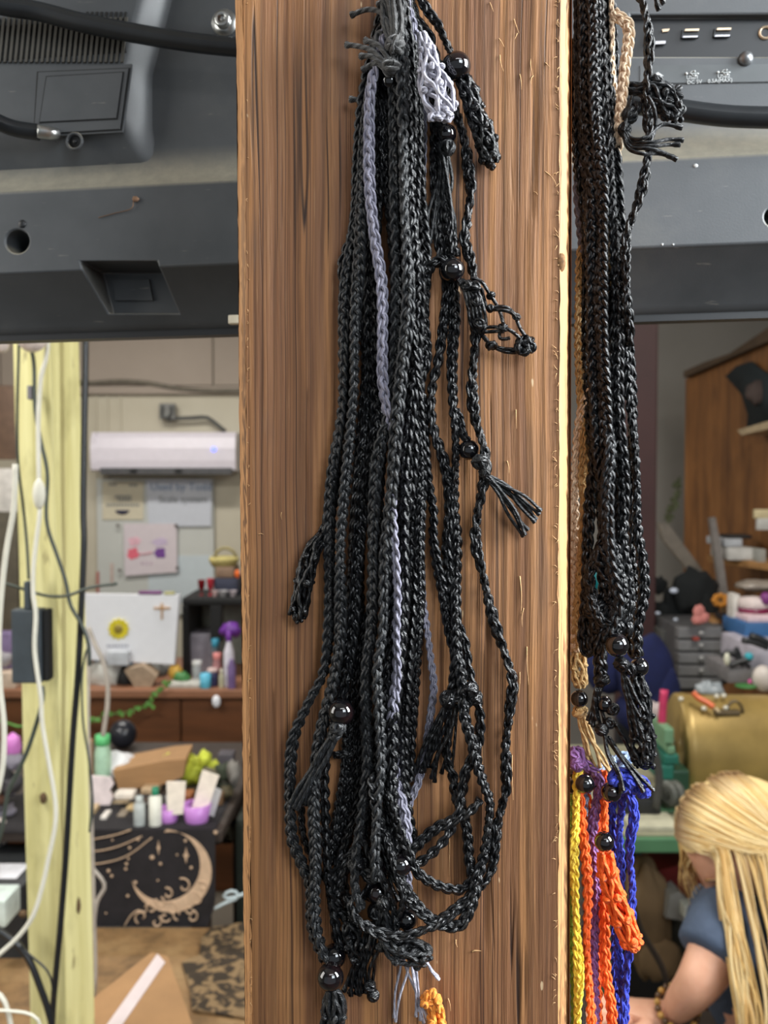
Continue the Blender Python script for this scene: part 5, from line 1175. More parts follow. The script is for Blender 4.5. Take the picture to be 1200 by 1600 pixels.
tag(MB().ball(at(252, 1040, 4.38), (.06, .05, .05), 14, 9, noise=.2).build('grey_bundle', COLR('light_grey_cloth', (146, 146, 144), rough=.8)), 'light grey bundle on the counter behind the dark grey one', 'cloth')
tag(MB().ball(at(195, 1062, 4.12), (.035, .03, .05), 12, 9, noise=.2).build('black_bundle', BLKP), 'small black bundle on the counter beside the paper bag', 'cloth')
kb = thing('wall_button', 'white oval knob on the brown counter front near the post', 'knob', at(338, 1104, CY+.01))
MB().ball(at(338, 1096, CY-.006), (.018, .012, .026), 14, 10).build('knob_body', WHT, kb); MB().lathe([(.006, 0), (.006, .04)], at(338, 1096, CY-.005), 10, 'Y').build('shank', STEEL, kb)
# trailing vine
vn = thing('trailing_vine', 'thin green leafy vine hanging along the brown counter front', 'vine', at(200, 1110, CY-.03))
vp = spline([at(x, y, CY-.03) for x, y in ((262, 1068), (254, 1078), (243, 1086), (232, 1092), (238, 1102), (224, 1105), (200, 1112), (180, 1116), (160, 1120), (140, 1124))], .02)
MB().tube(vp, .003, 5).build('stem', COLR('vine_stem', (84, 110, 50), rough=.7), vn)
m = MB()
for q in vp:
    for _ in range(2):
        a = random.uniform(0, 2*PI); L = random.uniform(.014, .026); d1 = np.array([math.cos(a), -.3, math.sin(a)])*L; d2 = np.array([-math.sin(a), -.2, math.cos(a)])*L*.45
        k = m.addv([q, q+d1*.5+d2, q+d1, q+d1*.5-d2, q+d1*.5-np.array([0, .003, 0])]); m.ng += [[k, k+1, k+4], [k+1, k+2, k+4], [k+2, k+3, k+4], [k+3, k, k+4]]
m.build('leaves', COLR('vine_leaf', (92, 146, 64), rough=.6, var=.3), vn, kind='stuff')
tag(MB().tube(vp[-1]+np.array([[0, 0, 0], [-.12, 0, -.02], [-.3, 0, -.03], [-.45, 0, .02]]), .006, 5).build('vine_tip', COLR('vine_leaf', (92, 146, 64))), 'green vine tip left of the yellow post', 'vine')

# ================================================================ craft table with the moon cloth
TY = 2.6
tz = at(230, 1299, TY)[2]
DKW = COLR('dark_tabletop', (58, 48, 42), rough=.6)
tb = thing('craft_table', 'cluttered craft table hidden under the moon cloth', 'table', (-1.0, TY+.35, 0))
xr2 = at(336, 1290, TY)[0]
MB().bbox((-2.1, TY, tz-.03), (xr2+.02, TY+.9, tz), .005).build('tabletop', DKW, tb, smooth=False)
for x in (-2.0, xr2-.08):
    for y in (TY+.06, TY+.8): MB().bbox((x, y, 0), (x+.05, y+.05, tz-.03), .004).build('leg', DKW, tb, smooth=False)
mc = thing('moon_cloth', 'black cloth printed with a beige crescent moon hanging from the craft table', 'cloth', (xr2-.3, TY-.02, tz-.3))
def cl(px, py):  # slightly wavy cloth surface
    y = TY-.015-.006*math.sin(px*.06)*min(1, max(0, (py-1290)/60)); return at(px, py, y)
rows = []
for py in np.linspace(1297, 1448, 26):
    rows.append([cl(px-((max(0, py-1400)/48)**2*14 if px > 300 else 0)*((px-300)/36), py) for px in np.linspace(60, 336, 50)])
BC = COLR('black_printed_cotton', (30, 27, 30), rough=.9, var=.25); m = MB(); G = np.array(rows); m.grid(G[::-1]); m.grid(G+np.array([0, .004, 0])); m.build('cloth_drop', BC, mc)
MB().bbox((-1.9, TY-.015, tz+.0005), (xr2, TY+.3, tz+.004), .001).build('cloth_top', BC, mc, smooth=False)
BG = COLR('beige_print', (196, 168, 140), rough=.9, var=.12, ns=60)
def dec(m, q, w, closed=False, r=None):
    pts = [cl(x, y)-np.array([0, .003, 0]) for x, y in q]; c = spline(pts, .006); m.tube(c, w*sc(TY)/2, 6)
m = MB(); 
ox, oy, R1 = 268, 1362, 63; ix, iy, R2 = 257, 1351, 56
outer = [(ox+R1*math.cos(a), oy+R1*math.sin(a)) for a in np.linspace(-1.75, 2.75, 60)]
inner = [(ix+R2*math.cos(a), iy+R2*math.sin(a)) for a in np.linspace(2.72, -1.5, 60)]
pts3 = [cl(*q)-np.array([0, .003, 0]) for q in outer+inner]
n_ = 60; k = m.addv(pts3)
for i in range(n_-1): m.ng.append([k+i, k+i+1, k+2*n_-2-i, k+2*n_-1-i])
m.build('moon_print', BG, mc, smooth=False)
m = MB()
for cx, cy, r_ in ((287, 1384, 13), (262, 1396, 10), (306, 1405, 12), (318, 1385, 10), (268, 1420, 13), (300, 1432, 11), (244, 1440, 10),  (250, 1410, 9), (236, 1420, 10), (258, 1432, 9), (278, 1428, 9), (222, 1432, 12), (296, 1420, 8)):
    dec(m, [(cx+r_*(1-.75*t)*math.cos(5*t+cx), cy+r_*(1-.75*t)*math.sin(5*t+cx)) for t in np.linspace(0, 1, 14)], 2.8)
dec(m, [(195, 1446), (205, 1430), (216, 1422), (228, 1424), (232, 1410), (246, 1404)], 2.5)
for q in ([(132, 1312), (150, 1310), (180, 1304), (205, 1296)], [(130, 1330), (160, 1328), (190, 1320), (222, 1306)], [(128, 1349), (160, 1348), (200, 1336), (238, 1308)], [(128, 1412), (132, 1404)], [(126, 1432), (136, 1424)]): dec(m, q, 2)
m.build('cloud_print', BG, mc)
m = MB()
for (x, y, s_) in ((238, 1339, 4.5), (251, 1349, 3), (198, 1349, 3), (197, 1357, 3), (170, 1360, 3.5), (175, 1368, 3), (200, 1399, 3), (212, 1378, 3.4), (290, 1313, 3), (277, 1335, 2), (299, 1355, 3), (337, 1300, 4), (166, 1426, 2), (203, 1324, 3), (216, 1311, 3), (145, 1385, 2), (247, 1375, 2), (176, 1312, 2), (201, 1341, 2.4)):
    m.ball(cl(x, y)-np.array([0, .003, 0]), (s_*sc(TY)*.8, .002, s_*sc(TY)*.8), 8, 6)
for (x, y, a, b) in ((248, 1324, 3, 12), (291, 1336, 5, 13)):
    m.prism([cl(x+u, y+v)-np.array([0, .003, 0]) for u, v in ((0, -b), (a*.4, -3), (a, 0), (a*.4, 3), (0, b), (-a*.4, 3), (-a, 0), (-a*.4, -3))], (0, .001, 0))
m.build('star_print', BG, mc, smooth=False, kind='stuff')
def tjar(*a, **k): return jar(*a, zbase=tz, **k)
def onT(px, Y): d = ray(px, 1200); return np.array([d[0]*Y/d[1], Y, tz])
tjar('glue_bottle', 'grey-white capped marker bottle standing left of the green-capped one', 218, 1244, 1300, 18, 2.64, COLR('pale_grey_plastic', (178, 184, 182)), COLR('pale_grey_plastic', (178, 184, 182)), neckf=.6, shoulder=.9)
tjar('glue_bottle', 'white bottle with a dark green cap at the table edge', 243, 1230, 1300, 20, 2.64, COLR('label_white', (226, 226, 214), var=.08), COLR('dark_green_cap', (24, 124, 90)), neckf=.5, shoulder=.92)
for px, wp, lb, yt in ((262, 36, 'left lilac plastic cup holding white printed sticks', 1262), (307, 46, 'right, larger lilac plastic cup holding white printed sticks', 1255)):
    Y = 2.67; c = onT(px, Y); s_ = sc(Y); H = at(px, yt, Y)[2]-tz; W = wp*s_/2
    t = thing('plastic_cup', lb, 'cup', c); m = MB(); m.lathe([(.0001, 0), (W*.72, 0), (W*.78, H*.1), (W, H), (W*.94, H), (W*.72, H*.12), (.0001, H*.1)], c, 24); m.build('cup_body', COLR('lilac_plastic', (194, 132, 208), rough=.35, var=.05), t)
    g = 'white printed sticks standing in the lilac cups'
for i, (x0, y0, x1, y1, x2, y2, x3, y3, lb) in enumerate(((260, 1222, 290, 1222, 286, 1272, 262, 1274, 'white flower-printed stick upright in the left lilac cup'), (258, 1244, 268, 1240, 270, 1274, 262, 1276, 'narrow pale stick behind the upright one in the left lilac cup'), (316, 1204, 342, 1213, 322, 1270, 300, 1262, 'white flower-printed stick slanting right in the right lilac cup'), (334, 1230, 346, 1236, 334, 1276, 322, 1272, 'clear grey stick leaning outermost in the right lilac cup'))):
    Y = 2.645+.012*i; m = MB(); m.prism([at(x, y, Y) for x, y in ((x0, y0), (x1, y1), (x2, y2), (x3, y3))][::-1], (0, .008, 0)); item('printed_stick', lb, 'stick', m, COLR('printed_white' if i in (0, 2) else 'clear_stick', (238, 228, 214) if i in (0, 2) else (196, 196, 196), var=.12, ns=40))
# cardboard tube box
m = MB(); q = [at(x, y, 2.95) for x, y in ((176, 1205), (262, 1188), (290, 1186), (286, 1214), (254, 1226), (186, 1236))]; m.prism(q[::-1], (0, .11, .015)); CARD = flat('cardboard', (160, 122, 82), .75, var=.1, ns=12, scale=(1, 1, 5)); item('cardboard_box', 'long narrow brown cardboard box lying behind the bottles', 'box', m, CARD)
item('cardboard_box_end', 'dark blue lid at the left end of the narrow cardboard box', 'lid', MB().bbox(at(170, 1240, 2.97), at(180, 1206, 3.04), .01), COLR('dark_slate', (40, 46, 60)))
# lime ribbon bow
bw = thing('ribbon_bow', 'lime green fabric bow on the craft table', 'bow', onT(300, 3.02))
LM = COLR('lime_fabric', (196, 204, 66), rough=.7, var=.15)
for (x, y, rx, ry, rot) in ((266, 1186, 11, 8, .3), (288, 1186, 12, 9, -.4), (306, 1192, 16, 11, .2), (320, 1184, 11, 10, .8), (332, 1198, 10, 9, -.3), (296, 1208, 18, 10, .6), (284, 1202, 10, 9, .1)):
    MB().ball(at(x, y, 3.0+random.uniform(-.02, .04)), (rx*sc(3), .03, ry*sc(3)), 16, 10, M=rotM(0, rot, 0)[:3, :3], noise=.18).build('bow_loop', LM, bw)
MB().ball(onT(300, 3.02)+np.array([0, 0, .03]), (.04, .03, .035), 12, 8, noise=.2).build('bow_base', LM, bw)
tjar('squeeze_bottle', 'green-topped milky squeeze bottle standing behind the white scalloped plate', 161, 1148, 1232, 26, 2.98, COLR('milky_green', (178, 214, 186)), COLR('mint_green', (92, 186, 116)), neckf=.8, shoulder=.8)
tag(MB().ball(at(180, 1200, 3.02), (.06, .04, .05), 16, 10, noise=.2).build('tissue', COLR('tissue_white', (222, 222, 224), rough=.8)), 'crumpled white tissue right of the green-topped bottle', 'tissue')
m = MB(); m.prism([at(x, y, 2.8) for x, y in ((120, 1212), (160, 1214), (172, 1216), (177, 1226), (170, 1236), (177, 1246), (170, 1262), (150, 1272), (138, 1282), (124, 1296), (118, 1296))][::-1], (0, .012, 0)); item('scalloped_plate', 'pinkish white plate with a scalloped edge beside the yellow post', 'plate', m, COLR('pinkish_white', (230, 216, 216), rough=.4))
tag(MB().bbox(at(118, 1250, 2.95), at(147, 1152, 2.99), .01).build('tan_card', COLR('skin_pink_card', (192, 150, 122), rough=.7)), 'tan-pink card standing behind the scalloped plate', 'card')
tag(MB().ball(np.array([at(192, 1158, 3.42)[0], 3.42, tz+.05]), (.05, .05, .05), 20, 14).build('black_ball', COLR('dull_navy_black', (28, 30, 38), rough=.3)), 'round black ball in front of the brown counter', 'ball')
for i, (x0, y0, x1, y1, col, lb) in enumerate(((196, 1262, 216, 1288, (204, 178, 130), 'cream wooden block left of the grey bottle'), (178, 1240, 208, 1250, (222, 212, 200), 'white flat tag behind the wooden block'), (172, 1256, 200, 1266, (176, 154, 120), 'tan flat tag below the white one'), (150, 1282, 164, 1292, (170, 180, 178), 'pale small box at the table edge'), (134, 1268, 158, 1280, (122, 104, 84), 'brown small box behind the pale one'), (176, 1276, 194, 1288, (150, 116, 86), 'brown wooden piece right of the pale small box'))):
    rbox('craft_piece', lb, x0, y0, x1, y1, 2.75+.03*(i % 3), .05, col, 'craft piece', zb=None)
for i, (px, Y, w_, h_, col, lb) in enumerate(((200, 3.2, 20, 14, (96, 90, 84), 'grey box at the back of the craft table behind the tissue'), (226, 2.78, 22, 8, (52, 44, 40), 'flat dark tin behind the grey bottle'), (140, 2.72, 12, 10, (206, 180, 140), 'cream wooden cube beside the pale small box'), (340, 2.8, 14, 18, (110, 84, 60), 'brown box right of the lilac cups'), (232, 2.9, 26, 10, (186, 160, 128), 'tan slab behind the white green-capped bottle'), (352, 3.15, 24, 26, (84, 80, 86), 'grey box behind the lime bow at the right'), (160, 2.68, 10, 7, (214, 208, 200), 'white small block at the table edge left of the bottles'), (188, 2.7, 14, 5, (128, 116, 100), 'flat tan offcut at the table edge'), (290, 2.82, 16, 14, (150, 90, 50), 'orange-brown block behind the lilac cups'))):
    c = onT(px, Y); s_ = sc(Y); item('craft_piece', lb, 'craft piece', MB().bbox(c-np.array([w_*s_/2, 0, 0]), c+np.array([w_*s_/2, .06, h_*s_]), .004), COLR('cp%d' % i, col))
gh = thing('craft_supplies', 'dark heap of craft supplies behind the right lilac cup', 'heap', onT(352, 2.9))
for i in range(14):
    MB().ball(at(330+random.uniform(0, 44), 1235+random.uniform(-28, 70), 2.85+random.uniform(0, .2)), (random.uniform(.015, .04), .03, random.uniform(.015, .04)), 10, 7, noise=.3).build('piece', COLR('heap%d' % (i % 5), ((70, 62, 40), (34, 32, 30), (98, 90, 72), (52, 60, 44), (120, 116, 110))[i % 5], rough=.8), gh)
MB().bbox((xr2+.03, 2.75, tz-.45), (xr2+.35, 3.2, tz-.02), .02).build('crate', COLR('dark_green_crate', (32, 38, 30), rough=.8), gh, smooth=False)
MB().bbox((xr2+.03, 2.76, .0), (xr2+.33, 3.18, tz-.46), .02).build('lower_crate', COLR('dark_green_crate', (32, 38, 30)), gh, smooth=False)
# lower bench
lz = at(230, 1446, TY-.02)[2]
BW = NT('worn_brown_bench'); n1_ = BW.noise(BW.coord((1, 1, 1)), 7, 5, .65); n2_ = BW.noise(BW.coord(), 40, 3)
BW.set(Base_Color=BW.mix(BW.ramp(n2_, [(.45, (0, 0, 0)), (.7, (.4,)*3)]), BW.ramp(n1_, [(.3, srgb(86, 66, 42)), (.5, srgb(140, 108, 70)), (.7, srgb(160, 130, 90))]), srgb(90, 70, 46)), Roughness=.7)
lb_ = thing('low_bench', 'worn brown low bench in front of the moon cloth', 'bench', (-1.0, 2.1, 0))
xbr = at(372, 1500, 2.2)[0]+.35
MB().bbox((-2.2, 1.45, lz-.04), (xbr, TY-.03, lz), .006).build('bench_top', BW.m, lb_, smooth=False)
for x in (-2.1, xbr-.1):
    for y in (1.5, 2.5): MB().bbox((x, y, 0), (x+.07, y+.06, lz-.04), .004).build('leg', BW.m, lb_, smooth=False)
# patterned cloth lying on the bench
PT = NT('brown_mottled_cloth'); pn = PT.noise(PT.coord(), 26, 3, .6, .8); PT.set(Base_Color=PT.ramp(pn, [(.44, srgb(52, 42, 30)), (.5, srgb(70, 56, 40)), (.54, srgb(134, 110, 78))]), Roughness=.9)
q = [atz(x, y, lz+.004) for x, y in ((284, 1505), (312, 1495), (314, 1470), (330, 1452), (400, 1440), (440, 1600), (300, 1580), (296, 1545))]
item('mottled_cloth', 'brown and black mottled cloth spread on the low bench by the post', 'cloth', MB().prism(q[::-1], (0, 0, .005)), PT.m)
# cardboard carton with white tape
cb = thing('cardboard_carton', 'brown cardboard carton with a strip of white tape on the low bench', 'carton', atz(200, 1600, lz))
zt = lz+.16
q = [atz(x, y, zt) for x, y in ((120, 1580), (236, 1488), (262, 1494), (300, 1600), (270, 1700), (60, 1700))]
m = MB(); m.prism(q[::-1], (0, 0, -.158)); m.build('carton_body', CARD, cb, smooth=False)
q = [atz(x, y, zt+.0005) for x, y in ((246, 1491), (258, 1504), (188, 1606), (160, 1640), (140, 1640), (168, 1600))]
MB().prism(q[::-1], (0, 0, .0012)).build('tape_strip', COLR('white_tape', (212, 198, 198), rough=.4, var=.04), cb, smooth=False)
# wires over the moon cloth
def lcable(label, pts, r, mat, Y=2.4): return tag(MB().tube(spline([at(q[0], q[1], Y if len(q) < 3 else q[2]) for q in pts], .012), r, 8).build('cable', mat), label, 'cable')
GW = flat('grey_white_cable', (176, 168, 158), .5)
lcable('greyish white cable falling straight in front of the moon cloth', [(137, 1010, 2.1), (138, 1060, 2.1), (138, 1150, 2.1), (142, 1250, 2.1), (145, 1350, 2.1), (147, 1430, 2.1), (149, 1500, 2.1), (148, 1550, 2.1), (140, 1600, 2.1)], .0042, GW)
lcable('off-white cable kinked to the right in front of the moon cloth', [(126, 1300, 2.2), (132, 1335, 2.2), (146, 1358, 2.2), (160, 1375, 2.2), (163, 1388, 2.2), (152, 1408, 2.2), (147, 1440, 2.2), (148, 1475, 2.2)], .0046, GW)
lcable('grey cable hanging down to the green-topped bottle', [(138, 980, 2.6), (150, 1010, 2.6), (160, 1030, 2.6), (168, 1065, 2.6), (168, 1100, 2.6), (164, 1130, 2.6), (161, 1150, 2.6)], .0065, GW)
lcable('thin dark wire looping low beside the yellow post', [(136, 1170, 2.0), (142, 1220, 2.0), (145, 1260, 2.0), (140, 1300, 2.0)], .0026, GC)
lcable('pale blue-white coiled wire right of the moon cloth', [(336, 1420, 2.5), (350, 1412, 2.5), (372, 1402, 2.5), (365, 1392, 2.5), (350, 1398, 2.5), (358, 1404, 2.5), (390, 1394, 2.5)], .005, flat('pale_blue_wire', (170, 184, 188), .5))
lcable('thin black wire on the low bench beside the carton', [(70, 1590, 1.8), (90, 1594, 1.8), (110, 1590, 1.8), (128, 1578, 1.8)], .0035, RUBBER)
# left of the yellow post
rbox('brown_board', 'dark brown board hanging on the wall at the far left', -60, 602, 24, 718, 4.9, .05, (92, 70, 54), 'board')
rbox('white_box', 'pale box on the wall at the far left below the brown board', -40, 732, 24, 800, 4.8, .2, (196, 192, 186))
rbox('tall_cabinet', 'dark green-brown cabinet at the far left behind the white cable', -80, 800, 26, 958, 4.75, .3, (78, 72, 58), 'cabinet', zb=at(0, 1050, 4.75)[2]-.0)
rbox('display_stand', 'white and purple boxes stand at the far left on the counter', -30, 990, 22, 1050, 4.2, .1, (120, 104, 140), 'stand', zb=ctz)
m = MB(); m.prism([at(x, y, 4.4) for x, y in ((-20, 1000), (24, 986), (24, 1004), (-20, 1018))][::-1], (0, .2, 0)); item('tilted_sheet', 'white tilted sheet above the purple boxes at the far left', 'sheet', m, WHT)
tag(MB().ball(at(8, 1030, 4.1), (.03, .03, .03), 12, 8, noise=.2).build('grey_ornament', COLR('silver_grey', (150, 146, 150))), 'silvery ornament on the counter at the far left', 'ornament')
rbox('cream_box', 'cream box on the counter edge at the far left', -40, 1052, 24, 1078, 4.02, .1, (196, 176, 156), zb=ctz)
tag(MB().ball(at(20, 1166, 2.9), (.025, .025, .04), 14, 10, noise=.1).build('pink_balloon', COLR('orchid_pink', (214, 130, 206), rough=.3)), 'orchid pink balloon-like ball at the left of the yellow post', 'ball')
lp = thing('craft_heap', 'heap of dark, pink and grey craft things left of the yellow post', 'heap', onT(0, 2.75))
for i in range(16):
    MB().ball(at(random.uniform(-20, 26), random.uniform(1190, 1330), 2.62+random.uniform(0, .25)), (random.uniform(.02, .05), .04, random.uniform(.015, .04)), 10, 7, noise=.3).build('piece', COLR('lheap%d' % (i % 6), ((44, 44, 48), (196, 150, 140), (120, 116, 128), (90, 60, 46), (58, 56, 60), (180, 170, 164))[i % 6], rough=.7), lp)
rbox('white_tray', 'white tray edge at the left of the yellow post', -50, 1372, 26, 1384, 2.45, .1, (214, 214, 220), 'tray')
rbox('drawer_cabinet', 'dark drawer cabinet under the tray at the far left', -90, 1386, 34, 1460, 2.4, .3, (40, 42, 44), 'cabinet', zb=0)
rbox('white_can', 'white plastic tub at the far left edge above the cables', -40, 1408, 8, 1450, 2.3, .1, (206, 220, 214), 'tub')
# ================================================================ right background: workshop
def plywood():
    t = NT('orange_plywood'); n = t.noise(t.coord((6, 6, .8)), 3, 5, .6, .6); n2 = t.noise(t.coord(), 5, 4)
    c = t.ramp(n, [(.3, srgb(92, 58, 28)), (.55, srgb(128, 84, 42)), (.75, srgb(150, 104, 58))])
    t.set(Base_Color=t.mix(t.ramp(n2, [(.5, (0, 0, 0)), (.8, (.5,)*3)]), c, srgb(84, 52, 26)), Roughness=.55); return t.m
PLY = plywood()
A, B = at(1068, 900, 4.2), at(1300, 900, 3.2)
zA, zB = at(1068, 592, 4.2)[2], at(1300, 492, 3.2)[2]
q = [(A[0], A[1], .0), (B[0], B[1], .0), (B[0], B[1], zB), (A[0], A[1], zA)]
pdir = (B-A); pdir[2] = 0; pdir /= np.linalg.norm(pdir); pn = np.array([-pdir[1], pdir[0], 0]); 
item('plywood_partition', 'orange-brown plywood partition with a sloping top at the right', 'partition', MB().prism(q, pn*.02), PLY)
def onply(px, py, off=.01):
    d = ray(px, py); p0 = A-pn*off; t = ((p0-CAM)@pn)/(d@pn); return CAM+d*t
m = MB(); m.prism([onply(x, y, .03) for x, y in ((1068, 590), (1200, 533), (1290, 492), (1290, 470), (1200, 512), (1140, 552), (1100, 566), (1068, 580))], pn*.05); item('roof_brace', 'dark timber brace along the top of the plywood partition', 'beam', m, COLR('dark_brace', (74, 58, 42), rough=.8))
m = MB(); m.prism([onply(x, y, .03) for x, y in ((1133, 588), (1150, 572), (1172, 565), (1184, 576), (1204, 588), (1240, 600), (1240, 660), (1204, 656), (1196, 664), (1166, 672), (1168, 648), (1158, 616), (1146, 602))], pn*.015)
bf = thing('black_bow_cloth', 'black bow-shaped cloth pinned on the plywood partition', 'cloth', onply(1170, 672, .03)); m.build('cloth_body', COLR('black_green_cloth', (22, 32, 36), rough=.85), bf)
m = MB(); m.ball(onply(1185, 613, .04), (.045, .01, .045), 12, 8, noise=.2); m.build('centre_patch', COLR('dull_maroon', (66, 54, 50), rough=.8), bf)
m = MB(); m.prism([onply(x, y, .10) for x, y in ((1152, 672), (1200, 658), (1260, 640), (1260, 652), (1200, 670), (1158, 680))], pn*.09); item('cream_shelf', 'thin cream shelf edge below the black bow cloth', 'shelf', m, COLR('cream_paint', (168, 150, 120), rough=.6))
SHY = 3.55
sb = thing('wall_shelf', 'brown wooden shelf on the plywood partition carrying white baskets', 'shelf', at(1160, 880, SHY))
m = MB(); m.prism([at(1104, 868, SHY+.1), at(1300, 893, SHY-.35), at(1300, 905, SHY-.35), at(1106, 878, SHY+.1)], pn*.30); m.build('shelf_board', COLR('tan_board', (160, 118, 72), rough=.6), sb, smooth=False)
m = MB(); m.prism([at(x, y, SHY-.02) for x, y in ((1110, 810), (1118, 808), (1128, 860), (1138, 930), (1128, 934), (1118, 870))], (0, .03, 0)); m.build('bracket', COLR('pale_grey_metal', (132, 126, 122), rough=.5), sb, smooth=False)
def heapm(nm, c, **k): return COLR(nm, c, **k)
rbox('white_basket', 'white basket on the wall shelf', 1138, 856, 1182, 876, SHY-.05, .2, (196, 194, 190), 'basket', b=.01)
rbox('paper_stack', 'stack of white papers standing on the basket', 1132, 842, 1160, 854, SHY-.02, .2, (176, 180, 186), 'papers', b=.002)
rbox('grey_tin', 'grey tin right of the white basket on the shelf', 1184, 858, 1198, 880, SHY-.1, .15, (150, 150, 144), 'tin')
rbox('note_papers', 'cream paper notes pinned at the right edge above the shelf', 1180, 796, 1240, 810, SHY-.08, .02, (206, 192, 152), 'papers', b=.001)
rbox('white_notes', 'white paper notes below the cream ones at the right edge', 1184, 810, 1240, 828, SHY-.08, .02, (188, 188, 184), 'papers', b=.001)
rbox('black_tool', 'black tool resting on the papers on the shelf', 1138, 836, 1176, 842, SHY-.0, .1, (34, 32, 32), 'tool', b=.008)
m = MB(); m.prism([at(x, y, 3.7) for x, y in ((1030, 818), (1044, 818), (1120, 920), (1132, 944), (1118, 944), (1090, 908), (1036, 842))], (0, .04, 0)); item('leaning_strut', 'grey strut leaning diagonally in front of the grey wall', 'strut', m, COLR('grey_strut', (122, 114, 104), rough=.6))
dp = thing('dried_plant', 'dry dark green hanging plant by the plywood edge', 'plant', at(1050, 820, 4.0))
m = MB(); vp2 = spline([at(x, y, 4.0) for x, y in ((1060, 752), (1056, 772), (1050, 792), (1044, 812))], .01); m.tube(vp2, .004, 5); m.build('stem', COLR('dry_stem', (70, 70, 48), rough=.8), dp)
m = MB()
for q_ in vp2:
    for _ in range(3):
        a = random.uniform(0, 2*PI); L = random.uniform(.015, .03); d1 = np.array([math.cos(a), -.3, math.sin(a)])*L; d2 = np.array([-math.sin(a), -.2, math.cos(a)])*L*.4
        k = m.addv([q_, q_+d1*.5+d2, q_+d1, q_+d1*.5-d2, q_+d1*.5-np.array([0, .003, 0])]); m.ng += [[k, k+1, k+4], [k+1, k+2, k+4], [k+2, k+3, k+4], [k+3, k, k+4]]
m.build('leaves', COLR('dry_leaf', (72, 78, 52), rough=.8), dp, kind='stuff')
# black coats / bags
def heap(name, label, cat, balls, mat, Y, noise=.15):
    c = balls[0]; t = thing(name, label, cat, at(c[0], c[1]+c[3], Y)); 
    for b in balls: MB().ball(at(b[0], b[1], Y+(b[4] if len(b) > 4 else 0)), (b[2]*sc(Y), b[2]*sc(Y)*.6, b[3]*sc(Y)), 18, 12, noise=noise).build('fold', b[5] if len(b) > 5 else mat, t)
    return t
BKC = COLR('black_fleece', (16, 20, 22), rough=.95)
bag = heap('black_coat', 'heap of black coats piled above the grey drawers', 'coat', [(1086, 925, 34, 36), (1060, 945, 26, 34, .05), (1104, 950, 18, 30, -.02), (1040, 958, 20, 22, .05), (1030, 915, 12, 14, .1)], BKC, 3.35)
for q_ in ((1053, 923, 7), (1056, 968, 4), (1028, 958, 4)): MB().ball(at(q_[0], q_[1], 3.2), (q_[2]*.0021, .01, q_[2]*.0014), 10, 7).build('buckle', COLR('silver_buckle', (176, 184, 200), rough=.3), bag)
heap('pink_figurine', 'pink rounded figurine on the grey drawers', 'figurine', [(1092, 956, 9, 11), (1099, 965, 9, 9), (1090, 968, 9, 8)], COLR('salmon_pink', (186, 116, 110), rough=.6), 3.02, .1)
fl = thing('orange_flower', 'orange artificial flower between the black coats and the tubs', 'flower', at(1126, 950, 3.2))
for k in range(8):
    a = k/8*2*PI; MB().ball(at(1126+9*math.cos(a), 938+7*math.sin(a), 3.2), (.013, .008, .010), 10, 6, noise=.2).build('petal', COLR('amber_petal', (186, 122, 40), rough=.7), fl)
MB().tube(spline([at(1126, 938, 3.2), at(1130, 955, 3.2), at(1128, 975, 3.2)], .01), .004, 5).build('stem', COLR('dry_stem', (70, 70, 48)), fl)
# grey drawer unit
du = thing('drawer_unit', 'small grey plastic drawer unit with five drawers', 'drawer unit', at(1094, 1078, 3.05))
DG = COLR('smoky_grey_plastic', (112, 112, 114), rough=.35, var=.08); DG2 = COLR('dark_grey_frame', (74, 74, 76), rough=.5)
a, c = at(1056, 1082, 3.08), at(1132, 978, 3.08); MB().bbox((a[0], 3.08, a[2]), (c[0], 3.34, c[2]), .006).build('cabinet_body', DG2, du, smooth=False)
for k in range(5):
    y0 = 981+k*19.6; a, c = at(1060, y0+16.5, 3.05), at(1128, y0, 3.05); f = MB().bbox((a[0], 3.05, a[2]), (c[0], 3.09, c[2]), .004).build('drawer', DG, du, smooth=False)
    MB().ball(at(1096, y0+8, 3.04), (.009, .008, .007), 10, 7).build('knob', COLR('pale_knob', (150, 150, 150)), f)
rbox('red_item', 'small red piece showing at the top grey drawer', 1084, 996, 1093, 1001, 3.03, .02, (140, 56, 44), 'trinket', b=.001)
rbox('grey_crate', 'dark grey crate left of the drawer unit', 1034, 985, 1056, 1060, 3.2, .2, (70, 70, 68), 'crate')
rbox('wooden_block', 'upright orange-brown wooden block right of the drawer unit', 1138, 976, 1164, 1024, 3.1, .12, (150, 100, 48), 'block')
rbox('dark_slot_box', 'dark narrow box between the drawers and the wooden block', 1128, 984, 1138, 1070, 3.12, .15, (48, 38, 34), 'box')
rbox('black_pouch', 'small black pouch lying on the wooden block', 1132, 962, 1153, 972, 3.08, .1, (22, 20, 24), 'pouch', b=.01)
rbox('wood_ledge', 'orange wooden ledge under the black pouch', 1112, 970, 1165, 977, 3.14, .2, (150, 110, 66), 'ledge')
tub = thing('round_tub', 'white round tub with a maroon band and lid at the right', 'tub', at(1178, 962, 3.0))
c = at(1178, 962, 3.0); s_ = .002; m = MB(); m.lathe([(.0001, 0), (20*s_, 0), (22*s_, 10*s_), (22*s_, 16*s_)], c, 24); m.build('tub_base', WHT, tub); m = MB(); m.lathe([(22*s_, 3*s_), (23.5*s_, 3*s_), (23.5*s_, 13*s_), (22*s_, 13*s_)], c, 24); m.build('band', COLR('maroon_band', (112, 16, 60), rough=.4), tub)
m = MB(); m.lathe([(23*s_, 14*s_), (24*s_, 16*s_), (22*s_, 28*s_), (.0001, 31*s_)], c, 24); m.build('lid', COLR('lid_pinkish', (206, 192, 190)), tub)
rbox('white_bottle_box', 'tall white container left of the maroon-banded tub', 1145, 928, 1158, 972, 3.02, .06, (206, 202, 196), 'container', b=.01)
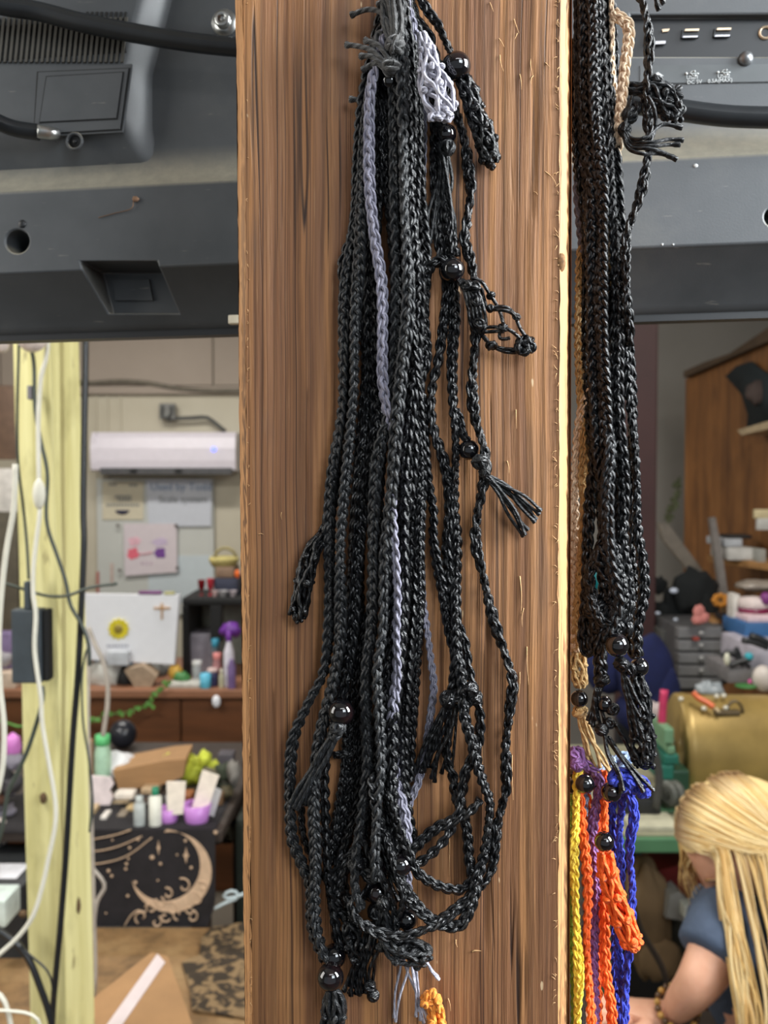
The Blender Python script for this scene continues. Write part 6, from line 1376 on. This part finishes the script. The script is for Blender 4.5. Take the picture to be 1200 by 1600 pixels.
tag(MB().ball(at(1182, 915, 3.2), (.07, .05, .02), 14, 8, noise=.2).build('clear_wrap', COLR('clear_film', (150, 140, 130), rough=.3)), 'crumpled clear film above the round tub', 'film')
tag(MB().ball(at(1197, 935, 2.96), (.018, .02, .02), 12, 8).build('purple_pot', COLR('purple_lid', (120, 50, 120))), 'purple lid at the right picture edge beside the round tub', 'lid')
rbox('blue_bin', 'blue plastic bin at the right picture edge', 1164, 974, 1240, 1000, 2.9, .2, (50, 96, 146), 'bin', b=.01)
rbox('pink_towel', 'pinkish white towel lying on the blue bin', 1168, 962, 1240, 974, 2.92, .18, (214, 190, 196), 'towel', b=.012)
rbox('white_sheet_box', 'pale slanting box below the blue bin', 1172, 1008, 1240, 1046, 2.75, .25, (176, 172, 184), 'box', b=.01)
tag(MB().ball(at(1170, 1026, 2.7), (.013, .012, .012), 12, 8).build('turquoise_pot', COLR('turquoise', (48, 160, 176))), 'round turquoise lid in front of the pale slanting box', 'lid')
tl = thing('black_tools', 'pile of black hand tools right of the grey drawers', 'tools', at(1150, 1048, 2.75))
for x0, y0, x1, y1, w_ in ((1126, 1024, 1150, 1020, 4), (1140, 1040, 1172, 1030, 5), (1150, 1012, 1160, 1040, 4), (1160, 1000, 1200, 1012, 5), (1134, 1018, 1172, 1042, 3), (1172, 994, 1200, 1006, 6)):
    MB().tube(spline([at(x0, y0, 2.7), at((x0+x1)/2, (y0+y1)/2-2, 2.7), at(x1, y1, 2.7)], .01), w_*.0018, 8).build('tool', COLR('tool_black', (38, 40, 44), rough=.5), tl)
tag(MB().ball(at(1136, 1030, 2.66), (.009, .008, .018), 10, 8).build('white_clip', COLR('cream_plastic2', (206, 206, 188))), 'small white clip on the black hand tools', 'clip')
gb_ = rbox('grey_bin', 'low grey bin full of small things behind the brass drum', 1138, 1044, 1180, 1068, 2.7, .2, (112, 110, 112), 'bin')
tag(MB().ball(at(1192, 1060, 2.6), (.028, .03, .036), 16, 12).build('white_jug', COLR('cream_jug', (196, 188, 182))), 'whitish round jug at the right picture edge behind the drum', 'jug')
tag(MB().ball(at(1172, 1066, 2.62), (.006, .006, .009), 8, 6).build('pink_piece', COLR('hot_pink', (206, 90, 150))), 'tiny pink piece beside the whitish jug', 'trinket')
tag(MB().ball(at(1165, 1072, 2.6), (.03, .03, .006), 12, 6).build('green_piece', COLR('grass_green', (60, 116, 60))), 'flat green piece under the tiny pink one', 'lid')
NV = COLR('navy_cloth', (14, 24, 70), rough=.9)
heap('navy_jacket', 'navy blue jacket over a chair behind the hanging cords', 'jacket', [(1008, 1050, 44, 60, 0), (1036, 1085, 26, 50, -.02), (985, 1040, 34, 50, .04), (1010, 1110, 50, 40, .02), (950, 1045, 40, 40, .06)], NV, 3.0, .06)
rbox('chair_back', 'dark support under the navy jacket', 965, 1120, 1040, 1200, 3.05, .05, (26, 28, 34), 'chair', zb=0)
# green bench
GB = 2.15
bz = at(1000, 1306, GB)[2]
gbn = thing('machine_bench', 'green-edged steel bench carrying the brass drum', 'bench', (at(1080, 1306, GB)[0], GB+.35, 0))
GRN = COLR('green_machine_paint', (82, 128, 92), rough=.5, var=.15, ns=8)
bx0, bx1 = at(925, 1306, GB)[0], 1.35
MB().bbox((bx0, GB, bz-.04), (bx1, GB+.75, bz-.006), .004).build('bench_frame', GRN, gbn, smooth=False)
MB().bbox((bx0, GB+.01, bz-.006), (bx1, GB+.75, bz), .002).build('bench_top', COLR('dusty_top', (148, 146, 122), rough=.7, var=.2, ns=12), gbn, smooth=False)
for x in (bx0+.01, bx1-.06):
    for y in (GB+.02, GB+.68): MB().bbox((x, y, 0), (x+.05, y+.05, bz-.04), .004).build('leg', GRN, gbn, smooth=False)
# brass drum
DY = 2.5
dr = thing('tumbler_drum', 'large dusty brass-coloured tumbler drum with a clamp on top', 'drum', at(1130, 1250, DY))
BRS = NT('dusty_brass'); n = BRS.noise(BRS.coord((1.2, 1, 1)), 4, 5, .6); BRS.set(Base_Color=BRS.ramp(n, [(.3, srgb(142, 120, 70)), (.6, srgb(184, 156, 92)), (.8, srgb(150, 134, 92))]), Roughness=.42, Metallic=.35); BRS = BRS.m
ca = at(1058, 1165, DY); R_ = 83*sc(DY)*.99
DM = rotM(0, 0, math.radians(-4))[:3, :3]
m = MB(); m.lathe([(R_*.95, -.005), (R_, 0), (R_, .02), (R_*.985, .028), (R_*.985, .235), (R_*.9, .262), (R_*.6, .28), (.0001, .285)], ca, 48, 'X', DM); m.build('drum_shell', BRS, dr)
m = MB(); m.lathe([(.0001, .004), (R_*.3, .002), (R_*.9, .0), (R_*.95, -.004)], ca, 40, 'X', DM); m.build('drum_end', COLR('dark_brass_end', (86, 72, 46), rough=.6), dr)
m = MB(); m.lathe([(.0001, -.05), (.02, -.05), (.02, 0), (.0001, 0)], ca, 16, 'X', DM); m.build('axle', STEEL, dr)
m = MB()
c0 = at(1135, 1112, DY-.08); m.bbox(c0+np.array([-.035, -.02, -.006]), c0+np.array([.03, .012, .006]), .004); m.build('clamp_plate', COLR('rusty_steel', (96, 82, 58), rough=.5), dr, smooth=False)
for px, py in ((1118, 1122), (1120, 1088), (1131, 1087), (1100, 1107), (1134, 1106), (1064, 1092)):
    MB().ball(at(px, py, DY-.09 if py > 1100 else DY-.05), (.007, .007, .006), 10, 7).build('bolt', COLR('bright_bolt', (206, 204, 190), rough=.3), dr)
th = np.linspace(0, PI, 12); m = MB(); m.tube(at(1148, 1114, DY-.09)+np.stack([.02*np.cos(th), 0*th, .03*np.sin(th)], 1), .004, 6); m.build('clamp_bail', COLR('rusty_steel', (96, 82, 58)), dr)
tag(MB().tube(spline([at(1083, 1082, DY-.07), at(1092, 1091, DY-.08), at(1104, 1097, DY-.09), at(1115, 1105, DY-.1)], .006), .0075, 8).build('screwdriver', COLR('orange_grip', (216, 106, 60))), 'orange tool handle lying on the brass drum', 'tool')
tag(MB().tube([at(1117, 1106, DY-.1), at(1124, 1113, DY-.105)], .004, 8).build('tool_tip', COLR('pale_wood_tip', (206, 186, 150))), 'pale tip of the orange-handled tool', 'tool')
tag(MB().ball(at(1108, 1078, DY+.02), (.04, .03, .022), 14, 9, noise=.2).build('clear_bag', COLR('hazy_plastic', (146, 154, 160), rough=.3)), 'hazy clear plastic bag on the top of the drum', 'bag')
tag(MB().tube(spline([at(1038, 1078, 2.38), at(1036, 1100, 2.38), at(1034, 1132, 2.38)], .01), .010, 10).build('pink_tube', COLR('crimson_pink', (196, 58, 100), rough=.4)), 'crimson pink upright handle left of the drum', 'handle')
gm = thing('green_motor_mount', 'green cast machine frame with pulleys left of the drum', 'machine', at(1040, 1290, 2.3))
GR2 = COLR('pale_green_cast', (112, 152, 118), rough=.5, var=.1); TEAL = COLR('teal_cast', (30, 104, 88), rough=.5)
for x0, y0, x1, y1, mm in ((1034, 1135, 1050, 1160, GR2), (1040, 1163, 1052, 1176, GR2), (1034, 1176, 1058, 1192, TEAL), (1024, 1192, 1050, 1216, TEAL), (1046, 1200, 1074, 1240, COLR('dark_green_cast', (34, 70, 50)))):
    a, c = at(x0, y1, 2.34), at(x1, y0, 2.34); MB().bbox((a[0], 2.32, a[2]), (c[0], 2.44, c[2]), .006).build('casting', mm, gm, smooth=False)
for px, py, r_ in ((1043, 1240, 21), (1054, 1240, 21)):
    m = MB(); m.lathe([(r_*.5*sc(2.3), -.004), (r_*sc(2.3), -.006), (r_*.93*sc(2.3), 0), (r_*sc(2.3), .006), (r_*.5*sc(2.3), .004), (r_*.5*sc(2.3), -.004)], at(px, py, 2.3), 28, 'X', rotM(0, 0, math.radians(25))[:3, :3]); m.build('pulley', COLR('pulley_grey', (96, 98, 92), rough=.4), gm)
MB().bbox(at(1030, 1264, 2.3), at(1078, 1256, 2.42), .004).build('base_plate', GRN, gm, smooth=False)
MB().bbox(at(1030, 1304, 2.32), at(1076, 1262, 2.44), .004).build('pedestal', COLR('dark_green_cast', (34, 70, 50)), gm, smooth=False)
rbox('motor_box', 'black motor box on the green bench behind the blue necklace', 968, 1250, 1034, 1296, 2.25, .2, (26, 27, 28), 'motor', zb=bz+.012)
rbox('white_paper', 'pale sheet on the bench front edge', 985, 1292, 1062, 1303, 2.17, .1, (180, 178, 156), 'paper', zb=bz, b=.002)
tag(MB().tube(spline([at(x, y, 2.25) for x, y in ((1005, 1110), (1012, 1150), (1024, 1180), (1030, 1220), (1024, 1262))], .02), .010, 8).build('grey_hose', COLR('hose_grey', (66, 66, 64))), 'dark grey hose running down beside the green machine frame', 'hose')
tag(MB().ball(at(1024, 1118, 2.45), (.022, .02, .035), 14, 9, noise=.15).build('pale_rag', COLR('pale_rag', (180, 168, 168), rough=.8)), 'pale pinkish rag hanging left of the pink handle', 'rag')
tag(MB().ball(at(934, 903, BY-.94), (.035, .035, .06), 14, 9).build('teal_bottle', COLR('bright_teal', (20, 140, 150))), 'bright teal bottle on the wall seen through the right cords', 'bottle')
# under the bench
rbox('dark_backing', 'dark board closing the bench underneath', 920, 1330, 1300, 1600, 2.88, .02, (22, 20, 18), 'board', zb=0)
m = MB(); m.prism([at(x, y, 2.35) for x, y in ((1022, 1362), (1060, 1352), (1110, 1362), (1106, 1412), (1068, 1404), (1040, 1388))][::-1], (0, .12, 0)); item('red_box', 'dark red toolbox under the green bench', 'toolbox', m, COLR('dark_red', (110, 26, 20), rough=.5))
th = np.linspace(0, 2*PI, 20); tag(MB().tube(at(1096, 1400, 2.32)+.026*np.stack([np.cos(th), 0*th, np.sin(th)], 1), .003, 6).build('wire_ring', COLR('tan_wire', (150, 110, 84))), 'tan wire ring in front of the dark red toolbox', 'ring')
m = MB(); m.prism([at(x, y, 2.25) for x, y in ((1046, 1400), (1060, 1392), (1084, 1418), (1084, 1442), (1040, 1434))][::-1], (0, .06, 0)); item('grey_scoop', 'grey plastic scoop under the red toolbox', 'scoop', m, COLR('scoop_grey', (150, 148, 142)))
rbox('white_label_box', 'white boxed label right of the grey scoop', 1068, 1414, 1096, 1436, 2.22, .04, (212, 214, 204), 'box')
PBAG = COLR('brown_paper_sack', (140, 114, 82), rough=.85, var=.2, ns=9)
hp = heap('paper_sack', 'large crumpled brown paper sack under the bench', 'sack', [(1012, 1440, 36, 90), (1004, 1380, 26, 44, .03), (1030, 1498, 34, 34, -.02)], PBAG, 2.3, .1)
heap('dark_sack', 'dark mottled sack right of the brown paper sack', 'sack', [(1060, 1470, 26, 46), (1075, 1520, 30, 30)], COLR('dark_sack_cloth', (62, 60, 50), rough=.9), 2.35, .12)
tag(MB().tube(spline([at(x, y, 1.9) for x, y in ((985, 1395), (992, 1425), (1002, 1455), (1020, 1485), (1034, 1510), (1042, 1535), (1050, 1565))], .02), .006, 8).build('black_hose', COLR('hose_black', (54, 50, 46))), 'black cable curving down in front of the paper sack', 'cable')
# work table in front of the person
wz = at(1000, 1578, 1.72)[2]
wt = thing('work_table', 'dark work table under the hands of the seated person', 'table', (.5, 1.6, 0))
MB().bbox((.05, 1.12, wz-.03), (1.25, 1.72, wz), .004).build('tabletop', COLR('worktop_brown', (74, 62, 52), rough=.6, var=.25, ns=14), wt, smooth=False)
for x in (.08, 1.18):
    for y in (1.15, 1.64): MB().bbox((x, y, 0), (x+.05, y+.05, wz-.03), .004).build('leg', COLR('worktop_brown', (74, 62, 52)), wt, smooth=False)
tag(MB().ball(at(988, 1590, 1.5)*np.array([1, 1, 0])+np.array([0, 0, wz+.012]), (.05, .035, .012), 14, 8, noise=.15).build('blue_cloth', COLR('pale_blue_cloth', (150, 160, 186), rough=.8)), 'pale blue cloth on the work table beside the blue cords', 'cloth')

# ================================================================ the seated person
def person():
    PY = 1.56
    def Q(px, py, dy=0): return at(px, py, PY+dy)
    head = Q(1166, 1312, .03)
    root = thing('person', 'person with long straight blond hair in a blue t-shirt, bent over handwork', 'person', (.75, 1.6, 0))
    skin = NT('skin'); n = skin.noise(skin.coord(), 30, 3); skin.set(Base_Color=skin.ramp(n, [(.3, srgb(206, 150, 122)), (.7, srgb(222, 170, 142))]), Roughness=.5)
    skin.b.inputs['Subsurface Weight'].default_value = .08; skin.b.inputs['Subsurface Radius'].default_value = (.02, .008, .004); skin = skin.m
    # joints
    pel = np.array([head[0]+.20, PY+.14, .56]); 
    Ls, Rs = Q(1142, 1446, -.05), Q(1180, 1436, .28)
    chest = (Ls+Rs)/2+np.array([.03, 0, -.06]); nk = (Ls+Rs)/2+np.array([-.01, 0, .035])
    Le = Q(1092, 1536, -.10); Lw = Q(1050, 1584, .0)
    Re = Q(1110, 1560, .30); Rw = Q(1042, 1592, .12)
    J = {}; verts = []; rad = []; edges = []
    def v(p, r): verts.append(tuple(map(float, p))); rad.append(r); return len(verts)-1
    a = v(pel, .15); b = v((pel+chest)/2+np.array([.03, 0, 0]), .125); c = v(chest, .125); d = v(nk, .06); e = v(nk*.45+head*.55, .05); edges += [(a, b), (b, c), (c, d), (d, e)]
    f = v(Ls, .060); g = v((Ls+Le)/2, .046); h = v(Le, .036); i = v((Le+Lw)/2, .031); j = v(Lw, .023); edges += [(c, f), (f, g), (g, h), (h, i), (i, j)]
    f2 = v(Rs, .060); g2 = v((Rs+Re)/2, .046); h2 = v(Re, .040); i2 = v((Re+Rw)/2, .034); j2 = v(Rw, .024); edges += [(c, f2), (f2, g2), (g2, h2), (h2, i2), (i2, j2)]
    for s in (-1, 1):
        hp_ = v(pel+np.array([-.04, s*.09, -.02]), .095); kn = v(pel+np.array([-.42, s*.12, -.03]), .068); sh = v(pel+np.array([-.42, s*.12, -.26]), .052); an = v(pel+np.array([-.42, s*.12, -.48]), .038); ft = v(pel+np.array([-.56, s*.12, -.52]), .035)
        edges += [(a, hp_), (hp_, kn), (kn, sh), (sh, an), (an, ft)]
    # palms
    def hand(w, direction, side, curl):
        d_ = np.array(direction, float); d_ /= np.linalg.norm(d_); up_ = np.array([0, 0, 1.]); sd = np.cross(d_, up_)*side
        return d_, sd
    def skin_mesh(name, verts, edges, rad, mat, parent, sub=2, rootv=0):
        org = np.array(parent['_o']); me = bpy.data.meshes.new(name); me.from_pydata([tuple(np.array(p)-org) for p in verts], edges, [])
        o = bpy.data.objects.new(name, me); COL.objects.link(o)
        md = o.modifiers.new('s', 'SKIN'); md.use_smooth_shade = True
        for k, r in enumerate(rad):
            me.skin_vertices[0].data[k].radius = (r, r) if np.isscalar(r) else r
        me.skin_vertices[0].data[rootv].use_root = True
        sb_ = o.modifiers.new('b', 'SUBSURF'); sb_.levels = sub; sb_.render_levels = sub
        bpy.context.view_layer.update(); ev = o.evaluated_get(bpy.context.evaluated_depsgraph_get()); m2 = bpy.data.meshes.new_from_object(ev)
        bpy.data.objects.remove(o); o = bpy.data.objects.new(name, m2); COL.objects.link(o); o.parent = parent; o['_o'] = list(parent['_o'])
        m2.materials.clear(); m2.materials.append(mat)
        m2.polygons.foreach_set('use_smooth', [True]*len(m2.polygons))
        return o
    # hands are chains off the wrist, kept in the same body surface
    for w_, idx, sgn in ((Lw, j, 1), (Rw, j2, -1)):
        dv = np.array([-.93, .18*sgn, -.08]); dv /= np.linalg.norm(dv); sd = np.cross(dv, [0, 0, 1]); sd /= np.linalg.norm(sd)
        pk = v(w_+dv*.045+np.array([0, 0, -.002]), (.022, .034)); edges.append((idx, pk))
        for kf, (o_, ln) in enumerate(((-.030, .062), (-.010, .074), (.010, .070), (.029, .056))):
            p0 = v(w_+dv*.082+sd*o_, .0105); p1 = v(w_+dv*(.082+ln*.45)+sd*o_*1.08+np.array([0, 0, .006]), .0092); p2 = v(w_+dv*(.082+ln*.78)+sd*o_*1.05+np.array([0, 0, -.010]), .0082); p3 = v(w_+dv*(.082+ln*.9)+sd*o_*1.02+np.array([0, 0, -.026]), .0072)
            edges += [(pk, p0), (p0, p1), (p1, p2), (p2, p3)]
        t0 = v(w_+dv*.035+sd*.034*(-sgn), .0125); t1 = v(w_+dv*.068+sd*.052*(-sgn)+np.array([0, 0, -.004]), .0105); t2 = v(w_+dv*.098+sd*.046*(-sgn)+np.array([0, 0, -.012]), .0085); edges += [(pk, t0), (t0, t1), (t1, t2)]
    skin_mesh('body', verts, edges, rad, skin, root)
    # head: ellipsoid with jaw, nose, brow, facing down-left
    fdir = np.array([-.60, -.06, -.80]); fdir /= np.linalg.norm(fdir)
    updir = np.array([-.80, -.04, .60]); updir -= fdir*(updir@fdir); updir /= np.linalg.norm(updir); side = np.cross(fdir, updir)
    HM = np.stack([side, fdir, updir], 1)    # local x: side, y: forward, z: crown
    n, mm = 44, 34; th = np.linspace(0, 2*PI, n, endpoint=False); ph = np.linspace(.02, PI-.02, mm)
    V = []
    g_ = lambda x, z, cx, cz, sx, sz: math.exp(-((x-cx)/sx)**2-((z-cz)/sz)**2)
    for p in ph:
        for t_ in th:
            x, y, z = math.sin(p)*math.cos(t_), math.sin(p)*math.sin(t_), math.cos(p)
            fx, fy, fz = .074*x, .096*y, .112*z
            jaw = max(0, -z); fx *= 1-.30*jaw**1.5
            if y < 0: fz += .02*jaw*(-y); fy *= 1-.25*jaw
            if y > 0:
                fy += .024*g_(x, z, 0, -.22, .13, .20)+.008*g_(x, z, 0, .02, .10, .2)+.006*g_(x, z, 0, -.52, .22, .07)+.008*g_(x, z, 0, -.80, .25, .14)
                fy -= .010*(g_(x, z, .38, .02, .2, .11)+g_(x, z, -.38, .02, .2, .11)); fy += .004*(g_(x, z, .38, .22, .3, .08)+g_(x, z, -.38, .22, .3, .08))
                fy -= .003*g_(x, z, 0, -.43, .15, .03); fy += .006*(g_(x, z, .5, -.2, .2, .2)+g_(x, z, -.5, -.2, .2, .2))
            V.append([fx, fy, fz])
    V = np.array(V)@HM.T+head; m = MB(); k = m.addv(V)
    i_ = np.arange(mm-1)[:, None]*n; j_ = np.arange(n)[None]; jn = (j_+1) % n
    m.q.append(np.stack([k+i_+j_, k+i_+jn, k+i_+n+jn, k+i_+n+j_], -1).reshape(-1, 4)); m.ng += [[k+x for x in range(n)], [k+(mm-1)*n+x for x in range(n)]]
    m.build('head', skin, root)
    eye = COLR('eye_dark', (60, 44, 36), rough=.2)
    for s in (-1, 1):
        MB().ball(head+HM@np.array([s*.029, .080, .004]), (.011, .008, .006), 12, 8, M=HM).build('eye', eye, root)
        m = MB(); th2 = np.linspace(0, 2*PI, 12); m.ball(head+HM@np.array([s*.072, -.004, -.006]), (.007, .014, .028), 12, 8, M=HM); m.build('ear', skin, root)
        MB().tube(spline([head+HM@np.array([s*x, y, z]) for x, y, z in ((.014, .094, .024), (.030, .090, .030), (.044, .078, .024))], .004), .0022, 5).build('eyebrow', COLR('brow_blond', (150, 112, 72)), root)
    MB().tube(spline([head+HM@np.array([x, y, z]) for x, y, z in ((-.022, .083, -.060), (0, .094, -.059), (.022, .083, -.060))], .003), .0035, 6).build('lips', COLR('lip_rose', (192, 104, 96)), root)
    # t-shirt: torso shell and sleeves
    shirt = NT('denim_blue_jersey'); n_ = shirt.noise(shirt.coord(), 8, 4); shirt.set(Base_Color=shirt.ramp(n_, [(.3, srgb(54, 66, 86)), (.7, srgb(76, 90, 112))]), Roughness=.85); shirt.bump(shirt.noise(shirt.coord(), 14, 3), .5, .02); shirt = shirt.m
    sv, sr, se = [], [], []
    def w2(p, r): sv.append(tuple(map(float, p))); sr.append(r); return len(sv)-1
    a = w2(pel+np.array([0, 0, -.02]), .165); b = w2((pel+chest)/2+np.array([.03, 0, 0]), .142); c = w2(chest, .145); d = w2(nk+np.array([.0, 0, -.015]), .078); se += [(a, b), (b, c), (c, d)]
    f = w2(Ls+np.array([0, 0, .0]), .074); g = w2(Ls*.5+Le*.5, .066); se += [(c, f), (f, g)]
    sl = w2(Ls*.34+Le*.66, .064); se.append((g, sl))
    f2 = w2(Rs, .078); g2 = w2(Rs*.5+Re*.5, .074); se += [(c, f2), (f2, g2)]
    skin_mesh('t_shirt', sv, se, sr, shirt, root)
    lv, lr, le = [], [], []
    def w3(p, r): lv.append(tuple(map(float, p))); lr.append(r); return len(lv)-1
    a = w3(pel+np.array([0, 0, -.03]), .155)
    for s in (-1, 1):
        h1 = w3(pel+np.array([-.04, s*.09, -.03]), .105); k1 = w3(pel+np.array([-.42, s*.12, -.03]), .080); k2 = w3(pel+np.array([-.42, s*.12, -.28]), .064); k3 = w3(pel+np.array([-.42, s*.12, -.44]), .060); le += [(a, h1), (h1, k1), (k1, k2), (k2, k3)]
    skin_mesh('trousers', lv, le, lr, COLR('dark_denim', (40, 46, 60), rough=.9), root)
    # hair
    hairm = NT('blond_hair'); at_ = hairm.n('ShaderNodeAttribute'); at_.attribute_name = 'cuv'; sx_ = hairm.n('ShaderNodeSeparateXYZ'); hairm.l(at_.outputs['Vector'], sx_.inputs[0])
    root_f = hairm.ramp(sx_.outputs[1], [(0, (0, 0, 0)), (.06, (1, 1, 1))])
    sdiv = hairm.math('MULTIPLY', sx_.outputs[1], .01); rf = hairm.ramp(sdiv, [(0.0, (0, 0, 0)), (.5, (1, 1, 1))])
    c1 = hairm.ramp(sx_.outputs[2], [(0, srgb(196, 156, 96)), (.4, srgb(226, 194, 132)), (.75, srgb(240, 218, 168)), (1, srgb(206, 178, 132))])
    hairm.set(Base_Color=hairm.mix(rf, srgb(140, 108, 74), c1), Roughness=.38); hairm.b.inputs['Anisotropic'].default_value = .5; hairm = hairm.m
    cap = []
    crown = np.array([-.010, -.018, .118])     # parting start, local
    m = MB(); hv = MB(); r3 = np.random.default_rng(11)
    ra, rb_, rc = .082, .104, .120
    ctr = head
    def onskull(l, lift=0):   # project local dir to skull ellipsoid
        l = np.array(l, float); k_ = 1/math.sqrt((l[0]/ra)**2+(l[1]/rb_)**2+(l[2]/rc)**2); return l*k_*(1+lift)
    down_l = HM.T@np.array([0, 0, -1.])
    camx = float((HM.T@np.array([0, -1., 0]))[0]); sgc = 1 if camx > 0 else -1
    for s in range(640):
        u = r3.random(); near = r3.random() < .86
        y0 = .080-.178*u
        st = onskull([r3.normal()*.004, y0, .10 if y0 > -.03 else .08])
        sg = sgc if near else -sgc
        lift = r3.random()*.06
        pts = []
        yt = (.012-.075*u**.8+r3.normal()*.008) if near else (.006-.09*u+r3.normal()*.01)
        A_ = 1.62+r3.normal()*.08
        for q in np.linspace(0, 1, 9):
            ang = q*A_; y_ = st[1]+(yt-st[1])*q**1.3
            l = np.array([math.sin(ang)*sg*.1, 0, math.cos(ang)*.1]); k_ = math.sqrt(max(.05, 1-(y_/rb_)**2))/math.sqrt((l[0]/ra)**2+(l[2]/rc)**2)
            l = l*k_*(1+lift); l[1] = y_
            pts.append(ctr+HM@l)
            if q > .45:
                nrm = HM@(np.array([l[0]/ra**2, l[1]/rb_**2, l[2]/rc**2])); nrm /= np.linalg.norm(nrm)
                if nrm[2] < .05: break
        p = pts[-1].copy(); L = r3.uniform(.36, .50) if near else r3.uniform(.09, .17); out = (p-ctr); out[2] = 0; out /= np.linalg.norm(out)+1e-6
        cl_ = round(r3.random()*7)/7*.05-.02       # strands gather into locks
        for q in np.linspace(.15, 1, 6):
            pts.append(p+np.array([cl_*q*.8+.004*r3.normal(), -.145*min(1, q*2.2)*(1 if near else 0)+.004*r3.normal(), -L*q])+out*.010*math.sin(q*PI))
        c_ = spline(pts, .013); tt = np.linspace(0, 1, len(c_))
        rr = .0023*np.clip(np.minimum(tt*9+.45, (1-tt)*3.0), .12, 1)*r3.uniform(.5, 1.2)
        hv.tube(c_, rr, 4, cap=False)
    # scalp cap under the strands
    n, mm = 36, 16; V = []
    for p in np.linspace(.03, 1.55, mm):
        for t_ in np.linspace(0, 2*PI, n, endpoint=False):
            l = np.array([math.sin(p)*math.cos(t_), math.sin(p)*math.sin(t_), math.cos(p)])
            pm = 1.0 if math.sin(t_) < .3 else .50
            pp = p*pm if math.sin(t_) > 0 else p*1.25
            l = np.array([math.sin(pp)*math.cos(t_), math.sin(pp)*math.sin(t_), math.cos(pp)]); V.append(head+HM@onskull(l, -.02))
    k = hv.addv(V, np.tile([0, 60, .5], (len(V), 1))); i_ = np.arange(mm-1)[:, None]*n; j_ = np.arange(n)[None]; jn = (j_+1) % n
    hv.q.append(np.stack([k+i_+j_, k+i_+n+j_, k+i_+n+jn, k+i_+jn], -1).reshape(-1, 4)); hv.ng.append([k+x for x in range(n)])
    hv.build('hair', hairm, root)
    # bracelet of beads round the wrist
    br = thing('beaded_bracelet', 'brown and gold beaded bracelet on the near wrist of the person', 'bracelet', Lw)
    ax = (Lw-Le); ax /= np.linalg.norm(ax); u_ = np.cross(ax, [0, 0, 1]); u_ /= np.linalg.norm(u_); w_ = np.cross(u_, ax); cc = Lw*.78+Le*.22
    for k in range(20):
        a_ = k/20*2*PI; MB().ball(cc+.033*(math.cos(a_)*u_+math.sin(a_)*w_), .0058, 8, 6).build('bead', COLR('gold_bead', (176, 134, 66), rough=.3) if k % 2 else COLR('brown_bead', (82, 56, 30), rough=.3), br)
    # stool
    stl = thing('stool', 'dark padded stool under the seated person', 'stool', (pel[0], pel[1], 0))
    m = MB(); m.lathe([(.0001, .33), (.17, .33), (.19, .35), (.18, .39), (.0001, .40)], (pel[0], pel[1], 0), 28); m.build('seat', COLR('black_vinyl', (24, 24, 26)), stl)
    for s, t_ in ((1, 1), (1, -1), (-1, 1), (-1, -1)): MB().tube([np.array([pel[0]+s*.12, pel[1]+t_*.12, .33]), np.array([pel[0]+s*.17, pel[1]+t_*.17, .0])], .012, 8).build('leg', STEEL, stl)
    tag(MB().bbox(at(1084, 1604, 1.40)*np.array([1, 1, 0])+np.array([0, 0, wz+.003]), at(1124, 1604, 1.42)*np.array([1, 1, 0])+np.array([0, .03, wz+.055]), .008).build('yellow_block', COLR('soft_yellow', (206, 186, 84), rough=.6)), 'soft yellow sponge block beside the near wrist', 'sponge')
person()
